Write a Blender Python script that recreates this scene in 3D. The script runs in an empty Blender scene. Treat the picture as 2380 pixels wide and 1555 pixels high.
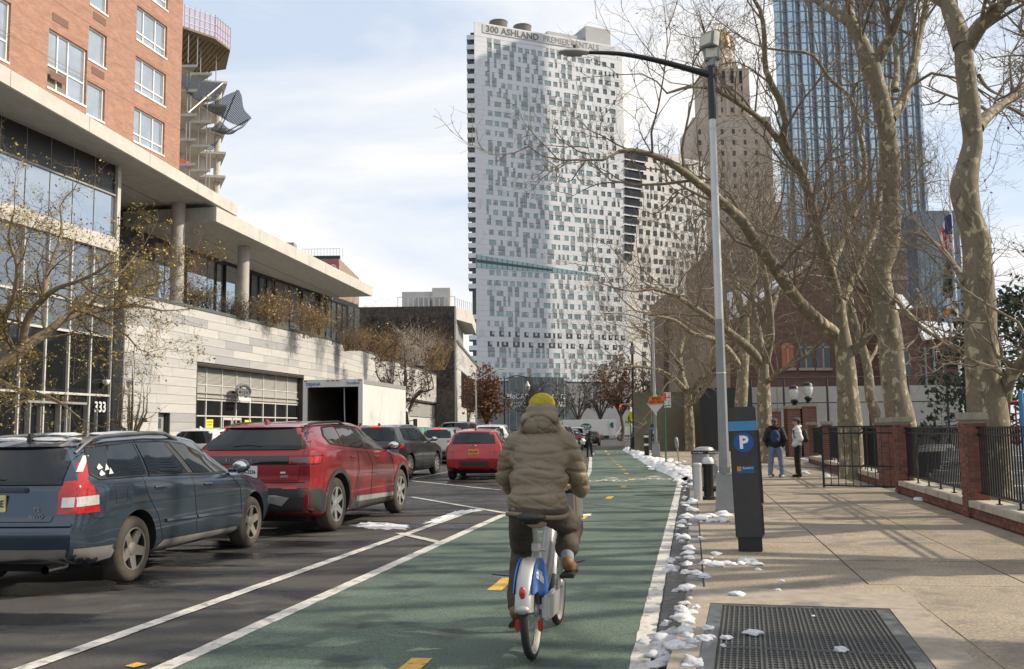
import bpy, bmesh, math, random
import numpy as np
from math import sin, cos, pi, radians, sqrt, atan2
from mathutils import Vector, Matrix, noise
from mathutils.bvhtree import BVHTree
V = Vector
random.seed(7)
sc = bpy.context.scene
col = sc.collection
# ------------------------------------------------------------------ camera
# photo coordinates below are pixels of a 2380 x 1555 copy of the photograph
F, CX, CY, PITCH, ROLL, EYE = 2200.0, 1190.0, 777.5, radians(5.8), 0.012, 1.48
_r, _u, FW = V((1, 0, 0)), V((0, -sin(PITCH), cos(PITCH))), V((0, cos(PITCH), sin(PITCH)))
RT, UP = _r * cos(ROLL) - _u * sin(ROLL), _u * cos(ROLL) + _r * sin(ROLL)
cam = bpy.data.cameras.new('camera')
cam.sensor_width = 36; cam.lens = 36 * F / 2380; cam.clip_start = .05; cam.clip_end = 6000
co = bpy.data.objects.new('camera', cam); col.objects.link(co)
co.matrix_world = Matrix.Translation((0, 0, EYE)) @ Matrix((RT, UP, -FW)).transposed().to_4x4()
sc.camera = co
sc.view_settings.view_transform = 'Standard'; sc.view_settings.look = 'None'
sc.view_settings.exposure = 0.12; sc.view_settings.gamma = 1
# ------------------------------------------------------------------ sky and sun
SUN_AZ, SUN_EL = radians(88), radians(36)       # azimuth clockwise from the view direction (+Y)
w = bpy.data.worlds.new('World'); sc.world = w; w.use_nodes = True
nt = w.node_tree; N = nt.nodes; L = nt.links; N.clear()
out = N.new('ShaderNodeOutputWorld'); bg = N.new('ShaderNodeBackground'); bg.inputs[1].default_value = .15
sky = N.new('ShaderNodeTexSky'); sky.sky_type = 'NISHITA'; sky.sun_disc = False
sky.sun_elevation = SUN_EL; sky.sun_rotation = SUN_AZ; sky.air_density = 1.0; sky.dust_density = 1.5
tc = N.new('ShaderNodeTexCoord'); mp = N.new('ShaderNodeMapping'); mp.inputs['Scale'].default_value = (1, 1, 2.6)
mp.inputs['Rotation'].default_value = (0.35, 0.5, .3)
L.new(tc.outputs['Generated'], mp.inputs[0])
n1 = N.new('ShaderNodeTexNoise'); n1.inputs['Scale'].default_value = 1.9; n1.inputs['Detail'].default_value = 7
n1.inputs['Roughness'].default_value = .55; n1.inputs['Distortion'].default_value = .5
L.new(mp.outputs[0], n1.inputs['Vector'])
rp = N.new('ShaderNodeValToRGB'); rp.color_ramp.elements[0].position = .40; rp.color_ramp.elements[1].position = .60
rp.color_ramp.elements[0].color = (.0, .0, .0, 1); rp.color_ramp.elements[1].color = (1, 1, 1, 1)
L.new(n1.outputs['Fac'], rp.inputs[0])
mx = N.new('ShaderNodeMix'); mx.data_type = 'RGBA'
mx.inputs[7].default_value = (6.5, 6.42, 6.34, 1)
m0 = N.new('ShaderNodeMix'); m0.data_type = 'RGBA'; m0.inputs[0].default_value = .72; m0.inputs[7].default_value = (4.9, 5.5, 6.4, 1); L.new(sky.outputs[0], m0.inputs[6])   # thin bluish veil over the clear sky
L.new(rp.outputs[0], mx.inputs[0]); L.new(m0.outputs[2], mx.inputs[6]); L.new(mx.outputs[2], bg.inputs[0])
L.new(bg.outputs[0], out.inputs[0])
sl = bpy.data.lights.new('sun', 'SUN'); sl.energy = 5.0; sl.angle = radians(.9); sl.color = (1, .885, .72)
so = bpy.data.objects.new('sun', sl); col.objects.link(so)
SD = V((sin(SUN_AZ) * cos(SUN_EL), cos(SUN_AZ) * cos(SUN_EL), sin(SUN_EL)))
so.rotation_euler = SD.to_track_quat('Z', 'Y').to_euler(); so.location = (30, -10, 40)
# ------------------------------------------------------------------ pixel helpers
def ray(x, y): return FW + RT * ((x - CX) / F) - UP * ((y - CY) / F)
def G(x, y, z=0.):
    d = ray(x, y); t = (z - EYE) / d.z; return V((0, 0, EYE)) + d * t
def AT(x, y, Y):
    d = ray(x, y); return V((0, 0, EYE)) + d * (Y / d.y)
def HIT(x, y, o, d):
    """ray against the vertical plane through o along d: distance along d and height"""
    q = ray(x, y); n = V((d.y, -d.x, 0)); t = (V((o.x, o.y, 0))).dot(n) / V((q.x, q.y, 0)).dot(n)
    p = V((0, 0, EYE)) + q * t
    return (p.x - o.x) * d.x + (p.y - o.y) * d.y, p.z
def PX(p):
    v = V(p) - V((0, 0, EYE)); Z = v.dot(FW); return CX + F * v.dot(RT) / Z, CY - F * v.dot(UP) / Z
# ------------------------------------------------------------------ materials
MATS = {}
def pm(name, c, rough=.6, metal=0., var=.12, scale=6., bump=0., bscale=40., spec=.5, coat=0., c2=None, s2=2., t2=.55, w2=.1, emit=0., alpha=1., trans=0., stretch=None, rvar=0.):
    if name in MATS: return MATS[name]
    m = bpy.data.materials.new(name); m.use_nodes = True; MATS[name] = m
    nt = m.node_tree; N = nt.nodes; L = nt.links; b = N['Principled BSDF']
    b.inputs['Roughness'].default_value = rough; b.inputs['Metallic'].default_value = metal
    b.inputs['Specular IOR Level'].default_value = spec; b.inputs['Coat Weight'].default_value = coat
    b.inputs['Coat Roughness'].default_value = .04
    if trans: b.inputs['Transmission Weight'].default_value = trans
    if alpha < 1: b.inputs['Alpha'].default_value = alpha
    tc = N.new('ShaderNodeTexCoord'); vec = tc.outputs['Object']
    if stretch:
        mp = N.new('ShaderNodeMapping'); mp.inputs['Scale'].default_value = stretch; L.new(vec, mp.inputs[0]); vec = mp.outputs[0]
    last = None
    if var > 0:
        n = N.new('ShaderNodeTexNoise'); n.inputs['Scale'].default_value = scale; n.inputs['Detail'].default_value = 6; n.inputs['Roughness'].default_value = .65
        L.new(vec, n.inputs['Vector'])
        r = N.new('ShaderNodeValToRGB'); r.color_ramp.elements[0].position = .28; r.color_ramp.elements[1].position = .72
        r.color_ramp.elements[0].color = tuple(max(0, x * (1 - var)) for x in c) + (1,); r.color_ramp.elements[1].color = tuple(min(1, x * (1 + var)) for x in c) + (1,)
        L.new(n.outputs['Fac'], r.inputs[0]); last = r.outputs[0]
        if rvar:
            mr = N.new('ShaderNodeMapRange'); mr.inputs[1].default_value = .3; mr.inputs[2].default_value = .7
            mr.inputs[3].default_value = max(.02, rough - rvar); mr.inputs[4].default_value = min(1, rough + rvar)
            L.new(n.outputs['Fac'], mr.inputs[0]); L.new(mr.outputs[0], b.inputs['Roughness'])
    if c2:
        n2 = N.new('ShaderNodeTexNoise'); n2.inputs['Scale'].default_value = s2; n2.inputs['Detail'].default_value = 5; L.new(vec, n2.inputs['Vector'])
        r2 = N.new('ShaderNodeValToRGB'); r2.color_ramp.elements[0].position = t2; r2.color_ramp.elements[1].position = t2 + w2
        L.new(n2.outputs['Fac'], r2.inputs[0])
        k = N.new('ShaderNodeMix'); k.data_type = 'RGBA'; k.inputs[7].default_value = tuple(c2) + (1,)
        if last: L.new(last, k.inputs[6])
        else: k.inputs[6].default_value = tuple(c) + (1,)
        L.new(r2.outputs[0], k.inputs[0]); last = k.outputs[2]
    if last: L.new(last, b.inputs['Base Color'])
    else: b.inputs['Base Color'].default_value = tuple(c) + (1,)
    if bump:
        nb = N.new('ShaderNodeTexNoise'); nb.inputs['Scale'].default_value = bscale; nb.inputs['Detail'].default_value = 4; L.new(vec, nb.inputs['Vector'])
        bp = N.new('ShaderNodeBump'); bp.inputs['Strength'].default_value = bump; bp.inputs['Distance'].default_value = .02
        L.new(nb.outputs['Fac'], bp.inputs['Height']); L.new(bp.outputs[0], b.inputs['Normal'])
    if emit:
        b.inputs['Emission Color'].default_value = tuple(c) + (1,); b.inputs['Emission Strength'].default_value = emit
    return m
# ------------------------------------------------------------------ mesh builder
class MB:
    def __init__(s): s.v = []; s.f = []; s.mi = []; s.cur = 0
    def add(s, vs, fs):
        n = len(s.v); s.v.extend([tuple(p) for p in vs]); s.f.extend([tuple(i + n for i in f) for f in fs]); s.mi.extend([s.cur] * len(fs)); return s
    def box(s, c, d, M=None):
        x, y, z = d[0] / 2, d[1] / 2, d[2] / 2; c = V(c)
        p = [V((a * x, b * y, e * z)) for e in (-1, 1) for b in (-1, 1) for a in (-1, 1)]
        if M is not None: p = [M @ q for q in p]
        return s.add([c + q for q in p], [(0, 2, 3, 1), (4, 5, 7, 6), (0, 1, 5, 4), (2, 6, 7, 3), (0, 4, 6, 2), (1, 3, 7, 5)])
    def bx(s, x0, x1, y0, y1, z0, z1): return s.box(((x0 + x1) / 2, (y0 + y1) / 2, (z0 + z1) / 2), (abs(x1 - x0), abs(y1 - y0), abs(z1 - z0)))
    def prism(s, poly, fn, d0, d1):
        """poly of 2D points; fn(a,b,d) -> 3D"""
        n = len(poly); vs = [fn(a, b, d0) for a, b in poly] + [fn(a, b, d1) for a, b in poly]
        fs = [tuple(range(n)), tuple(range(2 * n - 1, n - 1, -1))] + [(i, i + n, (i + 1) % n + n, (i + 1) % n) for i in range(n)]
        return s.add(vs, fs)
    def tube(s, path, rad, n=8, cap=True, flat=None):
        path = [V(p) for p in path]; k = len(path)
        if not hasattr(rad, '__len__'): rad = [rad] * k
        t0 = (path[1] - path[0]).normalized(); a = t0.orthogonal().normalized()
        vs = []
        for i, p in enumerate(path):
            t = (path[min(i + 1, k - 1)] - path[max(i - 1, 0)])
            t = t.normalized() if t.length > 1e-9 else t0
            a = (a - t * a.dot(t)); a = a.normalized() if a.length > 1e-6 else t.orthogonal().normalized(); b = t.cross(a)
            for j in range(n):
                q = 2 * pi * j / n; vs.append(p + (a * cos(q) + b * sin(q)) * rad[i])
        fs = [(i * n + j, i * n + (j + 1) % n, (i + 1) * n + (j + 1) % n, (i + 1) * n + j) for i in range(k - 1) for j in range(n)]
        if cap: fs += [tuple(range(n - 1, -1, -1)), tuple((k - 1) * n + j for j in range(n))]
        return s.add(vs, fs)
    def lathe(s, prof, n=16, M=None, c=(0, 0, 0), cap=True):
        vs = []; k = len(prof); c = V(c)
        for r, z in prof:
            for j in range(n):
                p = V((r * cos(2 * pi * j / n), r * sin(2 * pi * j / n), z)); vs.append(c + (M @ p if M is not None else p))
        fs = [(i * n + j, i * n + (j + 1) % n, (i + 1) * n + (j + 1) % n, (i + 1) * n + j) for i in range(k - 1) for j in range(n)]
        if cap and prof[0][0] > 1e-4: fs.append(tuple(range(n - 1, -1, -1)))
        if cap and prof[-1][0] > 1e-4: fs.append(tuple((k - 1) * n + j for j in range(n)))
        return s.add(vs, fs)
    def sph(s, c, r, n=10, m=7):
        r = (r, r, r) if not hasattr(r, '__len__') else r
        c = V(c); prof = [(sin(pi * i / m), -cos(pi * i / m)) for i in range(m + 1)]
        vs = [c + V((p * cos(2 * pi * j / n) * r[0], p * sin(2 * pi * j / n) * r[1], z * r[2])) for p, z in prof for j in range(n)]
        return s.add(vs, [(i * n + j, i * n + (j + 1) % n, (i + 1) * n + (j + 1) % n, (i + 1) * n + j) for i in range(m) for j in range(n)])
    def grid(s, pts):
        """pts[i][j] rows of points"""
        r, c = len(pts), len(pts[0])
        return s.add([p for row in pts for p in row], [(i * c + j, i * c + j + 1, (i + 1) * c + j + 1, (i + 1) * c + j) for i in range(r - 1) for j in range(c - 1)])
    def mesh(s, name, mats, smooth=None, bevel=0, weld=False):
        me = bpy.data.meshes.new(name); me.from_pydata(s.v, [], s.f)
        mats = mats if isinstance(mats, (list, tuple)) else [mats]
        for m in mats: me.materials.append(m)
        if len(mats) > 1: me.polygons.foreach_set('material_index', s.mi)
        if weld or bevel:
            bm = bmesh.new(); bm.from_mesh(me); bmesh.ops.remove_doubles(bm, verts=bm.verts, dist=1e-5)
            bmesh.ops.recalc_face_normals(bm, faces=bm.faces)
            if bevel: bmesh.ops.bevel(bm, geom=[e for e in bm.edges if len(e.link_faces) == 2 and e.calc_face_angle(0) > .5], offset=bevel, segments=2, affect='EDGES', clamp_overlap=True)
            bm.to_mesh(me); bm.free()
        if smooth:
            me.polygons.foreach_set('use_smooth', [True] * len(me.polygons)); me.set_sharp_from_angle(angle=radians(smooth))
        me.update(); return me
    def build(s, name, mats, parent=None, smooth=None, bevel=0, weld=False, loc=None, rz=0):
        return link(name, s.mesh(name, mats, smooth, bevel, weld), parent, loc, rz)
def link(name, me, parent=None, loc=None, rz=0, rot=None):
    o = bpy.data.objects.new(name, me); col.objects.link(o); o.parent = parent
    if loc is not None: o.location = loc
    if rz: o.rotation_euler.z = rz
    if rot is not None: o.rotation_euler = rot
    return o
def tag(o, label, cat, group=None):
    o['label'] = label; o['category'] = cat
    if group: o['group'] = group
    return o
def thing(name, label, cat, loc=(0, 0, 0), rz=0, group=None):
    o = link(name, None, None, loc, rz); o.empty_display_size = .2; return tag(o, label, cat, group)
def struct(o): o['kind'] = 'structure'; return o
def stuff(o): o['kind'] = 'stuff'; return o
def copy_tree(o, parent=None):
    c = o.copy(); col.objects.link(c); c.parent = parent
    for ch in list(o.children): copy_tree(ch, c)
    return c
def text_mesh(body, size, mat, ext=.004, name='lettering', bold=0., align='CENTER', sx=1.):
    cu = bpy.data.curves.new(name, 'FONT'); cu.body = body; cu.size = size; cu.extrude = ext; cu.offset = bold
    cu.align_x = align; cu.align_y = 'CENTER'; cu.resolution_u = 2
    o = bpy.data.objects.new(name, cu); me = bpy.data.meshes.new_from_object(o)
    if sx != 1: me.transform(Matrix.Diagonal((sx, 1, 1, 1)))
    me.materials.clear(); me.materials.append(mat); bpy.data.objects.remove(o); bpy.data.curves.remove(cu); return me
def text(body, size, mat, parent, M, ext=.004, name='lettering', bold=0., align='CENTER', sx=1.):
    """M maps text plane (x right, y up, z toward the reader) into parent space"""
    me = text_mesh(body, size, mat, ext, name, bold, align, sx); me.transform(M); return link(name, me, parent)
def frame(o, x, z):
    """4x4 with columns x, y=z cross x, z, o"""
    x = V(x).normalized(); z = V(z).normalized(); y = z.cross(x)
    return Matrix.Translation(V(o)) @ Matrix((x, y, z)).transposed().to_4x4()
BACK = lambda o: frame(o, (1, 0, 0), (0, -1, 0))     # reads from -Y
def evalmesh(o):
    dg = bpy.context.evaluated_depsgraph_get(); return bpy.data.meshes.new_from_object(o.evaluated_get(dg))
def offset_line(pts, d):
    """shift a polyline (2D) to its right by d"""
    res = []
    for i, p in enumerate(pts):
        a = pts[max(i - 1, 0)]; b = pts[min(i + 1, len(pts) - 1)]
        t = V((b[0] - a[0], b[1] - a[1], 0)).normalized(); res.append(V((p[0] + t.y * d, p[1] - t.x * d, 0)))
    return res
def resample(pts, step):
    out = [V(pts[0])]; acc = 0
    for a, b in zip(pts[:-1], pts[1:]):
        a, b = V(a), V(b); l = (b - a).length; d = step - acc
        while d <= l: out.append(a + (b - a) * (d / l)); d += step
        acc = l - (d - step)
    return out
def strip(mb, line, w, z, jit=0.):
    a = offset_line(line, -w / 2); b = offset_line(line, w / 2)
    rows = []
    for i in range(len(a)):
        j = random.uniform(-jit, jit); k = random.uniform(-jit, jit)
        t = (b[i] - a[i]).normalized()
        rows.append([V((a[i].x, a[i].y, z)) + t * j, V((b[i].x, b[i].y, z)) + t * k])
    mb.grid(rows); return mb
# ================================================================== GROUND
def nodes_of(m):
    nt = m.node_tree; return nt.nodes, nt.links, nt.nodes['Principled BSDF']
def surf(name, c, wetc, s_fine=60., var=.35, wet_t=(.56, .68), wet_scale=.35, rough=.85, wet_rough=.22, bump=.35, streak=(1, 1, 1), blot=None, grain=220., speck=.0):
    """granular street surface with damp patches"""
    m = bpy.data.materials.new(name); m.use_nodes = True; MATS[name] = m; N, L, b = nodes_of(m)
    tc = N.new('ShaderNodeTexCoord')
    mp = N.new('ShaderNodeMapping'); mp.inputs['Scale'].default_value = streak; L.new(tc.outputs['Object'], mp.inputs[0])
    def nz(sc, det, vec, rgh=.6):
        n = N.new('ShaderNodeTexNoise'); n.inputs['Scale'].default_value = sc; n.inputs['Detail'].default_value = det; n.inputs['Roughness'].default_value = rgh; L.new(vec, n.inputs['Vector']); return n.outputs['Fac']
    def ramp(f, p0, c0, p1, c1):
        r = N.new('ShaderNodeValToRGB'); e = r.color_ramp.elements; e[0].position = p0; e[1].position = p1; e[0].color = tuple(c0) + (1,); e[1].color = tuple(c1) + (1,); L.new(f, r.inputs[0]); return r.outputs[0]
    def mix(f, a, bb, mode='MIX'):
        k = N.new('ShaderNodeMix'); k.data_type = 'RGBA'; k.blend_type = mode
        for i, q in ((0, f), (6, a), (7, bb)):
            if hasattr(q, 'is_linked'): L.new(q, k.inputs[i])
            else: k.inputs[i].default_value = q if i == 0 else tuple(q) + (1,)
        return k.outputs[2]
    big = ramp(nz(.9, 6, tc.outputs['Object']), .3, [x * .8 for x in c], .7, [x * 1.2 for x in c])
    fine = nz(grain, 3, mp.outputs[0], .7)
    colr = mix(1., big, ramp(fine, .32, (1 - var,) * 3, .68, (1 + var,) * 3), 'MULTIPLY')
    if blot: colr = mix(ramp(nz(blot[1], 5, tc.outputs['Object']), blot[2], (0, 0, 0), blot[2] + .1, (1, 1, 1)), colr, blot[0])
    wet = ramp(nz(wet_scale, 5, mp.outputs[0]), wet_t[0], (0, 0, 0), wet_t[1], (1, 1, 1))
    colr = mix(wet, colr, wetc); L.new(colr, b.inputs['Base Color'])
    mr = N.new('ShaderNodeMapRange'); mr.inputs[3].default_value = rough; mr.inputs[4].default_value = wet_rough; L.new(wet, mr.inputs[0]); L.new(mr.outputs[0], b.inputs['Roughness'])
    bp = N.new('ShaderNodeBump'); bp.inputs['Strength'].default_value = bump; bp.inputs['Distance'].default_value = .01; L.new(fine, bp.inputs['Height']); L.new(bp.outputs[0], b.inputs['Normal'])
    b.inputs['Specular IOR Level'].default_value = .4
    return m
M_ASPH = surf('asphalt', (.060, .055, .049), (.014, .0145, .017), wet_t=(.50, .58), streak=(.45, 1.3, 1), wet_scale=.8, blot=((.10, .092, .08), 1.6, .57), var=.55, grain=85., bump=.6, wet_rough=.16)
M_GREEN = surf('green_paint', (.092, .128, .098), (.050, .073, .060), wet_t=(.52, .70), streak=(1.3, .8, 1), rough=.8, wet_rough=.5, blot=((.048, .066, .055), 1.3, .53), var=.6, grain=85., bump=.6)
M_SIDE = surf('sidewalk_concrete', (.278, .230, .172), (.145, .128, .108), wet_t=(.6, .72), wet_scale=.8, wet_rough=.45, streak=(.7, 1.6, 1), var=.6, grain=60., bump=.7, blot=((.20, .17, .135), 2.2, .54))
M_JOINT = pm('joint_grit', (.09, .08, .07), .95, var=.3, scale=30)
M_KERB = pm('kerb_granite', (.20, .185, .165), .75, var=.3, scale=25, bump=.4, bscale=70, c2=(.10, .095, .09), s2=3, t2=.55)
M_GUTTER = pm('wet_gutter', (.03, .031, .034), .3, var=.3, scale=8, bump=.2, bscale=120, rvar=.2)
M_WHITE = pm('white_road_paint', (.54, .51, .46), .7, var=.22, scale=14, bump=.25, bscale=150, c2=(.30, .28, .255), s2=9, t2=.55, w2=.08)
M_YELL = pm('yellow_road_paint', (.62, .36, .06), .7, var=.2, scale=14, bump=.25, bscale=150, c2=(.25, .2, .1), s2=16, t2=.62, w2=.05)
M_SNOW = pm('old_snow', (.70, .705, .72), .45, var=.16, scale=9, bump=.5, bscale=28, c2=(.42, .40, .38), s2=5, t2=.57, w2=.12)
MATS['old_snow'].node_tree.nodes['Principled BSDF'].inputs['Subsurface Weight'].default_value = .25
M_DGREY = pm('dark_ground', (.12, .115, .105), .9, var=.3, scale=3)

g = MB(); g.grid([[V((-3000, -400, 0)), V((3000, -400, 0))], [V((-3000, 5000, 0)), V((3000, 5000, 0))]])
road = struct(g.build('road', M_ASPH))
HD = radians(10.9)                                    # heading of the near stretch of the street
dirS = V((sin(HD), cos(HD), 0))
# right edge of the green lane (inner side of its white line)
wl = [G(1485, 1555), G(1571.5, 1162)]
near = [wl[0] + (wl[0] - wl[1]).normalized() * d for d in (14, 7)]
right_line = near + wl + [G(1581, 1119), G(1567, 1107), G(1527, 1092), G(1491, 1071.5), G(1465, 1055), G(1446, 1044.5)]
def smooth_line(pts, step=.6, it=6):
    p = resample(pts, step)
    for _ in range(it): p = [p[0]] + [(p[i - 1] + p[i] * 2 + p[i + 1]) / 4 for i in range(1, len(p) - 1)] + [p[-1]]
    return p
RL = smooth_line(right_line)
ll = [G(380, 1555), G(1175, 1195), G(1342, 1124), G(1364, 1109), G(1371, 1096), G(1373, 1062), G(1385, 1046)]
LLn = [ll[0] + (ll[0] - ll[1]).normalized() * d for d in (12, 6)] + ll
LL = smooth_line(LLn)
# green lane between the two
def at_y(line, y):
    for a, b in zip(line[:-1], line[1:]):
        if a.y <= y <= b.y: return a + (b - a) * ((y - a.y) / (b.y - a.y))
    return line[-1] if y > line[-1].y else line[0]
rows = []
y = -4.0
while y < 69:
    a, b = at_y(LL, y), at_y(RL, y); rows.append([V((a.x, a.y, .004)), V((b.x, b.y, .004))]); y += .7
g = MB(); g.grid(rows); struct(g.build('bike_lane', M_GREEN))
def mark(name, line, w, mat=M_WHITE, z=.008, jit=.004, fine=.12):
    g = MB(); strip(g, resample(line, fine) if fine else line, w, z, jit); o = g.build(name, mat, road); return o
mark('edge_line', [p + V((.0, 0, 0)) for p in RL if p.y < 68], .13, jit=.005, fine=.15)
mark('edge_line', [p for p in LL if p.y < 60], .14)
ml = [G(60, 1555), G(1100, 1187)]
mark('buffer_line', [ml[0] + (ml[0] - ml[1]).normalized() * 9] + ml, .13)
for a, b, wd in [((927, 1240), (1030, 1264), .13), ((957, 1156), (1172, 1193), .13), ((955, 1118), (1165, 1140), .11), ((959, 1113), (1052, 1095), .1),
                 ((1340, 1069), (1369, 1070), .14), ((1340, 1078.5), (1366, 1080), .14), ((1341, 1094), (1366, 1095), .14), ((1325, 1111), (1357, 1111.5), .14), ((1338, 1084), (1343, 1052), .13)]:
    mark('cross_bar', [G(*a), G(*b)], wd, z=.0095)
for (x, y, ln) in [(958, 1552, .75), (1170, 1356, .9), (1355, 1202, .9), (1417, 1157, .8), (1450, 1131, .7), (1466, 1115, .6), (1456, 1101, .6), (1449, 1092, .6), (1442, 1085, .6), (1436, 1080, .5), (1430, 1074, .5), (1426, 1070, .5), (1422, 1066.5, .5), (1414, 1056, 2), (1408, 1049, 3)]:
    p = G(x, y); i = min(range(len(RL) - 1), key=lambda k: abs(RL[k].y - p.y)); d = (RL[i + 1] - RL[i]).normalized()
    mark('yellow_dash', [p - d * ln / 2, p + d * ln / 2], .14, M_YELL, z=.0085, fine=.15)
mark('yellow_dash', [G(300, 1552), G(345, 1540)], .09, M_YELL, fine=.1)
# bicycle symbols and arrow painted in the lane
def lane_symbol(c, s):
    g = MB(); c = V((c.x, c.y, .0095)); ax = V((dirS.y, -dirS.x, 0)); up = dirS
    P = lambda a, b: c + ax * a * s + up * b * s * 1.9
    def ring(ca, cb, r):
        pts = [P(ca + r * cos(t), cb + r * sin(t)) for t in [2 * pi * k / 16 for k in range(17)]]
        pin = [P(ca + (r - .09) * cos(t), cb + (r - .09) * sin(t)) for t in [2 * pi * k / 16 for k in range(17)]]
        g.grid([pin, pts])
    ring(-.48, 0, .3); ring(.48, 0, .3)
    def bar(a0, b0, a1, b1, w=.05):
        d = V((a1 - a0, b1 - b0, 0)).normalized(); n = V((-d.y, d.x, 0)) * w
        g.add([P(a0 - n.x, b0 - n.y), P(a1 - n.x, b1 - n.y), P(a1 + n.x, b1 + n.y), P(a0 + n.x, b0 + n.y)], [(0, 1, 2, 3)])
    for q in [(-.48, 0, -.2, .38), (-.2, .38, .3, .38), (.3, .38, .48, 0), (-.2, .38, .02, 0), (.02, 0, -.48, 0), (.02, 0, .3, .38), (.3, .38, .26, .55), (-.3, .5, -.1, .5)]: bar(*q)
    g.add([P(-.35, .95), P(.35, .95), P(.0, 1.3)], [(0, 1, 2)])
    g.build('bicycle_symbol', M_WHITE, road)
lane_symbol(G(1412, 1118), .75); lane_symbol(G(1515, 1114), .75)
# manhole-like metal plate in the lane
g = MB(); p = G(1200, 1330)
for a, b in ((G(1175, 1340), G(1330, 1302)),):
    d = (b - a); n = V((-d.y, d.x, 0)).normalized() * .34
    g.prism([(0, 0), (1, 0), (1, 1), (0, 1)], lambda u, v, z: a + d * u + n * (v - .5) + V((0, 0, z)), .009, .014)
plate = g.build('steel_plate', pm('plate_steel', (.05, .05, .048), .5, .6, var=.3, scale=20, bump=.3, bscale=60)); struct(plate)
# gutter and kerb
KL = smooth_line([p for p in offset_line(RL, .27)], .6, 4)
KL = [V((p.x, p.y, 0)) for p in KL]
g = MB(); strip(g, offset_line(KL, -.09), .20, .0045); struct(g.build('gutter', M_GUTTER))
last = KL[-1]
# corner at the crossing: kerb turns right
corner = [last + V((.5, 1.3, 0)), last + V((1.8, 2.2, 0)), last + V((5, 2.7, 0)), last + V((60, 6, 0))]
KX = KL + corner
kb = struct(link('kerb', None))
st = resample(KL, 1.45)
for i, (a, b) in enumerate(zip(st[:-1], st[1:])):
    d = (b - a).normalized(); n = V((d.y, -d.x, 0)); a2 = a + d * .006; b2 = b - d * .006; dz = random.uniform(-.006, .006)
    g = MB(); q = [(0, 0), (.15, 0), (.15, .118 + dz), (.02, .122 + dz), (0, .105 + dz)]
    g.prism(q, lambda u, v, t: a2 + (b2 - a2) * t + n * u + V((0, 0, v)), 0, 1)
    g.build('kerbstone', M_KERB, kb, weld=True)
g = MB(); cl = [KL[-1]] + corner; rows = []
a = [V((p.x, p.y, .0)) for p in cl]; b = [V((p.x, p.y, .115)) for p in cl]; c = [V((p.x, p.y, .115)) for p in offset_line(cl, .2)]
g.grid([c, b, a]); g.build('corner_kerb', M_KERB, kb)
# fence line
FH = radians(11.68); fD = V((sin(FH), cos(FH), 0)); fN = V((fD.y, -fD.x, 0)); F0 = V((6.78, 14.42, 0))
KZ = .12
# sidewalk base and slabs
edge = offset_line(KL, .15)
g = MB(); rows = []
for p in edge + [V((c.x + .2, c.y - .3, 0)) for c in corner]:
    s = (p - F0).dot(fD); f = F0 + fD * max(s, -25); f = f if f.x > p.x + .3 else p + V((.3, 0, 0))
    rows.append([V((p.x, p.y, .108)), V((f.x + .3, f.y, .108))])
g.grid(rows); sw = struct(g.build('sidewalk', M_JOINT))
ST = resample(KL, 1.52)
offs = [.158, 1.56, 2.88, 4.22, 5.7, 7.2, 8.7]
for i in range(len(ST) - 1):
    a, b = ST[i], ST[i + 1]
    if b.y < 1 or a.y > 66: continue
    aa = a
    ta = (ST[min(i + 1, len(ST) - 1)] - ST[max(i - 1, 0)]).normalized(); tb = (ST[min(i + 2, len(ST) - 1)] - ST[i]).normalized()
    na, nb = V((ta.y, -ta.x, 0)), V((tb.y, -tb.x, 0))
    for j in range(len(offs) - 1):
        o0, o1 = offs[j] + .004, offs[j + 1] - .006; a = aa
        if j == 1 and a.y < 7.6: o0 = 1.78
        elif j < 1 and a.y < 7.9 < b.y: a = a + (b - a) * ((7.9 - a.y) / (b.y - a.y))
        q = [a + na * o0, a + na * o1, b + nb * o1, b + nb * o0]; e = .006
        cen = sum(q, V()) / 4
        if (cen - F0).dot(fN) > -.15: continue
        q = [V((p.x, p.y, 0)) + (V((cen.x, cen.y, 0)) - V((p.x, p.y, 0))).normalized() * e for p in q]
        lim = lambda p: p - fN * max(0, (p - F0).dot(fN) + .02)
        q = [lim(p) for p in q]
        # leave the ventilation grating free
        z = .12 + random.uniform(-.003, .003)
        if j == 0 and a.y < 7.7: continue
        g = MB(); g.prism([(p.x, p.y) for p in q], lambda u, v, t: V((u, v, t)), .06, z); g.build('slab', M_SIDE, sw, weld=True)
# ventilation grating near the camera and its frame
gr0 = G(1682, 1407, KZ); gr1 = G(2032, 1418, KZ); gu = (gr1 - gr0).normalized(); gv = V((gu.y, -gu.x, 0)); GW = (gr1 - gr0).length
M_STEEL = pm('galvanised_bar', (.16, .165, .16), .45, .7, var=.3, scale=18)
M_PIT = pm('pit_black', (.006, .006, .006), .9, var=0)
P3 = lambda u, v, z: gr0 + gu * u + gv * v + V((0, 0, z - KZ))
pan = 2; PD = 1.42
grt = thing('ventilation_grating', 'steel bar ventilation grating of panels set in the sidewalk', 'grating', P3(0, 0, KZ)); bi = grt.matrix_basis
inv = lambda p: p - grt.location
g = MB(); g.prism([(-.02, -.02), (GW + .02, -.02), (GW + .02, 4.3), (-.02, 4.3)], lambda u, v, t: inv(P3(u, v, t)), .02, .07); g.build('pit', M_PIT, grt)
g = MB()
for u0, u1, v0, v1 in [(-.10, -.01, -.05, 4.3), (GW + .01, GW + .11, -.02, 4.3), (-.01, GW + .01, -.035, -.008)]:
    g.prism([(u0, v0), (u1, v0), (u1, v1), (u0, v1)], lambda u, v, t: inv(P3(u, v, t)), .05, .121)
g.build('grating_frame', pm('frame_steel', (.19, .2, .205), .4, .75, var=.3, scale=9, rvar=.15), grt, weld=True)
cw = GW / 4
bars = {}
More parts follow.
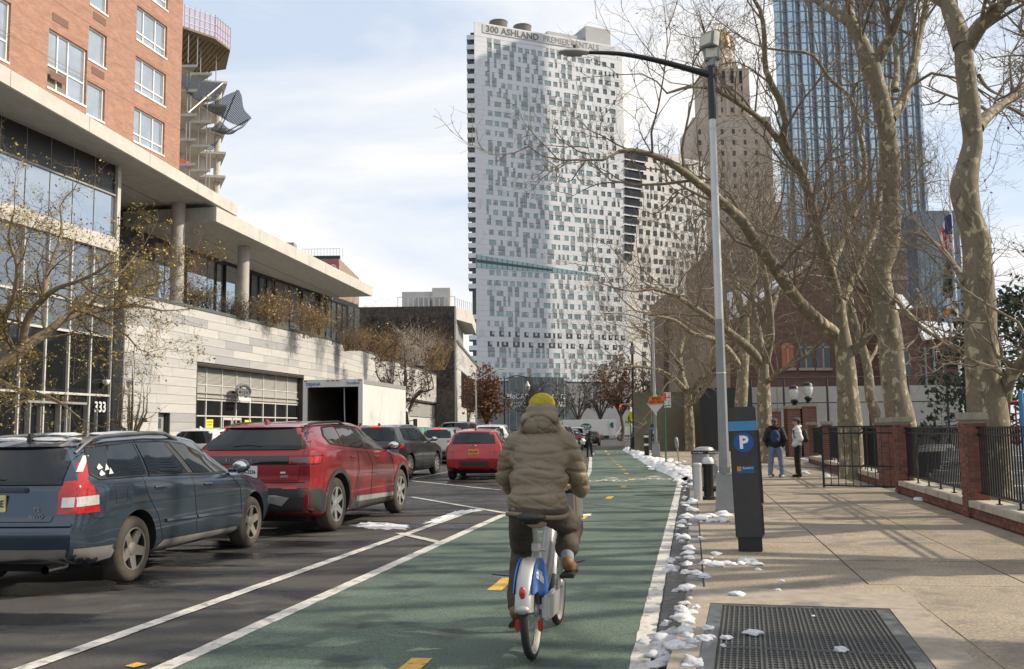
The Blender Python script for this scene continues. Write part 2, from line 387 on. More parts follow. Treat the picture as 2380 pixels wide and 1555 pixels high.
def bar_mesh(key, du, dv):
    if key not in bars:
        g = MB(); g.prism([(0, 0), (du, 0), (du, dv), (0, dv)], lambda u, v, t: gu * u + gv * v + V((0, 0, t)), .075, .1185); bars[key] = g.mesh('bar', M_STEEL)
    return bars[key]
nb_ = 0
for r in range(3):
    for c in range(4):
        u0 = c * cw + .008; v0 = r * PD + .004; 
        pnl = link('grating_panel', None, grt, inv(P3(u0, v0, 0)))
        W, D = cw - .016, PD - .012
        fm = MB()
        for q in [(0, .012, 0, D), (W - .012, W, 0, D), (0.012, W - .012, 0, .012), (.012, W - .012, D - .012, D)]:
            fm.prism([(q[0], q[2]), (q[1], q[2]), (q[1], q[3]), (q[0], q[3])], lambda u, v, t: gu * u + gv * v + V((0, 0, t)), .07, .12)
        fm.build('panel_rim', M_STEEL, pnl)
        nlong, ncr = 7, 24
        for k in range(1, nlong): link('bar', bar_mesh('l', .011, D - .03), pnl, gu * (W * k / nlong - .005) + gv * .014)
        for k in range(1, ncr): link('bar', bar_mesh('c', W - .03, .009), pnl, gu * .014 + gv * (D * k / ncr) - V((0, 0, .004)))
# concrete surround of the grating
for nm, q in [('slab', (-.27, -.105, -.05, 4.3)), ('slab', (GW + .115, GW + .36, -.05, 4.3)), ('slab', (-.27, GW + .36, -.8, -.055))]:
    g = MB(); g.prism([(q[0], q[2]), (q[1], q[2]), (q[1], q[3]), (q[0], q[3])], lambda u, v, t: P3(u, v, t), .06, .1265); g.build(nm, pm('surround_concrete', (.30, .255, .20), .85, var=.25, scale=7, bump=.3, bscale=90, c2=(.17, .155, .14), s2=2.5, t2=.58), sw, weld=True)
g = MB(); a, b = at_y(KL, 3.), at_y(KL, 8.7); nn = V((dirS.y, -dirS.x, 0))
g.prism([(p.x, p.y) for p in (a + nn * 1.76, a + nn * 2.6, b + nn * 2.6, b + nn * 1.5)], lambda u, v, t: V((u, v, t)), .06, .1155); g.build('slab', M_SIDE, sw, weld=True)
# park ground behind the fence
M_PARK = pm('park_asphalt', (.10, .10, .10), .85, var=.3, scale=3, c2=(.6, .61, .63), s2=.9, t2=.6, w2=.04)
g = MB(); a = F0 - fD * 25 + fN * .1; b = F0 + fD * 55 + fN * .1
g.add([V((a.x, a.y, .11)), V((a.x + 90, a.y, .11)), V((b.x + 90, b.y + 5, .11)), V((b.x, b.y, .11))], [(0, 1, 2, 3)]); struct(g.build('park_ground', M_PARK))
# left pavement across the street
FA = radians(12.0); faD = V((sin(FA), cos(FA), 0))
C0 = V((-14.8, 36, 0)); KINK = C0 + faD * ((V((-10.75, 55, 0)) - C0).dot(faD)); FB = radians(5.2); fbD = V((sin(FB), cos(FB), 0))
kL = [C0 + V((5.0, 0, 0)) - faD * 70, C0 + V((4.9, 0, 0)), KINK + V((4.3, 0, 0)), KINK + V((4.3, 0, 0)) + fbD * 42]
g = MB(); rows = [[V((p.x - 40, p.y, .12)), V((p.x, p.y, .12)), V((p.x, p.y, 0))] for p in kL]; g.grid(rows)
struct(g.build('far_sidewalk', pm('far_pavement', (.25, .235, .21), .85, var=.25, scale=2)))
# ================================================================== LEFT SIDE OF THE STREET
M_PAN = [pm('stone_panel_%d' % i, c, .7, var=.10, scale=1.6, bump=.15, bscale=60, c2=tuple(x * .8 for x in c), s2=.8, t2=.6, w2=.15) for i, c in enumerate([(.45, .44, .42), (.41, .403, .39), (.37, .365, .36), (.32, .32, .325), (.48, .468, .442)])]
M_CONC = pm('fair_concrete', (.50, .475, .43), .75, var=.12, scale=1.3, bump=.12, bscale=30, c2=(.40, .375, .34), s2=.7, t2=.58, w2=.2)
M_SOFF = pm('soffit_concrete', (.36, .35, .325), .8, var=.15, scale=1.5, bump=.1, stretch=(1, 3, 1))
M_GLM = pm('reflective_glass', (.50, .55, .60), .03, .85, var=.06, scale=.7, bump=.04, bscale=1.3)
M_GLL = pm('lobby_glass', (.22, .25, .28), .03, .62, var=.1, scale=.6, bump=.05, bscale=1.2)
M_GLD = pm('dark_glass', (.012, .014, .016), .04, 0, var=.2, scale=1, spec=.7)
M_ALU = pm('grey_aluminium', (.36, .355, .34), .45, .3, var=.08, scale=4)
M_LITE = pm('pale_mullion', (.55, .54, .51), .5, .1, var=.08, scale=4)
M_BLK = pm('black_panel', (.018, .018, .019), .35, var=.2, scale=2)
M_DKM = pm('dark_metal', (.045, .045, .047), .45, .4, var=.2, scale=6)
M_LETW = pm('white_letter', (.75, .75, .74), .5, var=.04)
M_LETG = pm('grey_letter', (.16, .16, .165), .5, .2, var=.06)
M_BRKA = None
def brick_mat(name, c1, c2, mortar, bw=.215, bh=.068, mw=.06, rough=.85, patch=None, sc=1.):
    """brick coursing for far walls: uses local x (along the wall) and z"""
    m = bpy.data.materials.new(name); m.use_nodes = True; MATS[name] = m; N, L, b = nodes_of(m)
    tc = N.new('ShaderNodeTexCoord'); mp = N.new('ShaderNodeMapping'); mp.inputs['Rotation'].default_value = (radians(-90), 0, 0); L.new(tc.outputs['Object'], mp.inputs[0])
    bt = N.new('ShaderNodeTexBrick'); bt.inputs['Scale'].default_value = 1; bt.inputs['Brick Width'].default_value = bw * sc; bt.inputs['Row Height'].default_value = bh * sc
    bt.inputs['Mortar Size'].default_value = .006 * sc; bt.inputs['Color1'].default_value = tuple(c1) + (1,); bt.inputs['Color2'].default_value = tuple(c2) + (1,); bt.inputs['Mortar'].default_value = tuple(mortar) + (1,)
    bt.inputs['Bias'].default_value = -.2; L.new(mp.outputs[0], bt.inputs['Vector'])
    n = N.new('ShaderNodeTexNoise'); n.inputs['Scale'].default_value = 1.1; n.inputs['Detail'].default_value = 6; n.inputs['Roughness'].default_value = .75
    mp2 = N.new('ShaderNodeMapping'); mp2.inputs['Scale'].default_value = (1, 1, 3.2); L.new(tc.outputs['Object'], mp2.inputs[0]); L.new(mp2.outputs[0], n.inputs['Vector'])
    r = N.new('ShaderNodeValToRGB'); e = r.color_ramp.elements; e[0].position = .35; e[1].position = .65; e[0].color = (.72, .72, .74, 1); e[1].color = (1.12, 1.1, 1.08, 1); L.new(n.outputs['Fac'], r.inputs[0])
    k = N.new('ShaderNodeMix'); k.data_type = 'RGBA'; k.blend_type = 'MULTIPLY'; k.inputs[0].default_value = 1; L.new(bt.outputs['Color'], k.inputs[6]); L.new(r.outputs[0], k.inputs[7]); L.new(k.outputs[2], b.inputs['Base Color'])
    bp = N.new('ShaderNodeBump'); bp.inputs['Strength'].default_value = .5; bp.inputs['Distance'].default_value = .01; L.new(bt.outputs['Fac'], bp.inputs['Height']); bp.invert = True; L.new(bp.outputs[0], b.inputs['Normal'])
    b.inputs['Roughness'].default_value = rough; return m
M_BRKO = brick_mat('orange_brick', (.40, .20, .135), (.31, .165, .115), (.37, .285, .23))
M_BRKD = brick_mat('old_dark_brick', (.15, .075, .055), (.10, .055, .045), (.14, .11, .095))
M_BRKT = brick_mat('tan_brick', (.36, .28, .21), (.30, .24, .18), (.3, .26, .22))

RZ_A = pi / 2 - FA; RZ_B = pi / 2 - FB
pod = thing('podium_building', 'long stone-clad podium building with glazed lobby and deep concrete canopy', 'building', C0, RZ_A)
LA = lambda p: pod.matrix_basis.inverted() @ V(p)
pod.rotation_euler.z = RZ_A; bpy.context.view_layer.update()
INVP = (Matrix.Translation(C0) @ Matrix.Rotation(RZ_A, 4, 'Z')).inverted()
LENA = (KINK - C0).length; TOPZ = 6.9
_unit = {}
def panel_mesh(i):
    if i not in _unit:
        g = MB(); g.bx(0, 1, 0, 1, 0, 1); _unit[i] = g.mesh('stone_panel', M_PAN[i])
    return _unit[i]
def clad(parent, length, z0, z1, holes, wmin, wmax, ch=.375, y=0., seed=1, dark=False):
    rnd = random.Random(seed); n = int(round((z1 - z0) / ch)); h = (z1 - z0) / n
    for k in range(n):
        za, zb = z0 + k * h, z0 + (k + 1) * h
        cuts = [0, length]
        blocks = sorted([(max(0, a), min(length, b)) for a, b, c, d in holes if c < (za + zb) / 2 < d])
        spans = []; cur = 0
        for a, b in blocks:
            if a > cur + .05: spans.append((cur, a))
            cur = max(cur, b)
        if cur < length - .05: spans.append((cur, length))
        for a, b in spans:
            x = a
            while x < b - .02:
                wd = rnd.uniform(wmin, wmax); e = x + wd
                if b - e < wmin * .5: e = b
                i = rnd.choices(range(5), [.3, .27, .16, .12 if not dark else .5, .15])[0]
                o = link('stone_panel', panel_mesh(i), parent, (x + .006, y + rnd.uniform(0, .006), za + .006)); o.scale = (e - x - .012, .05, h - .012); x = e
# --- street wall A: backing with openings
OP = (5.2, 16.2, .1, 4.56); DR = (2.37, 3.22, .1, 2.42)
g = MB()
for x0, x1, z0, z1 in [(0, 2.37, 0, TOPZ), (2.37, 3.22, 2.42, TOPZ), (3.22, 5.2, 0, TOPZ), (5.2, 16.2, 4.56, TOPZ), (16.2, LENA, 0, TOPZ)]: g.bx(x0, x1, .055, .6, z0, z1)
wa = g.build('stone_wall', M_JOINT, pod)
clad(wa, LENA, .12, TOPZ, [OP, DR], 1.3, 3.3)
g = MB(); g.bx(-.02, LENA, -.03, .7, TOPZ + .002, TOPZ + .14); g.build('coping', pm('coping_metal', (.12, .135, .13), .5, .3, var=.15, scale=3), wa)
# stone return beside the lobby, its shade put into the colour
g = MB(); 
for k in range(18): g.bx(-.045, -.003, .012, .62, .12 + k * .3767, .12 + (k + 1) * .3767 - .012)
g.build('return_cladding', pm('return_stone', (.17, .17, .18), .6, var=.15, scale=2), wa)
# door
g = MB(); g.bx(2.37, 3.22, .25, .3, .12, 2.42); d = g.build('service_door', pm('door_grey', (.30, .30, .29), .5, var=.1), pod)
g = MB(); g.bx(2.38, 2.44, .14, .249, .12, 2.42); g.bx(3.15, 3.21, .14, .249, .12, 2.42); g.bx(2.44, 3.15, .14, .249, 2.34, 2.42); g.build('door_frame', M_DKM, d)
g = MB(); g.bx(2.5, 2.95, .235, .249, 1.75, 2.15); g.build('door_pane', M_GLL, d)
g = MB(); g.bx(1.15, 1.33, -.16, .0, 1.98, 2.15); g.build('wall_light', M_DKM, pod)
# shopfront
sf = link('shopfront', None, pod, (5.2, .32, 0))
W = 11.0; nb = 8; bw = W / nb
g = MB(); g.bx(0, W, .12, .2, .12, 4.56); g.build('backing', M_BLK, sf)
g = MB()
g.bx(-.001, .06, -.32, .1, .12, 4.56); g.bx(W - .06, W + .001, -.32, .1, .12, 4.56); g.bx(.06, W - .06, -.32, .1, 4.47, 4.561); g.build('opening_lining', pm('rusty_lining', (.05, .035, .03), .6, .3, var=.4, scale=5), sf)
slat = MB(); slat.add([(.04, .02, 0), (bw - .04, .02, 0), (bw - .04, .085, .055), (.04, .085, .055)], [(0, 1, 2, 3)]); slat.add([(.04, .02, -.004), (bw - .04, .02, -.004), (bw - .04, .02, .012), (.04, .02, .012)], [(0, 1, 2, 3)]); slm = slat.mesh('louvre_slat', M_LITE)
for b in range(nb):
    for k in range(13): link('louvre_slat', slm, sf, (b * bw, 0, 3.76 + k * .055)) 
g = MB()
for b in range(nb + 1): g.bx(b * bw - .035, b * bw + .035, -.01, .1, .12, 4.47)
for z in (3.70, 3.02, 2.30): g.bx(.0, W, .0, .09, z - .03, z + .03)
g.build('mullion_grid', M_LITE, sf)
g = MB(); g.bx(.03, W - .03, .03, .1, 3.05, 3.70); g.bx(.03, W - .03, -.05, .03, 3.3, 3.36); g.bx(.03, W - .03, -.05, .03, 3.1, 3.14); g.build('sign_band', pm('sign_band_metal', (.40, .385, .355), .5, .2, var=.08, scale=2), sf)
for b in range(nb):
    for z0, z1 in ((.2, 2.27), (2.33, 2.99)):
        g = MB(); g.bx(b * bw + .036, (b + 1) * bw - .036, .05, .06, z0, z1); g.build('window_pane', M_GLD, sf)
for x0 in (2.85, 3.75):
    g = MB(); g.bx(x0, x0 + .06, -.03, .04, .13, 2.25); g.bx(x0 + .78, x0 + .84, -.03, .04, .13, 2.25); g.bx(x0 + .06, x0 + .78, -.03, .04, 2.13, 2.25); g.bx(x0 + .06, x0 + .78, -.03, .04, .13, .33); dd = g.build('glass_door', M_LITE, sf)
    g = MB(); g.bx(x0 + .7, x0 + .74, -.08, -.05, .9, 1.5); g.build('pull_handle', M_ALU, dd)
for x0 in (1.45, 5.05):
    g = MB(); g.bx(x0, x0 + .62, .035, .045, .5, 2.15); po = g.build('window_poster', pm('poster_teal', (.10, .17, .2), .6, var=.5, scale=3, c2=(.35, .3, .2), s2=4, t2=.55), sf)
    g = MB(); g.bx(x0, x0 + .62, .028, .034, 1.75, 2.15); g.build('poster_header', pm('poster_yellow', (.75, .62, .05), .6, var=.05), po)
    for i, t in enumerate(('NO JUDGEMENT', 'JUST RESULTS')): text(t, .075, M_BLK, po, BACK((x0 + .31, .026, 2.03 - i * .13)), .002)
# sign "cko kickboxing"
sg = thing('shop_sign', 'dark oval cko kickboxing sign above the shopfront doors', 'sign', C0, RZ_A)
sc0 = V((9.05, -.02, 3.45)); sc0.y = -.1
g = MB(); pts = [sc0 + V((.72 * cos(t), -.05, .34 * sin(t))) for t in [radians(a) for a in range(-60, 190, 12)]]
g.tube(pts, [.02 + .07 * sin(pi * i / (len(pts) - 1)) for i in range(len(pts))], 8); g.build('swoosh', M_LETG, sg, smooth=40)
text('cko', .66, M_LETG, sg, BACK(sc0 + V((-.03, -.05, .03))), .05, bold=.035, sx=1.15)
text('kickboxing', .27, M_LETW, sg, BACK(sc0 + V((.05, -.12, -.33))), .02, bold=.012)
g = MB(); g.bx(sc0.x - .1, sc0.x + .1, -.06, .36, 3.4, 3.5); g.build('sign_bracket', M_DKM, sg)
# --- lobby curtain wall
lob = link('lobby_glazing', None, pod, (0, .5, 0))
S = [-.15 - 1.21 * k for k in range(0, 11)]
Zs = [.12, 2.98, 5.21, 6.34, 8.5]
for i in range(len(S) - 1):
    for z0, z1 in zip(Zs[:-1], Zs[1:]):
        g = MB(); g.bx(S[i + 1] + .03, S[i] - .03, .04, .06, z0 + .03, z1 - .03); o = g.build('glass_pane', M_GLL if z0 > 4 else M_GLD, lob); o.rotation_euler = (random.uniform(-.004, .004), 0, random.uniform(-.004, .004))
    g = MB(); g.bx(S[i + 1] + .03, S[i] - .03, .04, .06, 9.06, 10.7); g.build('glass_pane', M_GLM, lob)
    g = MB(); g.bx(S[i + 1] + .015, S[i] - .015, .03, .06, 10.76, 11.95); g.build('spandrel_panel', M_BLK, lob)
    g = MB(); g.bx(S[i] - .03, S[i] + .03, -.06, .08, .12, 8.5); g.build('mullion', M_LITE, lob)
    g = MB(); g.bx(S[i] - .008, S[i] + .008, .02, .07, 9.06, 11.9); g.build('mullion', M_ALU, lob)
for z in (2.98, 5.21, 6.34):
    g = MB(); g.bx(S[-1], S[0], -.05, .08, z - .04, z + .04); g.build('transom', M_LITE, lob)
g = MB(); g.bx(S[-1], S[0] + .05, -.12, .3, 8.5, 9.05); g.build('concrete_band', M_CONC, lob)
g = MB(); g.bx(S[-1], S[0], -.04, .08, 10.7, 10.76); g.build('transom', M_ALU, lob)
g = MB(); g.bx(-.14, .06, -.1, 1.2, TOPZ + .15, 11.95); g.build('end_pier', M_CONC, lob)
g = MB(); g.bx(S[-1], S[0], .5, 9, 0, 11.9); g.build('interior_core', M_BLK, lob)
text('333', .55, M_LETW, lob, BACK((-.80, -.1, 2.52)), .01, bold=.008, sx=.85)
# revolving door drum
g = MB(); rv = []
for k in range(3):
    x = -4.6 + k * 1.5
    g.bx(x, x + .05, -.18, .03, .13, 2.6); g.bx(x + .55, x + .58, -.16, -.02, .13, 2.5)
g.bx(-4.7, -1.7, -.2, .03, 2.6, 2.68); g.build('entrance_vestibule', M_ALU, lob)
# dome cameras on the stone wall
for i, (px, py) in enumerate(((266, 888), (299, 888))):
    s, z = HIT(px, py, C0, faD)
    cm = thing('security_camera', ['white dome security camera on the dark stone return by the lobby', 'white dome security camera on the pale stone wall near its corner'][i], 'camera', C0, RZ_A, 'dome cameras on the podium corner')
    yy = .45 if i == 0 else 0
    g = MB(); g.bx(s - .12, s + .12, yy - .22, yy, z, z + .09); g.build('bracket', M_LETW, cm, bevel=.02)
    g = MB(); g.sph((s, yy - .14, z), (.09, .09, .1)); g.build('dome', M_LETW, cm, smooth=60)
# --- terrace level: columns, glazing, back wall
tg = link('terrace_glazing', None, pod, (0, 4.5, 0))
for k in range(27):
    x = 8.6 + k * 1.0
    g = MB(); g.bx(x + .02, x + .98, 0, .02, 6.9, 10.86); o = g.build('glass_pane', M_GLM if k < 9 else M_GLL, tg); o.rotation_euler.z = random.uniform(-.006, .006)
    g = MB(); g.bx(x - .02, x + .02, -.05, .04, 6.9, 10.86); g.build('mullion', M_DKM, tg)
g = MB(); g.bx(8.6, 35.6, -.06, .05, 10.86, 11.2); g.bx(8.6, 35.6, .3, 1.5, 6.9, 11.2); g.build('head_beam', M_DKM, tg)
g = MB(); g.bx(.3, 8.5, 4.3, 4.9, 6.9, 11.95); g.build('back_wall', pm('dark_cladding', (.05, .052, .056), .5, var=.15, scale=1.5, stretch=(4, 1, .5)), pod)
g = MB(); g.bx(6.4, 8.5, 4.05, 4.29, 6.9, 9.7); g.build('low_wall', M_CONC, pod)
for x in (5.9, 12.0):
    g = MB(); g.lathe([(.30, 6.7), (.30, 11.95 if x < 10 else 11.05)], 24); g.build('column', pm('column_concrete', (.40, .38, .35), .75, var=.15, scale=2, bump=.15, bscale=20), pod, smooth=40, loc=(x, 1.5, 0))
g = MB(); g.prism([(.3, .7), (LENA, .7), (36, 3.2), (36, 6), (.3, 6)], lambda u, v, t: V((u, v, t)), 6.2, 6.75); g.build('terrace_floor', M_CONC, pod, weld=True)
# canopies (their edges follow the street, cast in concrete)
def canopy(name, e0, e1, z0, z1, depth, joints):
    e0 = INVP @ V((e0.x, e0.y, 0)); e1 = INVP @ V((e1.x, e1.y, 0)); d = (e1 - e0).normalized(); n = V((-d.y, d.x, 0)); Ln = (e1 - e0).length
    g = MB(); g.cur = 0
    g.prism([(0, .12), (Ln, .12), (Ln, depth), (0, depth)], lambda u, v, t: e0 + d * u + n * v + V((0, 0, t)), z0 + .02, z1 - .01)
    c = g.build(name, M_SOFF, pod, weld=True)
    k = Ln / joints
    for i in range(joints):
        g = MB(); g.prism([(i * k + .01, 0), ((i + 1) * k - .01, 0), ((i + 1) * k - .01, .118), (i * k + .01, .118)], lambda u, v, t: e0 + d * u + n * v + V((0, 0, t)), z0, z1); g.build('fascia_panel', M_CONC, c)
    g = MB(); g.prism([(Ln + .001, .0), (Ln + .1, .0), (Ln + .1, depth), (Ln + .001, depth)], lambda u, v, t: e0 + d * u + n * v + V((0, 0, t)), z0, z1); g.build('fascia_panel', M_CONC, c)
    for i in range(1, int(depth / 2.4)):
        g = MB(); g.prism([(0, i * 2.4), (Ln, i * 2.4), (Ln, i * 2.4 + .03), (0, i * 2.4 + .03)], lambda u, v, t: e0 + d * u + n * v + V((0, 0, t)), z0 + .012, z0 + .03); g.build('soffit_joint', M_DKM, c)
a1, a0 = V((-13.14, 44.6, 0)), V((-14.97, 26.9, 0))
canopy('upper_canopy', a0 + (a0 - a1) * .7, a1, 11.9, 12.42, 11, 7)
canopy('lower_canopy', V((-13.3, 42, 0)), V((-9.84, 66.2, 0)), 11.05, 11.72, 12, 5)
# --- street wall B, beyond the kink
LB = 44.0
PB = INVP @ V((KINK.x, KINK.y, 0)); rzB = RZ_B - RZ_A
def hb(x, y): return HIT(x, y, KINK, fbD)
oB = [(hb(931, 980)[0], hb(1020, 980)[0], .1, hb(931, 925)[1]), (hb(1028, 960)[0], hb(1063, 960)[0], .1, hb(1030, 935)[1])]
g = MB()
cur = 0
for a, b, c, d in oB: g.bx(cur, a, .055, .6, 0, TOPZ); g.bx(a, b, .055, .6, d, TOPZ); cur = b
g.bx(cur, LB, .055, .6, 0, TOPZ)
wb = g.build('stone_wall', M_JOINT, pod, loc=PB, rz=rzB)
clad(wb, LB, .12, TOPZ, oB, 2.2, 5.0, seed=4)
g = MB(); g.bx(-.02, LB, -.03, .7, TOPZ + .002, TOPZ + .14); g.build('coping', MATS['coping_metal'], wb)
M_TEAL = pm('teal_poster', (.03, .26, .25), .6, var=.3, scale=1.2, c2=(.5, .6, .55), s2=1.2, t2=.58)
for i, (a, b, c, d) in enumerate(oB):
    g = MB(); g.bx(a, b, .3, .35, .12, d - .02); g.build('shutter_grille', M_BLK, wb)
    g = MB()
    for k in range(16): g.bx(a + .08, b - .08, .2, .28, d * .68 + k * (d * .29 / 16), d * .68 + k * (d * .29 / 16) + .04)
    for k in range(5): g.bx(a + (b - a) * k / 4 - .05, a + (b - a) * k / 4 + .05, .18, .29, .12, d - .03)
    g.bx(a, b, .18, .28, d * .45, d * .66); g.build('louvre_band', M_LITE, wb)
    g = MB(); g.bx(a, a + .06, -.01, .3, .12, d); g.bx(b - .06, b, -.01, .3, .12, d); g.bx(a + .06, b - .06, -.01, .3, d - .06, d - .001); g.build('opening_lining', MATS['rusty_lining'], wb)
    g = MB(); g.bx(a + .1, b - .1, .22, .27, .3, d * .44); g.build('window_graphic', M_TEAL if i == 0 else pm('red_poster', (.45, .05, .05), .6, var=.4, scale=.8, c2=(.1, .1, .1), s2=1, t2=.5), wb)
# planter edge along the terrace
g = MB(); g.bx(.75, LENA - 2, 2.6, 2.9, 6.76, 7.35); g.build('planter_kerb', M_CONC, pod)

# --- ivy covered block, end of the podium
YI = 92.
ib = thing('ivy_covered_building', 'block whose blank wall is covered in dark bare ivy, with flat roof overhang', 'building', AT(1058, 1000, YI) * 1, 0)
ib.location.z = 0; ibx = ib.location.x
xl = AT(815, 715, YI).x - ibx; zt = 13.7
M_IVY = pm('bare_ivy', (.075, .062, .052), .95, var=.55, scale=2.2, bump=1., bscale=7, c2=(.15, .12, .095), s2=5, t2=.58, w2=.08)
g = MB(); g.bx(xl - 6, 0, 0, 14, 0, zt); g.build('block_wall', M_IVY, ib)
g = MB()
rnd = random.Random(3)
for k in range(520):
    x = rnd.uniform(xl, -.1); z = rnd.uniform(5, 12.4); p = V((x, -.04, z)); pts = [p]
    for _ in range(5): p = p + V((rnd.uniform(-.35, .35), rnd.uniform(-.02, .02), rnd.uniform(-.2, .45))); p.z = min(p.z, zt + .15); p.y = min(-.02, p.y); pts.append(p)
    g.tube(pts, [.03, .025, .02, .018, .014, .01], 3, False)
stuff(g.build('ivy_stem', pm('ivy_twig', (.06, .05, .042), .95, var=.3), ib))
g = MB(); g.bx(-.02, .12, -.1, 14, 0, zt); g.build('corner_trim', M_ALU, ib)
ex = AT(1096, 750, YI + 4).x - ibx
g = MB(); g.prism([(.125, 1), (ex, 5), (ex, 16), (.125, 16)], lambda u, v, t: V((u, v, t)), zt - 1.2, zt); g.build('roof_overhang', M_CONC, ib, weld=True)
g = MB()
for k in range(12): x = xl * .55 + (-xl * .55) * k / 11; g.bx(x - .03, x + .03, .3, .36, zt, zt + 1.0)
for k in range(9): g.bx(ex * k / 8 - .03, ex * k / 8 + .03, 1 + 4 * k / 8, 1.06 + 4 * k / 8, zt, zt + 1)
g.bx(xl * .55, 0, .3, .36, zt + .95, zt + 1.0); g.tube([(0, 1, zt + 1), (ex, 5, zt + 1)], .03, 4); g.build('roof_railing', M_LETW, ib)
g = MB(); g.bx(-5.5, -.8, 3, 7, zt, zt + 1.9); g.bx(-2.4, -.6, 2.5, 6, zt, zt + 2.2); g.build('roof_plant_room', M_LITE, ib)
g = MB(); g.bx(-4, -2.6, 2.4, 2.9, zt + .2, zt + 1.2); g.bx(-2.2, -1, 1.9, 2.4, zt + .2, zt + 1.2); g.build('air_handler', M_ALU, ib)
# --- striped stone block beyond
sb = thing('striped_stone_building', 'low white and grey striped stone block with tall window beyond the ivy wall', 'building', (AT(1062, 1000, 93).x, 93.2, 0), 0)
Lx = AT(1108, 900, 128) - sb.location; hd = atan2(Lx.x, Lx.y); sb.rotation_euler.z = pi / 2 - hd; Ls = sqrt(Lx.x ** 2 + Lx.y ** 2)
g = MB(); g.bx(0, Ls, .06, 10, 0, 10.3); b = g.build('block_wall', M_JOINT, sb)
clad(b, Ls, .12, 10.2, [(6, 26, 4.0, 7.6), (8, 30, 0, 2.2)], 4, 9, ch=.6, seed=9)
g = MB(); g.bx(-.1, Ls, -.1, 1, 10.2, 10.5); g.build('coping', MATS['coping_metal'], b)
g = MB(); g.bx(6, 26, .02, .058, 4.0, 7.6); wdw = g.build('tall_window', M_GLL, sb)
for k in range(14): g = MB(); g.bx(6 + k * 1.5, 6.25 + k * 1.5, -.15, .019, 4.0, 7.6); g.build('fin', M_DKM, wdw)
g = MB(); g.bx(8, 30, .03, .055, .2, 2.2); g.build('shop_window', M_GLD, sb)

# --- brick tower above the podium
BO = V((-20.6, 58.7, 0))
bt = thing('brick_apartment_building', 'orange brick apartment building with white framed windows above the podium', 'building', BO, RZ_A)
XR = -.72; ZB = 12.4; ZT = 34
wins = []   # (x0,x1,z0,z1,cols,rows,vent,proud)
for f in range(-2, 5):
    dz = f * 3.06
    wins += [(-5.56, -2.42, 18.42 + dz, 20.48 + dz if f < 0 else 20.48 + dz, (0, .27, .66, 1), (.26,), False)]
    wins += [(-9.78, -8.24, 18.62 + dz, 20.48 + dz, (0, 1), (), False)]
    wins += [(-12.85, -9.84, 19.0 + dz if f % 2 == 0 else 20.3 + dz, 22.08 + dz, (0, .28, .55, 1), (.4,), f % 2 == 0)] if f % 2 == 0 else []
    wins += [(-18.9, -15.5, 19.2 + dz, 22.15 + dz, (0, .45, 1), (.35,), False)] if f % 2 == 0 else []
M_FRM = pm('white_window_frame', (.72, .70, .66), .5, var=.05)
M_CURT = pm('window_blue_glass', (.42, .47, .52), .05, .55, var=.15, scale=.9, bump=.03, bscale=1.)
M_GRIL = pm('brown_grille', (.17, .09, .065), .6, .2, var=.2, scale=20)
M_VENT = pm('vent_louvre', (.20, .17, .135), .6, .2, var=.2, scale=30)
# wall with real openings: build as cells around windows
xs = sorted({-24.0, XR} | {a for w in wins for a in w[:2]}); zs = sorted({ZB, ZT} | {round(a, 3) for w in wins for a in w[2:4] if ZB < a < ZT})
g = MB()
for x0, x1 in zip(xs[:-1], xs[1:]):
    z_start = ZB; run = ZB
    ws = sorted([(max(w[2], ZB), min(w[3], ZT)) for w in wins if w[0] <= x0 + .001 and w[1] >= x1 - .001 and w[3] > ZB and w[2] < ZT])
    for a, b in ws:
        if a > run + .01: g.bx(x0, x1, 0, .3, run, a)
        run = max(run, b)
    if run < ZT - .01: g.bx(x0, x1, 0, .3, run, ZT)
wl_ = g.build('brick_wall', M_BRKO, bt)
g = MB(); g.bx(-24, XR, .5, 14, ZB, ZT); g.build('inner_core', M_BLK, bt)
g = MB(); g.bx(XR - .3, XR, .301, 14, ZB, ZT); g.build('side_wall', M_BRKO, bt)
for z in [ZB + 6.0 + 3.06 * k - .9 for k in range(6)]:
    g = MB(); g.bx(-24, XR, -.004, 0, z, z + .03); g.build('relieving_joint', pm('brick_joint', (.22, .12, .08), .9, var=.1), wl_)
for (x0, x1, z0, z1, cols, rws, vent) in wins:
    if z0 > ZT or z1 < ZB: continue
    wd = link('window', None, bt, (x0, .16, z0)); Wd, Hh = x1 - x0, z1 - z0
    g = MB(); t = .09
    g.bx(0, t, -.04, .1, 0, Hh); g.bx(Wd - t, Wd, -.04, .1, 0, Hh); g.bx(t, Wd - t, -.04, .1, 0, t * 1.3); g.bx(t, Wd - t, -.04, .1, Hh - t, Hh)
    for c in cols[1:-1]: g.bx(c * Wd - .04, c * Wd + .04, -.03, .09, t, Hh - t)
    for r in rws: g.bx(t, Wd - t, -.02, .085, r * Hh - .04, r * Hh + .04)
    g.bx(-.03, Wd + .03, -.2, -.041, -.08, .03)
    g.build('window_frame', M_FRM, wd)
    for ci in range(len(cols) - 1):
        a, b = cols[ci] * Wd, cols[ci + 1] * Wd; zr = [0] + [r * Hh for r in rws] + [Hh]
        for ri in range(len(zr) - 1):
            v = vent and ri == 0 and ci < 2
            g = MB(); g.bx(a + .02, b - .02, .03, .05, zr[ri] + .02, zr[ri + 1] - .02); o = g.build('vent_panel' if v else 'pane', M_VENT if v else M_CURT, wd)
for f in range(-2, 5):      # spandrels of the right stack and grilles
    dz = f * 3.06
    if 12.6 < 21.06 + dz < 33:
        for x0, x1, z0, z1 in ((-9.45, -8.38, 21.0 + dz, 21.4 + dz), (-12.64, -11.44, 22.6 + dz, 23.0 + dz)):
            g = MB(); g.bx(x0, x1, -.02, -.0015, z0, z1); g.build('grille', M_GRIL, bt)

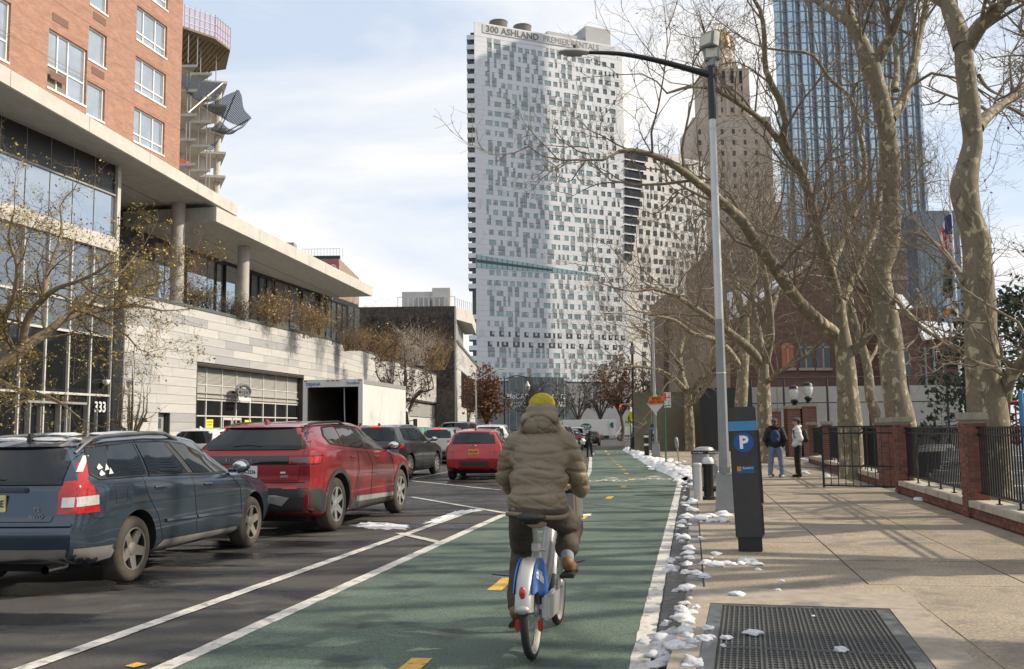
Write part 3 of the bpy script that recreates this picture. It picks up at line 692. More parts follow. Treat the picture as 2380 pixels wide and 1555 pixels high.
# --- far brick block with a hanging banner
YC = 120.
cb = thing('tan_brick_building', 'tan brick block with a red vertical banner rising behind the canopy', 'building', (0, YC, 0))
x0, x1 = AT(700, 600, YC).x, AT(788, 600, YC).x; zt = AT(740, 601, YC).z
g = MB(); g.bx(x0 - 10, x1, 0, 16, 0, zt); g.build('brick_wall', M_BRKT, cb)
g = MB(); g.bx(x0 - 10, x1 + .1, -.1, .4, zt, zt + .35); g.build('parapet', M_DKM, cb)
bx0, bx1 = AT(762, 620, YC).x, AT(786, 620, YC).x
g = MB(); g.bx(bx0, bx1, -.16, -.1, zt - 11, zt - .45); bn = g.build('banner', pm('red_banner', (.52, .10, .10), .7, var=.08), cb)
text('CAE', 1.15, M_LETW, bn, frame(((bx0 + bx1) / 2, -.17, zt - .75), (0, 0, -1), (0, -1, 0)), .01, bold=.02, align='LEFT')
g = MB()
for k in range(14): g.bx(x0 + k * .4 - .015, x0 + k * .4 + .015, .6, .63, zt + .35, zt + 1.4)
g.bx(x0, x1, .6, .63, zt + 1.36, zt + 1.4); g.build('roof_railing', M_ALU, cb)
ux = AT(668, 580, YC).x
g = MB(); g.bx(ux - 1.2, ux + 1.0, 2, 5, zt - 2, zt + 1.4); g.build('roof_plant_room', M_LITE, cb)
g = MB(); g.bx(ux - .9, ux + .3, 2.2, 4, zt + 1.4, zt + 2.6); g.build('cooling_unit', M_ALU, cb)

# --- concrete frame under construction
YQ = 110.
cq = thing('unfinished_concrete_building', 'unfinished concrete frame building with debris netting and saw-tooth balcony slabs', 'building', (0, 0, 0))
cc = lambda x, y: ((700 + x * .463) / 1.721, (80 + y * .463) / 1.721)
M_SLAB = pm('raw_concrete', (.52, .49, .44), .85, var=.15, scale=1.5, bump=.2, bscale=10)
def zq(x, y, Y): return AT(*cc(x, y), Y).z
z_top = zq(440, 545, 113); fl = 2.95
def Lp(cx, Y): return AT(*cc(cx, 900), Y)
for k in range(0, 12):
    z = z_top - k * fl
    pts = [Lp(-300, 104), Lp(40, 107), Lp(185, 107), Lp(120, 109.4), Lp(312, 109.5), Lp(220, 111.8), Lp(445, 112.5), Lp(400, 118), Lp(-300, 124)]
    g = MB(); g.prism([(p.x, p.y) for p in pts], lambda u, v, t: V((u, v, t)), z - .3, z); s_ = g.build('floor_slab', M_SLAB, cq, weld=True)
    g = MB(); q = Lp(30, 107.4); q2 = Lp(150, 109.3)
    g.add([V((q.x, q.y, z + .05)), V((q2.x, q2.y, z + .05)), V((q2.x, q2.y, z + .75)), V((q.x, q.y, z + .75))], [(0, 1, 2, 3)]); g.build('orange_mesh', pm('orange_netting', (.62, .13, .05), .8, var=.1), s_) if k > 3 else None
    for cx, Y in ((370, 114.5), (235, 113.5), (60, 112)):
        p = Lp(cx, Y); g = MB(); g.lathe([(.42, z - fl + .001), (.42, z - .301)], 14, c=(p.x, p.y, 0)); g.build('column', M_SLAB, cq, smooth=40)
    if k < 11:
        for cx, Y in ((130, 107.6), (205, 109.9), (275, 110.2), (360, 112.9), (305, 111), (100, 107.4)):
            p = Lp(cx + (k * 7 % 11) - 5, Y); g = MB(); g.tube([(p.x, p.y, z - fl + .001), (p.x, p.y, z - .301)], .06, 5); g.build('shoring_prop', M_ALU, cq)
zt = z_top + fl * 1.35
fp = [Lp(-300, 103), Lp(60, 105.5), Lp(330, 108.5), Lp(465, 112), Lp(430, 118), Lp(-300, 122)]
g = MB(); g.prism([(p.x, p.y) for p in fp], lambda u, v, t: V((u, v, t)), zt - .25, zt); fw = g.build('formwork_deck', pm('formwork_timber', (.22, .17, .11), .9, var=.4, scale=3), cq, weld=True)
for a, b in zip(fp[1:3], fp[2:4]):
    for k in range(7):
        p = a.lerp(b, k / 6); g = MB(); g.tube([(p.x, p.y, zt), (p.x, p.y, zt + 2.7)], .05, 5); g.build('guard_post', M_ALU, fw)
    for h in (.6, 1.5, 2.5):
        g = MB(); g.tube([(a.x, a.y, zt + h), (b.x, b.y, zt + h)], .04, 5); g.build('guard_rail', M_ALU, fw)
    g = MB(); g.add([(a.x, a.y + .1, zt), (b.x, b.y + .1, zt), (b.x, b.y + .1, zt + 2.4), (a.x, a.y + .1, zt + 2.4)], [(0, 1, 2, 3)]); g.build('pink_netting', pm('pink_net', (.70, .28, .33), .8, var=.1, alpha=.28), fw)
for i in range(12):
    a = fp[1].lerp(fp[3], i / 12) + V((0, .5, 0)); b = a + V((-6, 9, 0)); g = MB(); g.tube([(a.x, a.y, zt - .4), (b.x, b.y, zt - .4)], .09, 4); g.build('formwork_beam', MATS['formwork_timber'], fw)
for cx, Y in ((100, 106.5), (180, 107.4), (345, 112.4), (210, 110)):
    p = Lp(cx, Y); g = MB(); g.tube([(p.x, p.y, z_top), (p.x, p.y, zt - .25)], .06, 5); g.build('shoring_prop', M_ALU, cq)
# debris netting: two sagging sails on poles
def sail(c4s, sag, n=12):
    a, b, c, d = c4s; rows = []
    for i in range(n + 1):
        row = []
        for j in range(n + 1):
            u, v = i / n, j / n; p = (a.lerp(b, u)).lerp(d.lerp(c, u), v); p = p + V((0, 0, -sag * 4 * u * (1 - u) * (.3 + v) - .35 * sag * sin(v * pi))) + noise.noise_vector(p * .5) * .35; row.append(p)
        rows.append(row)
    g = MB(); g.grid(rows); return g
def net_mat():
    m = bpy.data.materials.new('debris_net'); m.use_nodes = True; N, L, b = nodes_of(m); tc = N.new('ShaderNodeTexCoord')
    b.inputs['Base Color'].default_value = (.035, .05, .075, 1); b.inputs['Roughness'].default_value = .8
    ws = []
    for r in (radians(45), radians(-45)):
        mp = N.new('ShaderNodeMapping'); mp.inputs['Rotation'].default_value = (0, r, 0); L.new(tc.outputs['Object'], mp.inputs[0])
        wv = N.new('ShaderNodeTexWave'); wv.inputs['Scale'].default_value = 1.6; L.new(mp.outputs[0], wv.inputs['Vector']); ws.append(wv.outputs['Fac'])
    mx = N.new('ShaderNodeMath'); mx.operation = 'MAXIMUM'; L.new(ws[0], mx.inputs[0]); L.new(ws[1], mx.inputs[1])
    mr = N.new('ShaderNodeMapRange'); mr.inputs[1].default_value = .3; mr.inputs[2].default_value = .95; mr.inputs[3].default_value = .38; mr.inputs[4].default_value = .98; L.new(mx.outputs[0], mr.inputs[0]); L.new(mr.outputs[0], b.inputs['Alpha']); return m
M_NET = net_mat()
Q = lambda x, y, Y: AT(*cc(x, y), Y)
sail([Q(20, 420, 105), Q(410, 545, 112), Q(380, 640, 113), Q(60, 560, 106)], 1.1).build('debris_netting', M_NET, cq, smooth=60)
sail([Q(240, 735, 111), Q(538, 600, 108), Q(660, 845, 107), Q(420, 830, 111)], .8).build('debris_netting', M_NET, cq, smooth=60)
sail([Q(270, 940, 111.5), Q(440, 970, 111), Q(655, 850, 107), Q(380, 860, 111.4)], 1.0).build('debris_netting', M_NET, cq, smooth=60)
sail([Q(250, 1100, 112), Q(340, 1130, 112.5), Q(410, 1000, 113), Q(270, 1050, 112)], .4).build('debris_netting', M_NET, cq, smooth=60)
for a, b in ((Q(388, 955, 111.5), Q(538, 600, 108)), (Q(440, 970, 111.2), Q(665, 843, 107)), (Q(115, 800, 107), Q(412, 545, 112))):
    g = MB(); g.tube([a, b], .09, 6); g.build('netting_pole', M_LITE, cq)
# ================================================================== SKYLINE AND FAR BUILDINGS
M_TWW = pm('white_cladding', (.66, .67, .69), .55, .1, var=.05, scale=.15, c2=(.56, .57, .60), s2=.3, t2=.55)
M_TWG = pm('grey_spandrel', (.31, .315, .33), .6, .1, var=.1, scale=.6)
M_TWGL = pm('tower_glass', (.24, .305, .31), .08, .4, var=.35, scale=.12)
M_TWD = pm('tower_dark_glass', (.05, .06, .07), .06, .2, var=.3, scale=.3)
M_TWB = pm('balcony_glass', (.55, .6, .62), .1, .3, var=.05)
YT = 268.; TH = radians(66); tD = V((sin(TH), cos(TH), 0)); T0 = AT(1110, 1000, YT); T0.z = 0
tw = thing('apartment_tower', 'tall white panelled apartment tower lettered 300 ASHLAND along its roofline', 'building', T0, pi / 2 - TH)
ht = lambda x, y: HIT(x, y, T0, tD)
WT = ht(1455, 500)[0]; HT = ht(1116, 52)[1]
zb = ht(1250, 886)[1]
NF = 34; fh = (HT - 5.2 - zb) / NF; mod = .72; nc = int((WT - 2.2) / mod)
slot = [ht(1480, 345), ht(1416, 700)]           # the leaning recess between the wings
def slot_x(z): return slot[1][0] + (slot[0][0] - slot[1][0]) * (z - slot[1][1]) / (slot[0][1] - slot[1][1])
rnd = random.Random(11)
# wedge of green glass: between two lines
wz0, wz1, wz2 = ht(1112, 592)[1], ht(1112, 622)[1], ht(1395, 640)
def in_wedge(x, z0, z1):
    f = max(0, 1 - x / wz2[0]); top = wz2[1] + (wz0 - wz2[1]) * f; bot = wz2[1] + (wz1 - wz2[1]) * f
    return f > 0 and z1 > bot - .2 and z0 < top + .2
WR = -(pi / 2 - TH); Rw = Matrix.Rotation(WR, 3, 'Z')      # world-aligned directions inside the tower's frame
bk1 = Rw @ V((-.036, 1, 0)) * 24; bk2 = Rw @ V((.25, 1, 0)) * 24
front = MB(); front.prism([(0, .3), (WT, .3), (WT + bk2.x, .3 + bk2.y), (bk1.x, .3 + bk1.y)], lambda u, v, t: V((u, v, t)), zb, HT - .2); front.build('tower_core', M_TWW, tw, weld=True)
cells = []; spand = []
for f in range(NF):
    z0 = zb + f * fh + fh * .28; z1 = z0 + fh * .52; c = 1
    tall = f in (12, 20, 27)
    while c < nc - 1:
        gap = rnd.choice((1, 1, 2, 2)); c += gap; n = rnd.choice((1, 2, 2, 2, 3))
        if c + n >= nc: break
        x0 = 1.9 + c * mod; x1 = x0 + n * mod
        if not in_wedge((x0 + x1) / 2, z0, z1) and x1 < WT - .6: cells.append((x0, x1, z0, z1, n, f))
        if rnd.random() < .45 and not in_wedge((x0 + x1) / 2, z1, z1 + fh * .5): spand.append((x0 + rnd.choice((0, 0, mod)), x1, z1 + .02, z0 + fh - .02))
        c += n
# front skin as strips of panels with recessed windows
for f in range(NF):
    z0 = zb + f * fh; a, b = z0 + fh * .28, z0 + fh * .80; g = MB()
    row = sorted([(x0, x1) for x0, x1, _, _, _, ff in cells if ff == f]); cur = 0
    for x0, x1 in row: g.bx(cur, x0, 0, .29, a, b); cur = x1
    g.bx(cur, WT, 0, .29, a, b); g.bx(0, WT, .2, .29, a - .3, a - .01); stuff(g.build('pier_panel', M_TWW, tw))
    g = MB(); g.bx(0, WT, .0, .29, b + .025, z0 + fh + fh * .28 - .025); g.build('panel_course', M_TWW, tw)
g = MB(); g.bx(0, WT, 0, .29, zb, zb + fh * .28 - .02); g.build('plinth_course', M_TWW, tw); g = MB(); g.bx(0, WT, 0, .29, zb + NF * fh + fh * .3, HT); g.build('parapet', M_TWW, tw)
g = MB(); g.bx(2.6, WT * .95, -.15, -.02, HT - 3.0, HT - .4); sgn = g.build('sign_band', pm('sign_backing', (.55, .55, .54), .6, var=.05, scale=.2), tw)
text('300 ASHLAND', 2.75, pm('sign_dark', (.13, .13, .135), .6, var=.05), sgn, BACK((3.6, -.16, HT - 1.7)), .05, bold=.05, align='LEFT')
text('PREMIER RENTALS', 2.6, pm('sign_mid', (.27, .27, .27), .6, var=.05), sgn, BACK((22.4, -.16, HT - 1.7)), .05, bold=-.01, align='LEFT', sx=.92)
wm = {}
def win_mesh(n, k):
    if (n, k) not in wm:
        g = MB(); W = n * mod; H = fh * .52; g.cur = 0; g.bx(.03, W - .03, .16, .2, .03, H - .03)
        g.cur = 1
        for i in range(n + 1): g.bx(i * mod - .035, i * mod + .035, .08, .2, 0, H)
        g.bx(0, W, .08, .159, 0, .06); g.cur = 2
        for i in range(n):
            h = [.0, .35, .6, .25, 0][(k * 3 + i * 2) % 5]
            if h: g.bx(i * mod + .05, (i + 1) * mod - .05, .13, .158, H * (1 - h), H - .05)
        wm[(n, k)] = g.mesh('window', [M_TWGL if k else M_TWD, M_TWG, pm('blind', (.55, .60, .58), .5, var=.1, scale=.5)])
    return wm[(n, k)]
rnd.shuffle(cells); cells.sort(key=lambda q: q[5] not in (3, 4)); far = MB()
for i, (x0, x1, z0, z1, n, f) in enumerate(cells):
    dark = f in (3, 4) ; k = 0 if dark and rnd.random() < .9 else rnd.choice((1, 2, 3, 1, 2))
    if i < 300: link('window', win_mesh(n, k), tw, (x0, 0, z0))
    else: far.bx(x0 + .03, x1 - .03, .14, .2, z0, z1)
stuff(far.build('window_pane', M_TWGL, tw))
sm = {}
for x0, x1, z0, z1 in rnd.sample(spand, min(300, len(spand))):
    key = round((x1 - x0) / mod)
    if key < 1: continue
    if key not in sm: g = MB(); [g.bx(i * mod + .03, (i + 1) * mod - .03, -.06, -.01, 0, fh * .44) for i in range(key)]; sm[key] = g.mesh('spandrel_panel', M_TWG)
    link('spandrel_panel', sm[key], tw, (x0, 0, z0 + .03))
# glass wedge
g = MB(); g.prism([(0, wz0), (wz2[0], wz2[1] + .1), (wz2[0], wz2[1] - .1), (0, wz1)], lambda u, v, t: V((u, t, v)), -.12, .1); wg = g.build('glass_wedge', pm('wedge_glass', (.24, .34, .33), .05, .5, var=.25, scale=.2), tw, weld=True)
for k in range(24):
    x = wz2[0] * k / 25; f = 1 - k / 25; g = MB(); g.bx(x - .06, x + .06, -.2, -.121, wz2[1] + (wz1 - wz2[1]) * f, wz2[1] + (wz0 - wz2[1]) * f); g.build('mullion', M_TWD, wg)
g = MB(); g.prism([(0, (wz0 + wz1) / 2 + .5), (wz2[0] * .6, wz2[1] + .9), (wz2[0] * .6, wz2[1] + .3), (0, (wz0 + wz1) / 2 - .4)], lambda u, v, t: V((u, t, v)), -.19, -.121); g.build('dark_spandrel', M_TWD, wg, weld=True)
# balconies on the left corner
g = MB(); g.bx(-1.2, -.04, 1.0, 15, 0, HT - 3); g.build('corner_glazing', M_TWD, tw, rz=WR)
for f in range(NF + 1):
    z = zb + f * fh
    if f in (7, 8): continue
    b = link('balcony', None, tw, (0, 0, z), rz=WR)
    g = MB(); g.bx(-2.3, -.01, .1, 6, -.25, 0); g.build('balcony_slab', M_TWW, b)
    g = MB(); g.bx(-2.3, -2.24, .1, 6, .0, 1.1); g.bx(-2.23, -.01, .1, .16, .0, 1.1); g.build('glass_railing', M_TWB, b)
# roof: tanks and bulkheads
for x in (11.2, 19.3):
    tk = link('water_tank', None, tw, (x, 8, HT + 1.2))
    g = MB(); g.lathe([(2.6, 0), (2.75, 3.6)], 20); g.build('tank_wall', pm('tank_timber', (.13, .12, .11), .8, var=.3, scale=.8, stretch=(4, 4, .3)), tk, smooth=40)
    g = MB(); g.lathe([(2.95, 3.6), (.1, 4.9), (.05, 5.5)], 20); g.build('tank_roof', pm('tank_snow', (.7, .72, .75), .6, var=.05), tk, smooth=40)
for q in ((27, 47, 6, 16, 4.0), (40, 49, 5, 14, 7.5)):
    g = MB(); g.bx(q[0], q[1], q[2], q[3], HT - .5, HT + q[4]); g.build('roof_bulkhead', pm('bulkhead_metal', (.36, .365, .37), .6, .2, var=.08, scale=.5), tw)
# lower glazed entrance and its name letters
z0e = 0.1
g = MB(); g.prism([(0, .3), (WT, .3), (WT + bk2.x, .3 + bk2.y), (bk1.x, .3 + bk1.y)], lambda u, v, t: V((u, v, t)), 0, zb); g.build('base_wall', pm('base_grey', (.22, .23, .245), .6, var=.1, scale=.3), tw)
e0, e1, e2 = ht(1182, 886), ht(1310, 886), ht(1338, 950)
g = MB(); g.prism([(e0[0], e2[1] - 6), (e2[0] + 1, e2[1] - 6), (e2[0], e2[1] + 1), (e1[0], zb + 1.2), (e0[0], zb + 1.2)], lambda u, v, t: V((u, t, v)), -.1, .2); en = g.build('entrance_glazing', pm('entrance_glass', (.08, .10, .105), .06, .25, var=.5, scale=.25), tw, weld=True)
for k in range(9): x = e0[0] + (e1[0] - e0[0]) * k / 8; g = MB(); g.bx(x - .1, x + .1, -.25, -.11, e2[1] - 6, zb + 1.1); g.build('mullion', M_TWG, en)
g = MB(); g.tube([(e0[0] + 1, -.2, e2[1]), (e1[0] - 5, -.2, zb - .5)], .45, 4); g.build('stair_flight', M_TWG, en)
zl = ht(1230, 922)[1]
text('MoCADA   651 ARTS', 2.1, M_LETW, tw, BACK((ht(1176, 922)[0], -.4, zl)), .05, bold=.03, align='LEFT')
text('BROOKLYN PUBLIC LIBRARY', 2.0, M_LETW, tw, BACK((ht(1180, 933)[0], -.4, zl - 2.3)), .05, bold=.025, align='LEFT', sx=.72)
text('BAM', 2.0, MATS['grey_spandrel'], tw, BACK((ht(1130, 928)[0], -.4, zl - .6)), .05, bold=.02, align='LEFT')
# second, sunlit wing
W0 = T0 + tD * WT; WHd = radians(58); wD = V((sin(WHd), cos(WHd), 0))
wg2 = link('side_wing', None, tw, (WT, 0, 0), rz=(pi / 2 - WHd) - (pi / 2 - TH))
hw = lambda x, y: HIT(x, y, W0, wD)
z2 = hw(1500, 350)[1]; Lw = hw(1640, 400)[0]
sx0 = slot_x
g = MB(); g.bx(0, Lw, .3, 16, 0, z2); g.build('wing_core', pm('sunny_cladding', (.62, .60, .57), .6, var=.05, scale=.2), wg2)
pm('tower_mid_glass', (.10, .12, .13), .08, .3, var=.4, scale=.15); fw_ = MB(); r2 = random.Random(5); nw = 0
for f in range(int((z2 - 8) / fh)):
    z = 9 + f * fh; c = 2
    while c < Lw / mod - 4:
        c += r2.choice((1, 2, 2, 3)); n = r2.choice((1, 2, 2))
        x = 2.5 + c * mod
        if x + n * mod < Lw - .5:
            g = MB(); g.bx(x, x + n * mod - .06, .14, .299, z, z + fh * .52); g.build('window', MATS['tower_mid_glass'], wg2) if nw < 250 else fw_.bx(x, x + n * mod - .06, .24, .299, z, z + fh * .52); nw += 1
            if r2.random() < .35: g = MB(); g.bx(x, x + n * mod - .06, .22, .298, z + fh * .55, z + fh * .97); g.build('spandrel_panel', M_TWG, wg2)
        c += n
if fw_.v: stuff(fw_.build('window_pane', M_TWD, wg2))
# recess with stacked balconies
for f in range(int((z2 - 55) / fh) + 1):
    z = z2 - f * fh - 1; t = f * fh / (z2 - 50); xa = -1.2 * t; xb = 8.0 * (1 - t) + .6
    g = MB(); g.bx(xa, xb, -.14, .1, z - fh + .5, z - .3); g.build('recess_glazing', M_TWD, wg2)
    g = MB(); g.bx(xa, xb, -.5, -.15, z - .3, z); g.build('recess_slab', M_TWW, wg2)

# --- domed bank tower
YW = 353.
bk = thing('domed_tower', 'tan stone setback tower crowned by a golden ribbed dome', 'building', (AT(1692, 900, YW).x, YW, 0))
M_TAN = pm('tan_limestone', (.50, .42, .34), .8, var=.12, scale=.08, c2=(.44, .37, .30), s2=.2, t2=.55)
M_DOME = pm('gilded_dome', (.36, .24, .12), .5, .3, var=.25, scale=.3)
X = lambda px: AT(px, 200, YW).x - bk.location.x
Zp = lambda py: AT(1692, py, YW).z
def blk(name, xa, xb, y0, y1, z0, z1, m=M_TAN): g = MB(); g.bx(xa, xb, y0, y1, z0, z1); return g.build(name, m, bk)
blk('base_block', X(1575), X(1830), 0, 40, 0, Zp(470)); blk('shoulder_block', X(1610), X(1792), 2, 30, Zp(470), Zp(268)); blk('shaft_block', X(1640), X(1748), 4, 22, Zp(268), Zp(150))
cx = (X(1655) + X(1727)) / 2; rd = (X(1727) - X(1655)) / 2
M45 = Matrix.Translation((cx, 13, 0))
g = MB(); g.lathe([(rd * 1.18, Zp(150)), (rd * 1.18, Zp(118)), (rd, Zp(112)), (rd, Zp(88))], 8, c=(cx, 13, 0)); g.build('drum', M_TAN, bk)
prof = [(rd * cos(t), Zp(88) + (Zp(38) - Zp(88)) * sin(t)) for t in [radians(a) for a in (0, 15, 30, 45, 60, 72, 82, 89)]]
g = MB(); g.lathe(prof, 16, c=(cx, 13, 0)); dm = g.build('dome', M_DOME, bk, smooth=30)
for k in range(16):
    t = 2 * pi * k / 16; g = MB(); g.tube([(cx + r * 1.01 * cos(t), 13 + r * 1.01 * sin(t), z) for r, z in prof], .35, 4); g.build('dome_rib', pm('rib_gold', (.55, .42, .25), .5, .2, var=.1), dm)
wmsh = MB(); wmsh.bx(0, 1.1, -.06, .3, 0, 1.9); wmm = wmsh.mesh('window', pm('dull_window', (.12, .115, .11), .2, .2, var=.3, scale=.2)); n = 0
for xa, xb, yy, za, zb_, st in ((X(1612), X(1790), 2, Zp(470), Zp(280), 3.1), (X(1642), X(1746), 4, Zp(262), Zp(160), 3.0), (X(1580), X(1826), 0, Zp(760), Zp(480), 3.4)):
    z = za + 1.5
    while z < zb_ - 2:
        x = xa + 1.6
        while x < xb - 2:
            if n < 300: link('window', wmm, bk, (x, yy, z)); n += 1
            x += st * 1.4
        z += 4.3
for px in (1655, 1675, 1695, 1715, 1735):
    blk('buttress', X(px) - .6, X(px) + .6, 3.2, 3.99, Zp(262), Zp(140)); blk('arch_window', X(px) + 1.6, X(px) + 3.4, 3.9, 3.98, Zp(150) - 6, Zp(150) - 1, M_TWD) if px < 1735 else None

# --- blue glass tower
YG = 250.
gt = thing('blue_glass_tower', 'blue glass tower with dark vertical fins rising out of the picture', 'building', (AT(1803, 120, YG).x, YG, 0))
M_BLU = pm('sky_blue_glass', (.42, .55, .64), .06, .7, var=.25, scale=.06, stretch=(1, 1, .25))
M_FIN = pm('dark_fin', (.19, .22, .265), .45, .3, var=.2, scale=.2)  # fins and glass lightened: distance haze put into their colours
GX = lambda px: (AT(px, 320, YG).x - gt.location.x) * 1.0
wtot = GX(2140)
g = MB(); g.prism([(0, .3), (wtot, .3), (wtot + 9, 30), (9, 30)], lambda u, v, t: V((u, v, t)), 0, 175); g.build('tower_core', M_FIN, gt, weld=True)
nbay = 22
for k in range(nbay):
    x0, x1 = wtot * k / nbay, wtot * (k + 1) / nbay
    if k % 2 == 0: g = MB(); g.bx(x0 + .05, x1 + (x1 - x0) * .35, 0, .29, 20, 175); g.build('glass_strip', M_BLU, gt)
    g = MB(); g.bx(x1 - .16, x1 + .16, -.35, -.001, 12, 175); g.build('fin', M_FIN, gt)
for z in range(22, 175, 3):
    g = MB(); g.bx(0, wtot, -.05, -.005, z, z + .35); g.build('floor_band', M_FIN, gt)
s_x = GX(2152); g = MB(); g.bx(wtot + .01, s_x, 1, 28, 0, AT(2140, 165, YG).z); g.build('side_strip', M_BLU, gt)
g = MB(); g.bx(GX(2095), GX(2192), -6, -.4, 0, AT(2140, 490, YG - 6).z); lb = g.build('lower_block', M_FIN, gt)
for k in range(8): g = MB(); x = GX(2100) + (GX(2188) - GX(2100)) * k / 8; g.bx(x, x + .9, -6.1, -6.001, 3, AT(2140, 600, YG).z); g.build('glass_strip', pm('dim_blue_glass', (.18, .25, .29), .06, .6, var=.2, scale=.1), lb)
# other mid-distance blocks behind the trees
ob = thing('brown_stone_building', 'brown masonry block with banded floors seen through the branches', 'building', (AT(1690, 900, 140).x, 140, 0))
zo = AT(1900, 555, 140).z; xo = AT(2110, 700, 140).x - ob.location.x
g = MB(); g.bx(0, xo, 0, 30, 0, zo); g.build('masonry_wall', pm('brown_masonry', (.20, .15, .125), .85, var=.2, scale=.3), ob)
for k in range(5):
    z = zo - 2 - k * 4.4; g = MB(); g.bx(-.1, xo + .1, -.15, -.01, z, z + .5); g.build('stone_band', pm('band_stone', (.36, .31, .27), .8, var=.1), ob)
    for j in range(11): x = 1.2 + j * (xo - 2) / 11; g = MB(); g.bx(x, x + 1.3, -.05, .1, z - 3.1, z - .8); g.build('window', M_TWD, ob)

# ================================================================== CHURCH HALL, COURT WALL, PARK BACKDROP
d2 = lambda x, y: ((2700 + x * .643) / 1.721, (900 + y * .643) / 1.721)
YH = 70.
ch = thing('brick_church_hall', 'dark old brick church hall with steep gable and snow on its roofs', 'building', (0, YH, 0))
A2 = lambda x, y, dy=0: (AT(*d2(x, y), YH + dy).x, AT(*d2(x, y), YH + dy).z)
M_RSNOW = pm('roof_snow', (.78, .80, .84), .7, var=.05, scale=.6, bump=.2, bscale=3)
M_STUC = pm('brown_stucco', (.22, .175, .13), .9, var=.15, scale=.6, c2=(.17, .135, .10), s2=.5, t2=.55)
def gab(poly, y0, y1, name, mat): g = MB(); g.prism([A2(*p) for p in poly], lambda u, v, t: V((u, t, v)), y0, y1); return g.build(name, mat, ch, weld=True)
base = 1250
gab([(325, base), (325, 620), (890, 195), (1400, 560), (1400, base)], 0, 14, 'gable_wall', M_BRKD)
g = MB(); a, b, c = A2(315, 628), A2(890, 190), A2(1405, 565)
g.add([(a[0], -.2, a[1]), (b[0], -.2, b[1]), (b[0], 14, b[1]), (a[0], 14, a[1]), (c[0], -.2, c[1]), (c[0], 14, c[1])], [(0, 1, 2, 3), (1, 4, 5, 2)]); g.build('gable_roof', M_RSNOW, ch)
g = MB(); 
for (p, q) in ((a, b), (b, c)): g.tube([(p[0], -.15, p[1] - .1), (q[0], -.15, q[1] - .1)], .16, 4)
g.build('verge_coping', pm('verge_stone', (.30, .25, .22), .8, var=.15), ch)
for i, (x0, x1) in enumerate(((665, 735), (775, 850), (880, 960))):
    xa, zb2 = A2(x0, 890); xb, zt2 = A2(x1, 760); r = (xb - xa) / 2; pl = [(xa, zb2), (xb, zb2), (xb, zt2)] + [(xa + r + r * cos(t), zt2 + r * .75 * sin(t)) for t in [pi * k / 8 for k in range(1, 8)]] + [(xa, zt2)]
    g = MB(); g.prism(pl, lambda u, v, t: V((u, t, v)), -.06, -.002); wn = g.build('arched_window', [pm('boarded_orange', (.34, .13, .06), .8, var=.2, scale=1), M_TWD, M_TWD][i] if True else None, ch, weld=True)
    g = MB(); g.bx(xa + r - .06, xa + r + .06, -.1, -.061, zb2, zt2 + r * .6); g.bx(xa, xb, -.1, -.061, zt2 - .06, zt2 + .06); g.build('window_bar', MATS['verge_stone'], wn)
    g = MB(); g.bx(xa - .1, xb + .1, -.2, -.061, zb2 - .2, zb2); g.build('window_sill', MATS['verge_stone'], wn)
gab([(1180, base), (1180, 560), (1515, 540), (1525, 715), (1840, 672), (1840, base)], -3, -.3, 'side_wing_wall', M_BRKD)
g = MB(); q = [A2(*p, -2) for p in ((1320, 390), (1560, 380), (1690, 605), (1500, 592), (1380, 480))]
g.prism(q, lambda u, v, t: V((u, t + (v - q[3][1]) * .5, v)), 1.0, 1.4); g.build('upper_roof', M_RSNOW, ch, weld=True)
g = MB(); rp_ = [A2(*p, -2) for p in ((1565, 370), (1695, 610))]
for k in range(14): t0, t1 = k / 14, (k + 1) / 14; P0 = V((rp_[0][0] + (rp_[1][0] - rp_[0][0]) * t0, 0, rp_[0][1] + (rp_[1][1] - rp_[0][1]) * t0)); P1 = V((rp_[0][0] + (rp_[1][0] - rp_[0][0]) * t1, 0, rp_[0][1] + (rp_[1][1] - rp_[0][1]) * t1)); g.tube([P0, P1], [.16, .24], 8)
g.build('ridge_tiles', pm('slate_tile', (.13, .12, .115), .7, var=.2), ch, smooth=40)
g = MB(); q = [A2(*p, -3) for p in ((1500, 590), (1690, 610), (1840, 640), (1840, 680), (1525, 722))]; g.prism(q, lambda u, v, t: V((u, t + (v - q[3][1]) * .6, v)), -3.6, -3.1); g.build('lower_roof', M_RSNOW, ch, weld=True)
for x in (1440, 1490): 
    xx, zz = A2(x, 780); g = MB(); g.tube([(xx, -3.1, .2), (xx, -3.1, zz)], .09, 8); g.build('drain_pipe', pm('pipe_green', (.22, .26, .24), .6, .3, var=.2), ch)
for x0, x1, y0, y1 in ((1405, 1460, 800, 960),):
    xa, za = A2(x0, y1, -3); xb, zb2 = A2(x1, y0, -3); g = MB(); g.bx(xa, xb, -3.08, -3.001, za, zb2); g.build('blocked_window', M_TWD, ch)
gab([(-30, base), (-30, 400), (330, 400), (330, base)], 3, 10, 'rear_block', pm('rear_brown', (.15, .11, .085), .9, var=.2, scale=.4))
gab([(0, base), (0, 480), (325, 480), (325, base)], -1, 2.9, 'stucco_wall', M_STUC)
gab([(315, 600), (320, 430), (445, 430), (450, 560)], -1.2, -.3, 'snowy_lean_to', M_RSNOW)
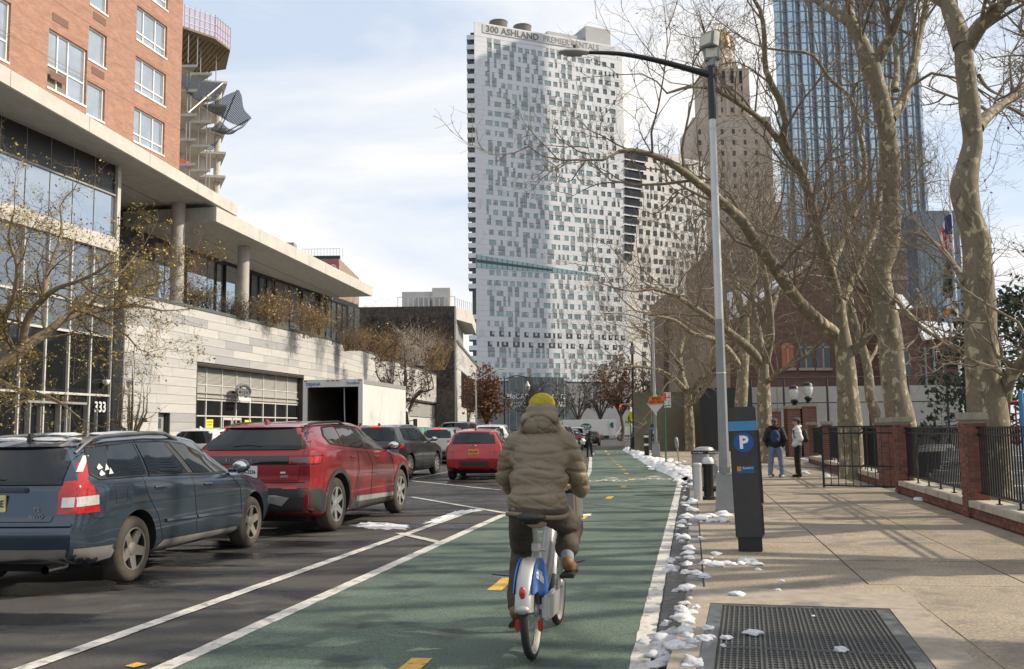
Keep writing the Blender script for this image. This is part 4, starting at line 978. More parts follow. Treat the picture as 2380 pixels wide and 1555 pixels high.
# concrete court wall with fence
YK = 58.
A3 = lambda x, y: AT(*d2(x, y), YK)
cw_ = thing('court_wall', 'pale concrete handball court wall in front of the church hall', 'wall', (0, YK, 0))
p0, p1 = A3(430, 1010), A3(1850, 1005); nseg = 7
for k in range(nseg):
    xa, xb = p0.x + (p1.x - p0.x) * k / nseg, p0.x + (p1.x - p0.x) * (k + 1) / nseg; g = MB(); g.bx(xa + .015, xb - .015, 0, .3, .1, p0.z); g.build('concrete_panel', pm('court_concrete', (.40, .375, .34), .85, var=.12, scale=.7, c2=(.30, .285, .26), s2=.6, t2=.56), cw_)
g = MB(); ta = A3(-250, 1040); g.bx(ta.x, p0.x - .05, .5, .8, .1, ta.z); g.build('stucco_panel', pm('mossy_stucco', (.15, .14, .10), .9, var=.3, scale=.5), cw_)
cf = thing('court_fence', 'tall dark chain-link court fence with steel posts before the concrete wall', 'fence', (0, YK - 1.2, 0))
zf = A3(900, 975).z + .2
xs_ = [A3(x, 1000).x for x in (440, 640, 905, 1160, 1400, 1635, 1740, 1880)]
for x in xs_: g = MB(); g.tube([(x, 0, .1), (x, 0, zf)], .065, 6); g.build('post', M_DKM, cf)
for z in (zf, zf * .66, zf * .33): g = MB(); g.tube([(xs_[0], -.08, z), (xs_[-1], -.08, z)], .035, 5); g.build('rail', M_DKM, cf)
g = MB(); x = xs_[0] - 3.2; g.bx(x, xs_[0] - .1, -.6, -.5, .1, A3(300, 1020).z); g.build('windscreen_panel', M_BLK, cf)
# flagpole with three flags
YF = 40.
fpz = AT(2234, 900, YF)
fl = thing('flagpole', 'white flagpole with three hanging flags behind the big plane tree', 'flagpole', (fpz.x, YF, .11))
Zf = lambda y: AT(2234, y, YF).z - .11
g = MB(); g.tube([(0, 0, 0), (0, 0, Zf(380))], [.07, .05], 8); g.build('pole', M_LETW, fl, smooth=40)
def flag(name, y0, y1, mat, w=.55, lean=-.35):
    rows = []
    for i in range(13):
        z = Zf(y0) + (Zf(y1) - Zf(y0)) * i / 12; rows.append([V((-.06 - w * j / 6 * (.45 + .55 * i / 12) + lean * .1 * i / 12, .12 * sin(j * 2.1 + i * .3), z - .25 * j / 6)) for j in range(7)])
    g = MB(); g.grid(rows); return g.build(name, mat, fl, smooth=60)
def stripes(name, cols, axis, sc):
    m = bpy.data.materials.new(name); m.use_nodes = True; N, L, b = nodes_of(m); tc = N.new('ShaderNodeTexCoord'); sp = N.new('ShaderNodeSeparateXYZ'); L.new(tc.outputs['Generated'], sp.inputs[0])
    mu = N.new('ShaderNodeMath'); mu.operation = 'MULTIPLY'; mu.inputs[1].default_value = sc; L.new(sp.outputs[axis], mu.inputs[0]); fr = N.new('ShaderNodeMath'); fr.operation = 'FRACT'; L.new(mu.outputs[0], fr.inputs[0])
    r = N.new('ShaderNodeValToRGB'); r.color_ramp.interpolation = 'CONSTANT'; e = r.color_ramp.elements
    while len(e) < len(cols): e.new(.5)
    for i, c in enumerate(cols): e[i].position = i / len(cols); e[i].color = tuple(c) + (1,)
    L.new(fr.outputs[0], r.inputs[0]); L.new(r.outputs[0], b.inputs['Base Color']); b.inputs['Roughness'].default_value = .8; return m
uf = flag('striped_flag', 500, 578, stripes('flag_stripes', [(.5, .03, .05), (.7, .68, .66)], 0, 5)); uf['label'] = 'red and white striped flag'
g = MB(); g.bx(-.34, -.05, -.17, -.1, Zf(545), Zf(500)); g.build('flag_canton', pm('flag_navy', (.02, .03, .12), .8, var=.1), uf)
flag('dark_flag', 590, 676, pm('flag_green_black', (.02, .05, .045), .8, var=.3, scale=2), .5)
of = flag('tricolour_flag', 668, 728, stripes('flag_tri', [(.75, .25, .02), (.68, .68, .66), (.04, .07, .3)], 2, 1.0), .5)
# ================================================================== PARK FENCE
RZ_F = pi / 2 - FH
fe = thing('park_fence', 'park fence of brick piers, low brick plinth and black iron railings', 'fence', (F0.x, F0.y, KZ), RZ_F)
# local x along the fence away from the camera, local y to the left (street side); street face at y = 0
def fs(x, y): return HIT(x, y, F0, fD)[0]
def gs(x, y): p = G(x, y, KZ); return (p - F0).dot(fD)
M_BRK = [pm('pier_brick_%d' % i, c, .85, var=.2, scale=18, bump=.35, bscale=70) for i, c in enumerate([(.17, .062, .042), (.21, .075, .05), (.13, .05, .038)])]
M_MORT = pm('mortar', (.26, .235, .20), .95, var=.2, scale=20)
M_CAP = pm('weathered_capstone', (.30, .275, .22), .85, var=.22, scale=5, bump=.3, bscale=40, c2=(.19, .19, .13), s2=4, t2=.55)
M_COPE = pm('limestone_coping', (.42, .375, .30), .8, var=.18, scale=3, bump=.25, bscale=50, c2=(.27, .25, .21), s2=2, t2=.58)
M_IRON = pm('black_iron', (.012, .012, .014), .42, .3, var=.3, scale=10)
_bk = {}
def brick(L_, i):
    k = (round(L_, 3), i)
    if k not in _bk: g = MB(); g.bx(0, L_, 0, .02, 0, .062); _bk[k] = g.mesh('brick', M_BRK[i], bevel=.003)
    return _bk[k]
def brick_face(parent, p, ux, length, n, seed):
    """courses of bricks 12 mm proud of a face; p start, ux unit direction (angle), length"""
    rn = random.Random(seed); bl = .215
    for k in range(n):
        x = 0.; z = p[2] + .005 + k * .0735; first = bl / 2 if k % 2 else bl
        while x < length - .02:
            l = min(first, length - x - .0); first = bl
            if length - x - l < .04: l = length - x
            o = link('brick', brick(round(l - .011, 2), rn.choice((0, 0, 1, 1, 2))), parent, (p[0] + cos(ux) * x, p[1] + sin(ux) * x, z), rz=ux); x += l
PW = .32
def pier(s, h=1.43, detail=True, w=PW):
    pr = link('pier', None, fe, (s, 0, 0)); z1 = h
    g = MB(); g.bx(.012, w - .012, -w + .012, -.012, 0, z1); g.build('pier_core', M_MORT if detail else M_BRKP, pr)
    if detail:
        n = int(h / .0735)
        # street face (y=0, runs along x) and near face (x=0, runs along y)
        rn = int(s * 13)
        brick_face(pr, (0, -.016, 0), 0., w, n, rn)
        brick_face(pr, (.016, -w + .0, 0), pi / 2, w - .018, n, rn + 1)
    g = MB(); g.bx(-.03, w + .03, -w - .03, .03, z1 + .001, z1 + .12); g.build('capstone', M_CAP, pr, bevel=.015)
    return pr
M_BRKP = brick_mat('pier_brickwork', (.17, .062, .042), (.20, .075, .05), (.24, .21, .18), bh=.0735)
bar_me = {}
def rail_panel(s0, s1, detail=True, hz=1.34, plinth=True):
    pn = link('railing_panel', None, fe, (s0, -.2, 0)); Ln = s1 - s0
    g = MB()
    for z in (hz - .015, hz - .12, .36): g.bx(0, Ln, -.02, .02, z - .014, z + .014)
    g.build('rail', M_IRON, pn)
    if 'b' not in bar_me:
        g = MB(); g.bx(-.009, .009, -.009, .009, .345, hz + .0); bar_me['b'] = g.mesh('bar', M_IRON)
        g = MB(); g.bx(-.012, .012, -.012, .012, .26, .36); g.bx(-.035, .035, -.035, .035, .252, .262); bar_me['f'] = g.mesh('foot', M_IRON)
    n = int(Ln / .115)
    jm = MB()
    for k in range(n):
        x = (k + .5) * Ln / n
        if detail: link('bar', bar_me['b'], pn, (x, 0, 0))
        else: jm.bx(x - .009, x + .009, -.009, .009, .345, hz)
        if k % 8 == 3 and detail: link('foot', bar_me['f'], pn, (x, 0, 0))
    if jm.v: stuff(jm.build('bar', M_IRON, pn))
    if plinth:
        pl = link('plinth', None, fe, (s0, 0, 0))
        g = MB(); g.bx(-.02, Ln + .02, -.38, -.05, 0, .15); g.build('plinth_core', M_MORT if detail else M_BRKP, pl)
        if detail: brick_face(pl, (0, -.054, -.072), 0., Ln, 3, int(s0 * 5) + 3)
        k = max(1, round(Ln / 1.2))
        for i in range(k):
            g = MB(); g.bx(Ln * i / k + .004, Ln * (i + 1) / k - .004, -.42, -.005, .151, .25); g.build('coping_stone', M_COPE, pl, bevel=.008)
sP = [0, gs(2090, 1146), gs(2050, 1131), gs(1968, 1106), gs(1871, 1087)]
sP[2] = sP[1] + 1.9
pier(-PW / 2); pier(sP[1]); pier(sP[2]); pier(sP[3]); pier(sP[4], detail=False)
pier(-5.6); 
rail_panel(-5.14, -PW / 2); rail_panel(PW / 2, sP[1]); rail_panel(sP[2] + PW, sP[3]); rail_panel(sP[3] + PW, sP[4], detail=True); rail_panel(sP[4] + PW, sP[4] + 5, detail=False); pier(sP[4] + 5, detail=False)
# open gate leaf standing out over the pavement
gt_ = link('gate', None, fe, (sP[1] + PW + .05, -.1, 0)); gt_.rotation_euler.z = radians(68)
g = MB(); gw = 1.55
for x in (0, gw): g.bx(x - .02, x + .02, -.02, .02, .06, 1.38)
for z in (.1, .52, 1.22, 1.36): g.bx(.02, gw - .02, -.015, .015, z - .015, z + .015)
g.build('gate_frame', M_IRON, gt_)
for k in range(9): g = MB(); x = .16 + k * (gw - .32) / 8; g.bx(x - .008, x + .008, -.008, .008, .115, 1.345); g.build('bar', M_IRON, gt_)
g = MB(); g.tube([(gw + .02, 0, 1.3), (gw + .05, .03, 1.15), (gw + .02, .02, 1.0)], .012, 5); g.build('chain', M_IRON, gt_)
# far stretch of fence nearer the kerb
ff = thing('far_park_fence', 'distant stretch of brick piers and railings beyond the plane trees', 'fence', G(1690, 1052, KZ), 0)
pts = [G(1648, 1048, KZ), G(1618, 1046.5, KZ), G(1582, 1044, KZ), G(1566, 1042, KZ)]
prev = None
for i, p in enumerate(pts):
    q = p - ff.location; pr = link('pier', None, ff, q); hh = [2.15, 1.75, 1.8, 1.9][i]
    g = MB(); g.bx(-.35, .35, -.3, .4, 0, hh); g.build('pier_core', M_BRKP, pr); g = MB(); g.bx(-.4, .4, -.35, .45, hh, hh + .14); g.build('capstone', M_CAP, pr)
    if prev is not None:
        d = (prev - q); u = d.normalized(); ln = d.length; pn = link('railing_panel', None, ff, q, rz=atan2(u.y, u.x))
        g = MB(); g.bx(.4, ln - .4, -.12, .12, 0, .5); g.build('plinth', M_BRKP, pn); g = MB(); g.bx(.4, ln - .4, -.16, .16, .5, .6); g.build('coping_stone', M_COPE, pn)
        g = MB(); [g.bx(x * .16 + .4, x * .16 + .42, -.01, .01, .6, 1.6) for x in range(int((ln - .8) / .16))]; g.bx(.4, ln - .4, -.02, .02, 1.45, 1.5); stuff(g.build('bar', M_IRON, pn))
    prev = q
# inner gateway piers and park lamps
YL = 44.
for i, (xa, xb, yt) in enumerate(((1785, 1817, 956), (1832, 1862, 949), (1867, 1900, 944))):
    a, b = AT(xa, 1000, YL), AT(xb, 1000, YL); zt = AT(xa, yt, YL).z - .13
    o = thing('gateway_pier', ['leftmost brick gateway pier inside the park', 'middle brick gateway pier inside the park, in front of a lamp', 'rightmost and tallest brick gateway pier inside the park'][i], 'pier', ((a.x + b.x) / 2, YL, .11), 0, 'brick gateway piers')
    g = MB(); g.bx((a.x - b.x) / 2, (b.x - a.x) / 2, 0, .6, 0, zt); g.build('pier_core', M_BRKP, o)
    g = MB(); g.bx((a.x - b.x) / 2 - .05, (b.x - a.x) / 2 + .05, -.05, .65, zt, zt + .15); g.build('capstone', M_CAP, o)
for i, (x, yb, yt) in enumerate(((1847, 950, 893), (1879, 943, 886))):
    Yl = YL + .9; p = AT(x, yb, Yl); zt = AT(x, yt, Yl).z - .11
    o = thing('park_lamp', ['left globe park lamp on a black post behind the middle gateway pier', 'right globe park lamp on a black post behind the tallest gateway pier'][i], 'lamp', (p.x, Yl, .11), 0, 'park lamps')
    g = MB(); g.lathe([(.16, 0), (.16, .3), (.09, .5), (.07, zt - 1.2), (.13, zt - 1.15), (.1, zt - .95), (.2, zt - .8), (.12, zt - .72)], 12); g.build('post', M_IRON, o, smooth=40)
    g = MB(); g.lathe([(.11, zt - .72), (.2, zt - .55), (.24, zt - .35), (.2, zt - .2)], 14); g.build('globe', pm('lamp_globe', (.55, .56, .55), .2, .1, var=.1), o, smooth=40)
    g = MB(); g.lathe([(.25, zt - .22), (.2, zt - .1), (.06, zt - .04), (.0, zt)], 14); g.build('lamp_cap', M_IRON, o, smooth=40)
# play equipment glimpsed through the railings
pl = thing('playground_climber', 'red and blue playground climber beside the largest plane tree', 'playground', (AT(2350, 900, 26).x, 26, .11))
for k in range(4): g = MB(); g.tube([(k * .55 - .3, 0, 0), (k * .55 - .3, 0, 2.3)], .07, 8); g.build('blue_post', pm('play_blue', (.06, .22, .42), .5, var=.1), pl, smooth=40)
for k in range(14): g = MB(); g.tube([(-.9 + k * .17, .4, .9), (-.9 + k * .17, .4, 2.0)], .025, 5); g.build('red_bar', pm('play_red', (.30, .02, .03), .5, var=.1), pl)
g = MB(); g.tube([(-.9, .4, 2.0), (1.4, .4, 2.0)], .035, 6); g.tube([(-.9, .4, .9), (1.4, .4, .9)], .035, 6); g.build('red_rail', MATS['play_red'], pl)
sl_ = thing('playground_slide', 'pale grey curved plastic slide behind the railings', 'slide', (AT(2070, 1000, 27).x, 27, .11))
rows = [[V((-.5 + 1. * u, .3 * cos(t), .9 + .75 * u ** 1.5 + .25 * sin(t))) for t in [pi * k / 8 for k in range(9)]] for u in [i / 12 for i in range(13)]]
g = MB(); g.grid(rows); g.build('chute', pm('slide_plastic', (.42, .45, .47), .4, var=.05), sl_, smooth=60)
for x in (-.4, .4): g = MB(); g.tube([(x, 0, 0), (x, 0, .9 + .75 * (x + .5) ** 1.5)], .05, 6); g.build('leg', M_ALU, sl_)
for i in range(6):
    tb = thing('park_table', ['nearest low park table top behind the railings', 'second low park table behind the railings', 'third low park table behind the railings', 'snowy park table near the slide', 'snowy park bench slab by the trunk', 'far park table behind the railings'][i], 'table', (12 + i % 3 * 1.5 - .3 * i, 19 + i * 2.3, .11), .2 * i, 'park tables')
    g = MB(); g.bx(-.9, .9, -.4, .4, .68, .76); g.build('table_top', pm('table_snowy', (.5, .5, .5), .7, var=.3, scale=3), tb); g = MB(); g.lathe([(.25, 0), (.15, .1), (.15, .68)], 10); g.build('pedestal', M_DKM, tb)
# ================================================================== STREET FURNITURE
M_GALV = pm('galvanised_pole', (.46, .47, .47), .38, .75, var=.12, scale=6, rvar=.1)
M_GREYP = pm('grey_pole_paint', (.24, .25, .25), .5, .2, var=.12, scale=5, bump=.08, bscale=60)
M_LBLK = pm('black_paint', (.016, .016, .017), .4, .1, var=.2, scale=6)
def cobra(name, label, base, H, armpx, Y, flood=False, blackarm=False, base_s=1.):
    o = thing(name, label, 'street light', base, 0, 'street lights')
    rot = Matrix.Rotation(radians(22.5), 3, 'Z')
    g = MB(); g.lathe([(.235 * base_s, .0), (.235 * base_s, .07), (.225 * base_s, .08), (.185 * base_s, .62), (.13, .64), (.13, .72)], 4, Matrix.Rotation(radians(45 - 12), 3, 'Z')); g.build('pole_base', M_GREYP, o)
    g = MB()
    for k in range(4): a = radians(k * 90 - 12); g.box((.15 * cos(a), .15 * sin(a), .70), (.07, .07, .16), Matrix.Rotation(a, 3, 'Z'))
    g.build('base_collar', M_GREYP, o, bevel=.02)
    r0, r1 = .088, .055; zc = H * .42
    g = MB(); g.lathe([(r0, .64), (r0 - (r0 - r1) * .42, zc)], 8, rot); g.build('lower_pole', M_GREYP, o)
    g = MB(); g.lathe([(r0 - (r0 - r1) * .42 - .002, zc), (r1, H)], 8, rot); g.build('upper_pole', M_GALV, o)
    g = MB(); g.lathe([(r1 + .012, H - .95), (r1 + .01, H)], 8, rot); g.build('pole_sleeve', M_LBLK if blackarm else M_GALV, o)
    for z in (H * .3, H * .55, H * .7, H * .85): g = MB(); g.lathe([(r0 - (r0 - r1) * z / H + .004, z), (r0 - (r0 - r1) * z / H + .004, z + .02)], 8, rot); g.build('pole_band', M_LITE, o)
    pts = [AT(x, y, Y) - V(base) for x, y in armpx]
    # smooth the arm
    fine = []
    for i in range(len(pts) - 1):
        p_0, p_1, p_2, p_3 = pts[max(i - 1, 0)], pts[i], pts[i + 1], pts[min(i + 2, len(pts) - 1)]
        for t in (0, .25, .5, .75): fine.append(.5 * ((2 * p_1) + (p_2 - p_0) * t + (2 * p_0 - 5 * p_1 + 4 * p_2 - p_3) * t * t + (3 * p_1 - p_0 - 3 * p_2 + p_3) * t ** 3))
    fine.append(pts[-1]); pts[0].x = 0; 
    g = MB(); g.tube(fine, [.06 - .03 * i / (len(fine) - 1) for i in range(len(fine))], 10); g.build('arm', M_LBLK if blackarm else M_GALV, o, smooth=50)
    e = pts[-1]; d = (pts[-1] - pts[-2]).normalized(); d.z *= .3; d.normalize(); s_ = V((-d.y, d.x, 0)).normalized()
    hd = link('lamp_head', None, o, e)
    prof = [(-.02, .05, .045), (.04, .075, .06), (.22, .12, .06), (.38, .11, .05), (.47, .07, .035), (.51, .02, .015)]
    rows = []
    for a, w_, h_ in prof: rows.append([d * a + s_ * (w_ * cos(t)) + V((0, 0, h_ * (sin(t) if sin(t) > 0 else sin(t) * .6))) for t in [2 * pi * k / 14 for k in range(15)]])
    g = MB(); g.grid(rows); g.build('housing', pm('lamp_housing', (.42, .42, .41), .5, .3, var=.1), hd, smooth=50)
    g = MB(); g.prism([(.1, -.08), (.36, -.08), (.36, .08), (.1, .08)], lambda u, v, t: d * u + s_ * v + V((0, 0, t)), -.045, -.035); g.build('lens', pm('lamp_lens', (.25, .25, .23), .3, var=.1), hd)
    g = MB(); g.lathe([(.03, .06), (.03, .13), (.0, .135)], 10, c=d * .22); g.build('photocell', M_DKM, hd, smooth=40)
    if flood:
        for k, (az, dz, sc_) in enumerate(((radians(-50), .42, 1.), (radians(-15), .18, .85), (radians(-120), .05, .7))):
            f = link('floodlight', None, o, (0.03 * k, 0, H + dz), rz=az)
            g = MB(); g.prism([(-.15, -.12), (.15, -.12), (.15, .16), (-.15, .16)], lambda u, v, t: V((u * sc_, (t + .2 * v) * sc_, v * sc_)), -.1, .08); g.build('flood_housing', M_GREYP, f, bevel=.015)
            g = MB(); g.prism([(-.11, -.08), (.11, -.08), (.11, .12), (-.11, .12)], lambda u, v, t: V((u * sc_, (t + .2 * v) * sc_, v * sc_)), -.112, -.102); g.build('flood_lens', pm('led_lens', (.5, .48, .4), .2, var=.1), f)
            text('78 LED' if k == 0 else 'LED', .06, M_LETW, f, frame((-.155 * sc_, 0, .03), (0, -1, .2), (-1, 0, 0)), .002)
        g = MB(); g.tube([(0, 0, H), (0, 0, H + .5)], .025, 6); g.build('flood_stem', M_LBLK, o)
    return o
B1 = G(1687, 1190, KZ)
cobra('street_light', 'tall street light with black curved arm and floodlights, beside the parking kiosk', B1, AT(1661, 152, B1.y).z - KZ, [(1661, 178), (1600, 160), (1520, 139), (1440, 125), (1366, 122)], B1.y, True, True, 1.)
B2 = G(1525, 1062, KZ)
cobra('street_light', 'street light carrying the orange road work sign', B2, AT(1522, 735, B2.y).z - KZ, [(1522, 752), (1500, 745), (1470, 733), (1440, 728), (1425, 728)], B2.y, False, False, 1.3)
B3 = V((AT(1107, 990, 74).x, 74, .12))
cobra('street_light', 'slim street light on the far left pavement by the brown-leaved tree', B3, AT(1107, 872, 74).z, [(1107, 884), (1125, 874), (1150, 862), (1162, 858)], 74, False, False, 1.)
# pendant lamp on a black pole, far left
B4 = V((AT(1173, 990, 96).x, 96, 0)); o = thing('pendant_street_lamp', 'black pole with short arm and hanging bell lamp before the white tower', 'street light', B4, 0, 'street lights')
h4 = AT(1173, 875, 96).z; g = MB(); g.lathe([(.2, 0), (.18, .9), (.09, 1.0), (.06, h4)], 8); g.build('pole', M_LBLK, o)
g = MB(); g.tube([(0, 0, h4 - .3), (1.2, 0, h4 + .1), (2.3, 0, h4 - .1), (2.35, 0, h4 - .5)], .05, 6); g.build('arm', M_LBLK, o)
g = MB(); g.lathe([(.05, h4 - .5), (.12, h4 - .7), (.3, h4 - 1.0), (.22, h4 - 1.35), (.1, h4 - 1.5)], 10, c=(2.35, 0, 0)); g.build('bell_lamp', M_ALU, o, smooth=40)
B5 = G(1475, 1048, KZ); o = thing('black_lamp_post', 'tall black lamp post with heavy base near the school sign', 'street light', B5, 0, 'street lights')
h5 = AT(1470, 800, B5.y).z; g = MB(); g.lathe([(.33, 0), (.33, .15), (.27, .2), (.24, 1.05), (.14, 1.15), (.11, 1.3), (.075, h5)], 10); g.build('pole', M_LBLK, o, smooth=30)
g = MB(); g.box((0, 0, h5 - .5), (.3, .2, .5)); g.build('control_box', M_GREYP, o)
# ---- parking kiosks
def kiosk(label, base, rz, lean=0.):
    o = thing('parking_kiosk', label, 'parking meter', base, rz, 'parking kiosks'); o.rotation_euler.y = lean
    M_K = pm('kiosk_charcoal', (.035, .034, .033), .5, .1, var=.15, scale=12, bump=.1, bscale=120)
    w, d, h = .30, .27, 1.6
    g = MB(); g.bx(-.13, .13, -.11, .11, 0, .16); g.build('plinth', M_LBLK, o, bevel=.008)
    g = MB(); g.prism([(-d / 2, .155), (d / 2, .155), (d / 2, h - .12), (-d / 2, h)], lambda u, v, t: V((t, u, v)), -w / 2, w / 2); g.build('housing', M_K, o, bevel=.012, weld=True)
    yf = -d / 2
    g = MB(); g.bx(-w / 2 - .003, w / 2 + .003, yf - .004, d / 2 + .004, h - .27, h - .165); g.build('blue_band', pm('kiosk_sky_blue', (.05, .22, .42), .45, var=.1), o)
    M = frame((0, yf - .0035, h - .40), (1, 0, 0), (0, -1, 0)); g = MB(); g.lathe([(.11, 0), (.11, .006)], 32, M.to_3x3(), c=(0, yf, h - .40)); g.build('parking_disc', pm('disc_blue', (.01, .07, .27), .45, var=.06), o)
    text('P', .19, M_LETW, o, BACK((0, yf - .008, h - .405)), .002, bold=.008)
    g = MB(); g.bx(-.09, .1, yf - .004, yf - .0, .86, .94); p = g.build('instruction_label', pm('label_blue', (.01, .08, .22), .5, var=.2, scale=20), o)
    g = MB(); g.bx(-.09, -.045, yf - .007, yf - .0045, .885, .935); g.build('label_icon', pm('label_orange', (.6, .18, .04), .5, var=.1), p)
    text('ParkNYC', .03, M_LETW, p, BACK((.03, yf - .006, .915)), .001)
    g = MB(); g.bx(w / 2, w / 2 + .025, -.09, .1, .52, 1.33); g.bx(w / 2, w / 2 + .012, -.1, .11, .18, .5); g.build('service_door', M_K, o, bevel=.006)
    g = MB(); g.bx(w / 2 + .0255, w / 2 + .031, -.02, .02, .9, .94); g.build('lock', M_ALU, o)
    return o
K1 = G(1745, 1280, KZ); kiosk('large charcoal parking kiosk with blue P disc in the foreground', K1, radians(-14), radians(-1.6))
K2 = G(1521, 1060, KZ); kiosk('small distant parking kiosk with blue P disc next to a street light', K2, radians(-8))
# ---- litter bin
lb_ = G(1640, 1137, KZ); o = thing('litter_bin', 'grey round litter bin with black Don\'t litter rim', 'bin', lb_, radians(-10))
M_BIN = pm('bin_grey', (.27, .275, .28), .5, .35, var=.12, scale=6)
g = MB(); g.lathe([(.26, 0), (.275, .02), (.285, .45), (.29, .80)], 32); g.build('bin_body', M_BIN, o, smooth=30)
g = MB(); g.lathe([(.30, .79), (.30, .86), (.285, .87), (.24, .87), (.24, .8)], 32); rim = g.build('rim', M_LBLK, o, smooth=30)
g = MB(); g.lathe([(.24, .85), (.18, .93), (.1, .95), (.1, .90)], 24); g.build('lid', pm('bin_lid', (.35, .35, .34), .4, .5, var=.1), o, smooth=30)
def curved_text(body, size, r, z, ang0, mat, parent, sx=1.):
    me = text_mesh(body, size, mat, .0, 'lettering', .0, 'LEFT', sx)
    for v in me.vertices:
        a = ang0 + v.co.x / r; v.co = V(((r + v.co.z) * cos(a), (r + v.co.z) * sin(a), z + v.co.y))
    return link('lettering', me, parent)
for k in range(3): curved_text("Don't litter", .062, .303, .825, radians(-150 + k * 75), M_LETW, rim)
curved_text('Put litter', .05, .2945, .62, radians(-62), M_LBLK, o)
g = MB()
for i in range(18):
    for j in range(11):
        a = 2 * pi * (i + .5 * (j % 2)) / 36 - pi; r = .2825 + .01 * j / 11; g.box((r * cos(a), r * sin(a), .08 + j * .042), (.012, .004, .014), Matrix.Rotation(a + pi / 2, 3, 'Z'))
stuff(g.build('perforation', M_LBLK, o))
# ---- bollards, hydrant, meter posts
b_ = G(1623, 1162, KZ); o = thing('steel_bollard', 'silver painted steel bollard in front of the litter bin', 'bollard', b_)
g = MB(); g.lathe([(.082, 0), (.082, .64), (.088, .645), (.088, .68), (.07, .70), (0, .705)], 20); g.build('post', pm('silver_paint', (.52, .52, .51), .45, .4, var=.12, scale=8, c2=(.3, .28, .25), s2=9, t2=.66), o, smooth=40)
h_ = G(1648, 1161, KZ); o = thing('fire_hydrant', 'black fire hydrant with silver cap beside the bollard', 'hydrant', h_)
g = MB(); g.lathe([(.13, 0), (.13, .05), (.095, .07), (.095, .60), (.115, .63), (.115, .68)], 18); g.build('barrel', M_LBLK, o, smooth=40)
g = MB(); g.lathe([(.115, .681), (.115, .75), (.08, .80), (.03, .81), (.03, .86), (0, .86)], 18); g.build('bonnet', MATS['silver_paint'], o, smooth=40)
for a, r in ((0., .055), (pi * .5, .045), (pi * 1.0, .045)): g = MB(); g.lathe([(r, .07), (r, .15), (r * 1.25, .15), (r * 1.25, .19), (.02, .2), (.02, .225)], 12, Matrix.Rotation(a, 3, 'Z') @ Matrix.Rotation(pi / 2, 3, 'Y'), c=(0, 0, .2)); g.build('outlet_cap', M_LBLK, o, smooth=40)
b_ = G(1503, 1062, KZ); o = thing('banded_bollard', 'black bollard with two white bands by the distant kiosk', 'bollard', b_)
g = MB(); g.lathe([(.11, 0), (.11, 1.1), (.0, 1.16)], 14); g.build('post', M_LBLK, o, smooth=40)
for z in (.55, .95): g = MB(); g.lathe([(.115, z), (.115, z + .1)], 14); g.build('white_band', M_LETW, o)
for i, (x, y) in enumerate(((1578, 1074), (1509, 1060))):
    p = G(x, y, KZ); o = thing('meter_post', ['old grey single-space parking meter post on the pavement', 'old grey meter post next to the banded bollard'][i], 'parking meter', p, 0, 'old meter posts'); o.rotation_euler.y = radians(-5)
    g = MB(); g.tube([(0, 0, 0), (0, 0, .55)], .03, 8); g.build('post', M_GREYP, o)
    g = MB(); g.lathe([(.04, .55), (.075, .68), (.08, .85), (.06, .98), (.02, 1.02)], 12); g.build('meter_head', M_GREYP, o, smooth=40)
# ---- signs
def post_sign(name, label, base, h, r, mat): o = thing(name, label, 'sign', base); g = MB(); g.tube([(0, 0, 0), (0, 0, h)], r, 6); g.build('post', mat, o); return o
M_GRN = pm('sign_post_green', (.02, .10, .05), .5, .2, var=.15)
S1 = G(1548, 1075, KZ); o = post_sign('parking_sign', 'white parking regulation signs on a green post', S1, AT(1548, 912, S1.y).z - KZ, .032, M_GRN)
zt, zb_ = AT(1550, 912, S1.y).z - KZ, AT(1550, 947, S1.y).z - KZ; zm = (zt * .55 + zb_ * .45)
sw_ = (AT(1560, 930, S1.y).x - AT(1544, 930, S1.y).x) / 2
M_SGW = pm('sign_white', (.72, .72, .71), .45, var=.05)
for k, (za, zb2, c, s_) in enumerate(((zm, zt, (.55, .03, .05), '2 HOUR'), (zb_, zm - .01, (.02, .25, .12), 'METER'))):
    g = MB(); g.bx(-sw_ + .12, sw_ + .12, -.045, -.037, za, zb2); pnl = g.build('sign_plate', M_SGW, o)
    g = MB(); g.bx(-sw_ + .13, -sw_ * .2 + .1, -.05, -.046, zb2 - .3, zb2 - .03); g.build('symbol_block', pm('sign_sym_%d' % k, c, .5, var=.05), pnl)
    if k: text('2', .2, M_SGW, pnl, BACK((-sw_ * .6 + .12, -.052, zb2 - .16)), .001, bold=.01)
    g = MB(); g.bx(-sw_ * .5 + .12, sw_ * .7 + .12, -.05, -.046, za + .06, za + .09); g.prism([(sw_ * .6 + .12, za + .03), (sw_ * .9 + .12, za + .075), (sw_ * .6 + .12, za + .12)], lambda u, v, t: V((u, t, v)), -.0505, -.0465); g.build('arrow', MATS['sign_sym_%d' % k], pnl)
    for j in range(3): g = MB(); g.bx(.13, sw_ * .8 + .12, -.0485, -.046, zb2 - .08 - j * .08, zb2 - .05 - j * .08); g.build('text_line', MATS['sign_sym_%d' % k], pnl)
o = thing('road_work_sign', 'orange END ROAD WORK sign over a white diamond on the street light', 'sign', V((B2.x, B2.y, KZ)))
D_ = lambda x, y: (AT(x, y, B2.y - .3).x - B2.x, AT(x, y, B2.y - .3).z - KZ)
a, b = D_(1509, 941), D_(1543, 921); q = [D_(1509, 922.5), D_(1543, 920), D_(1544, 938), D_(1510, 941)]
g = MB(); g.prism([D_(1502, 936), D_(1524, 914), D_(1546, 936), D_(1524, 962)], lambda u, v, t: V((u, t, v)), -.2, -.19); g.build('diamond_back', pm('bare_aluminium_sign', (.55, .55, .54), .5, .2, var=.06), o, weld=True)
g = MB(); g.prism(q, lambda u, v, t: V((u, t, v)), -.23, -.215); oo = g.build('orange_plate', pm('sign_orange', (.72, .14, .015), .5, var=.06), o, weld=True)
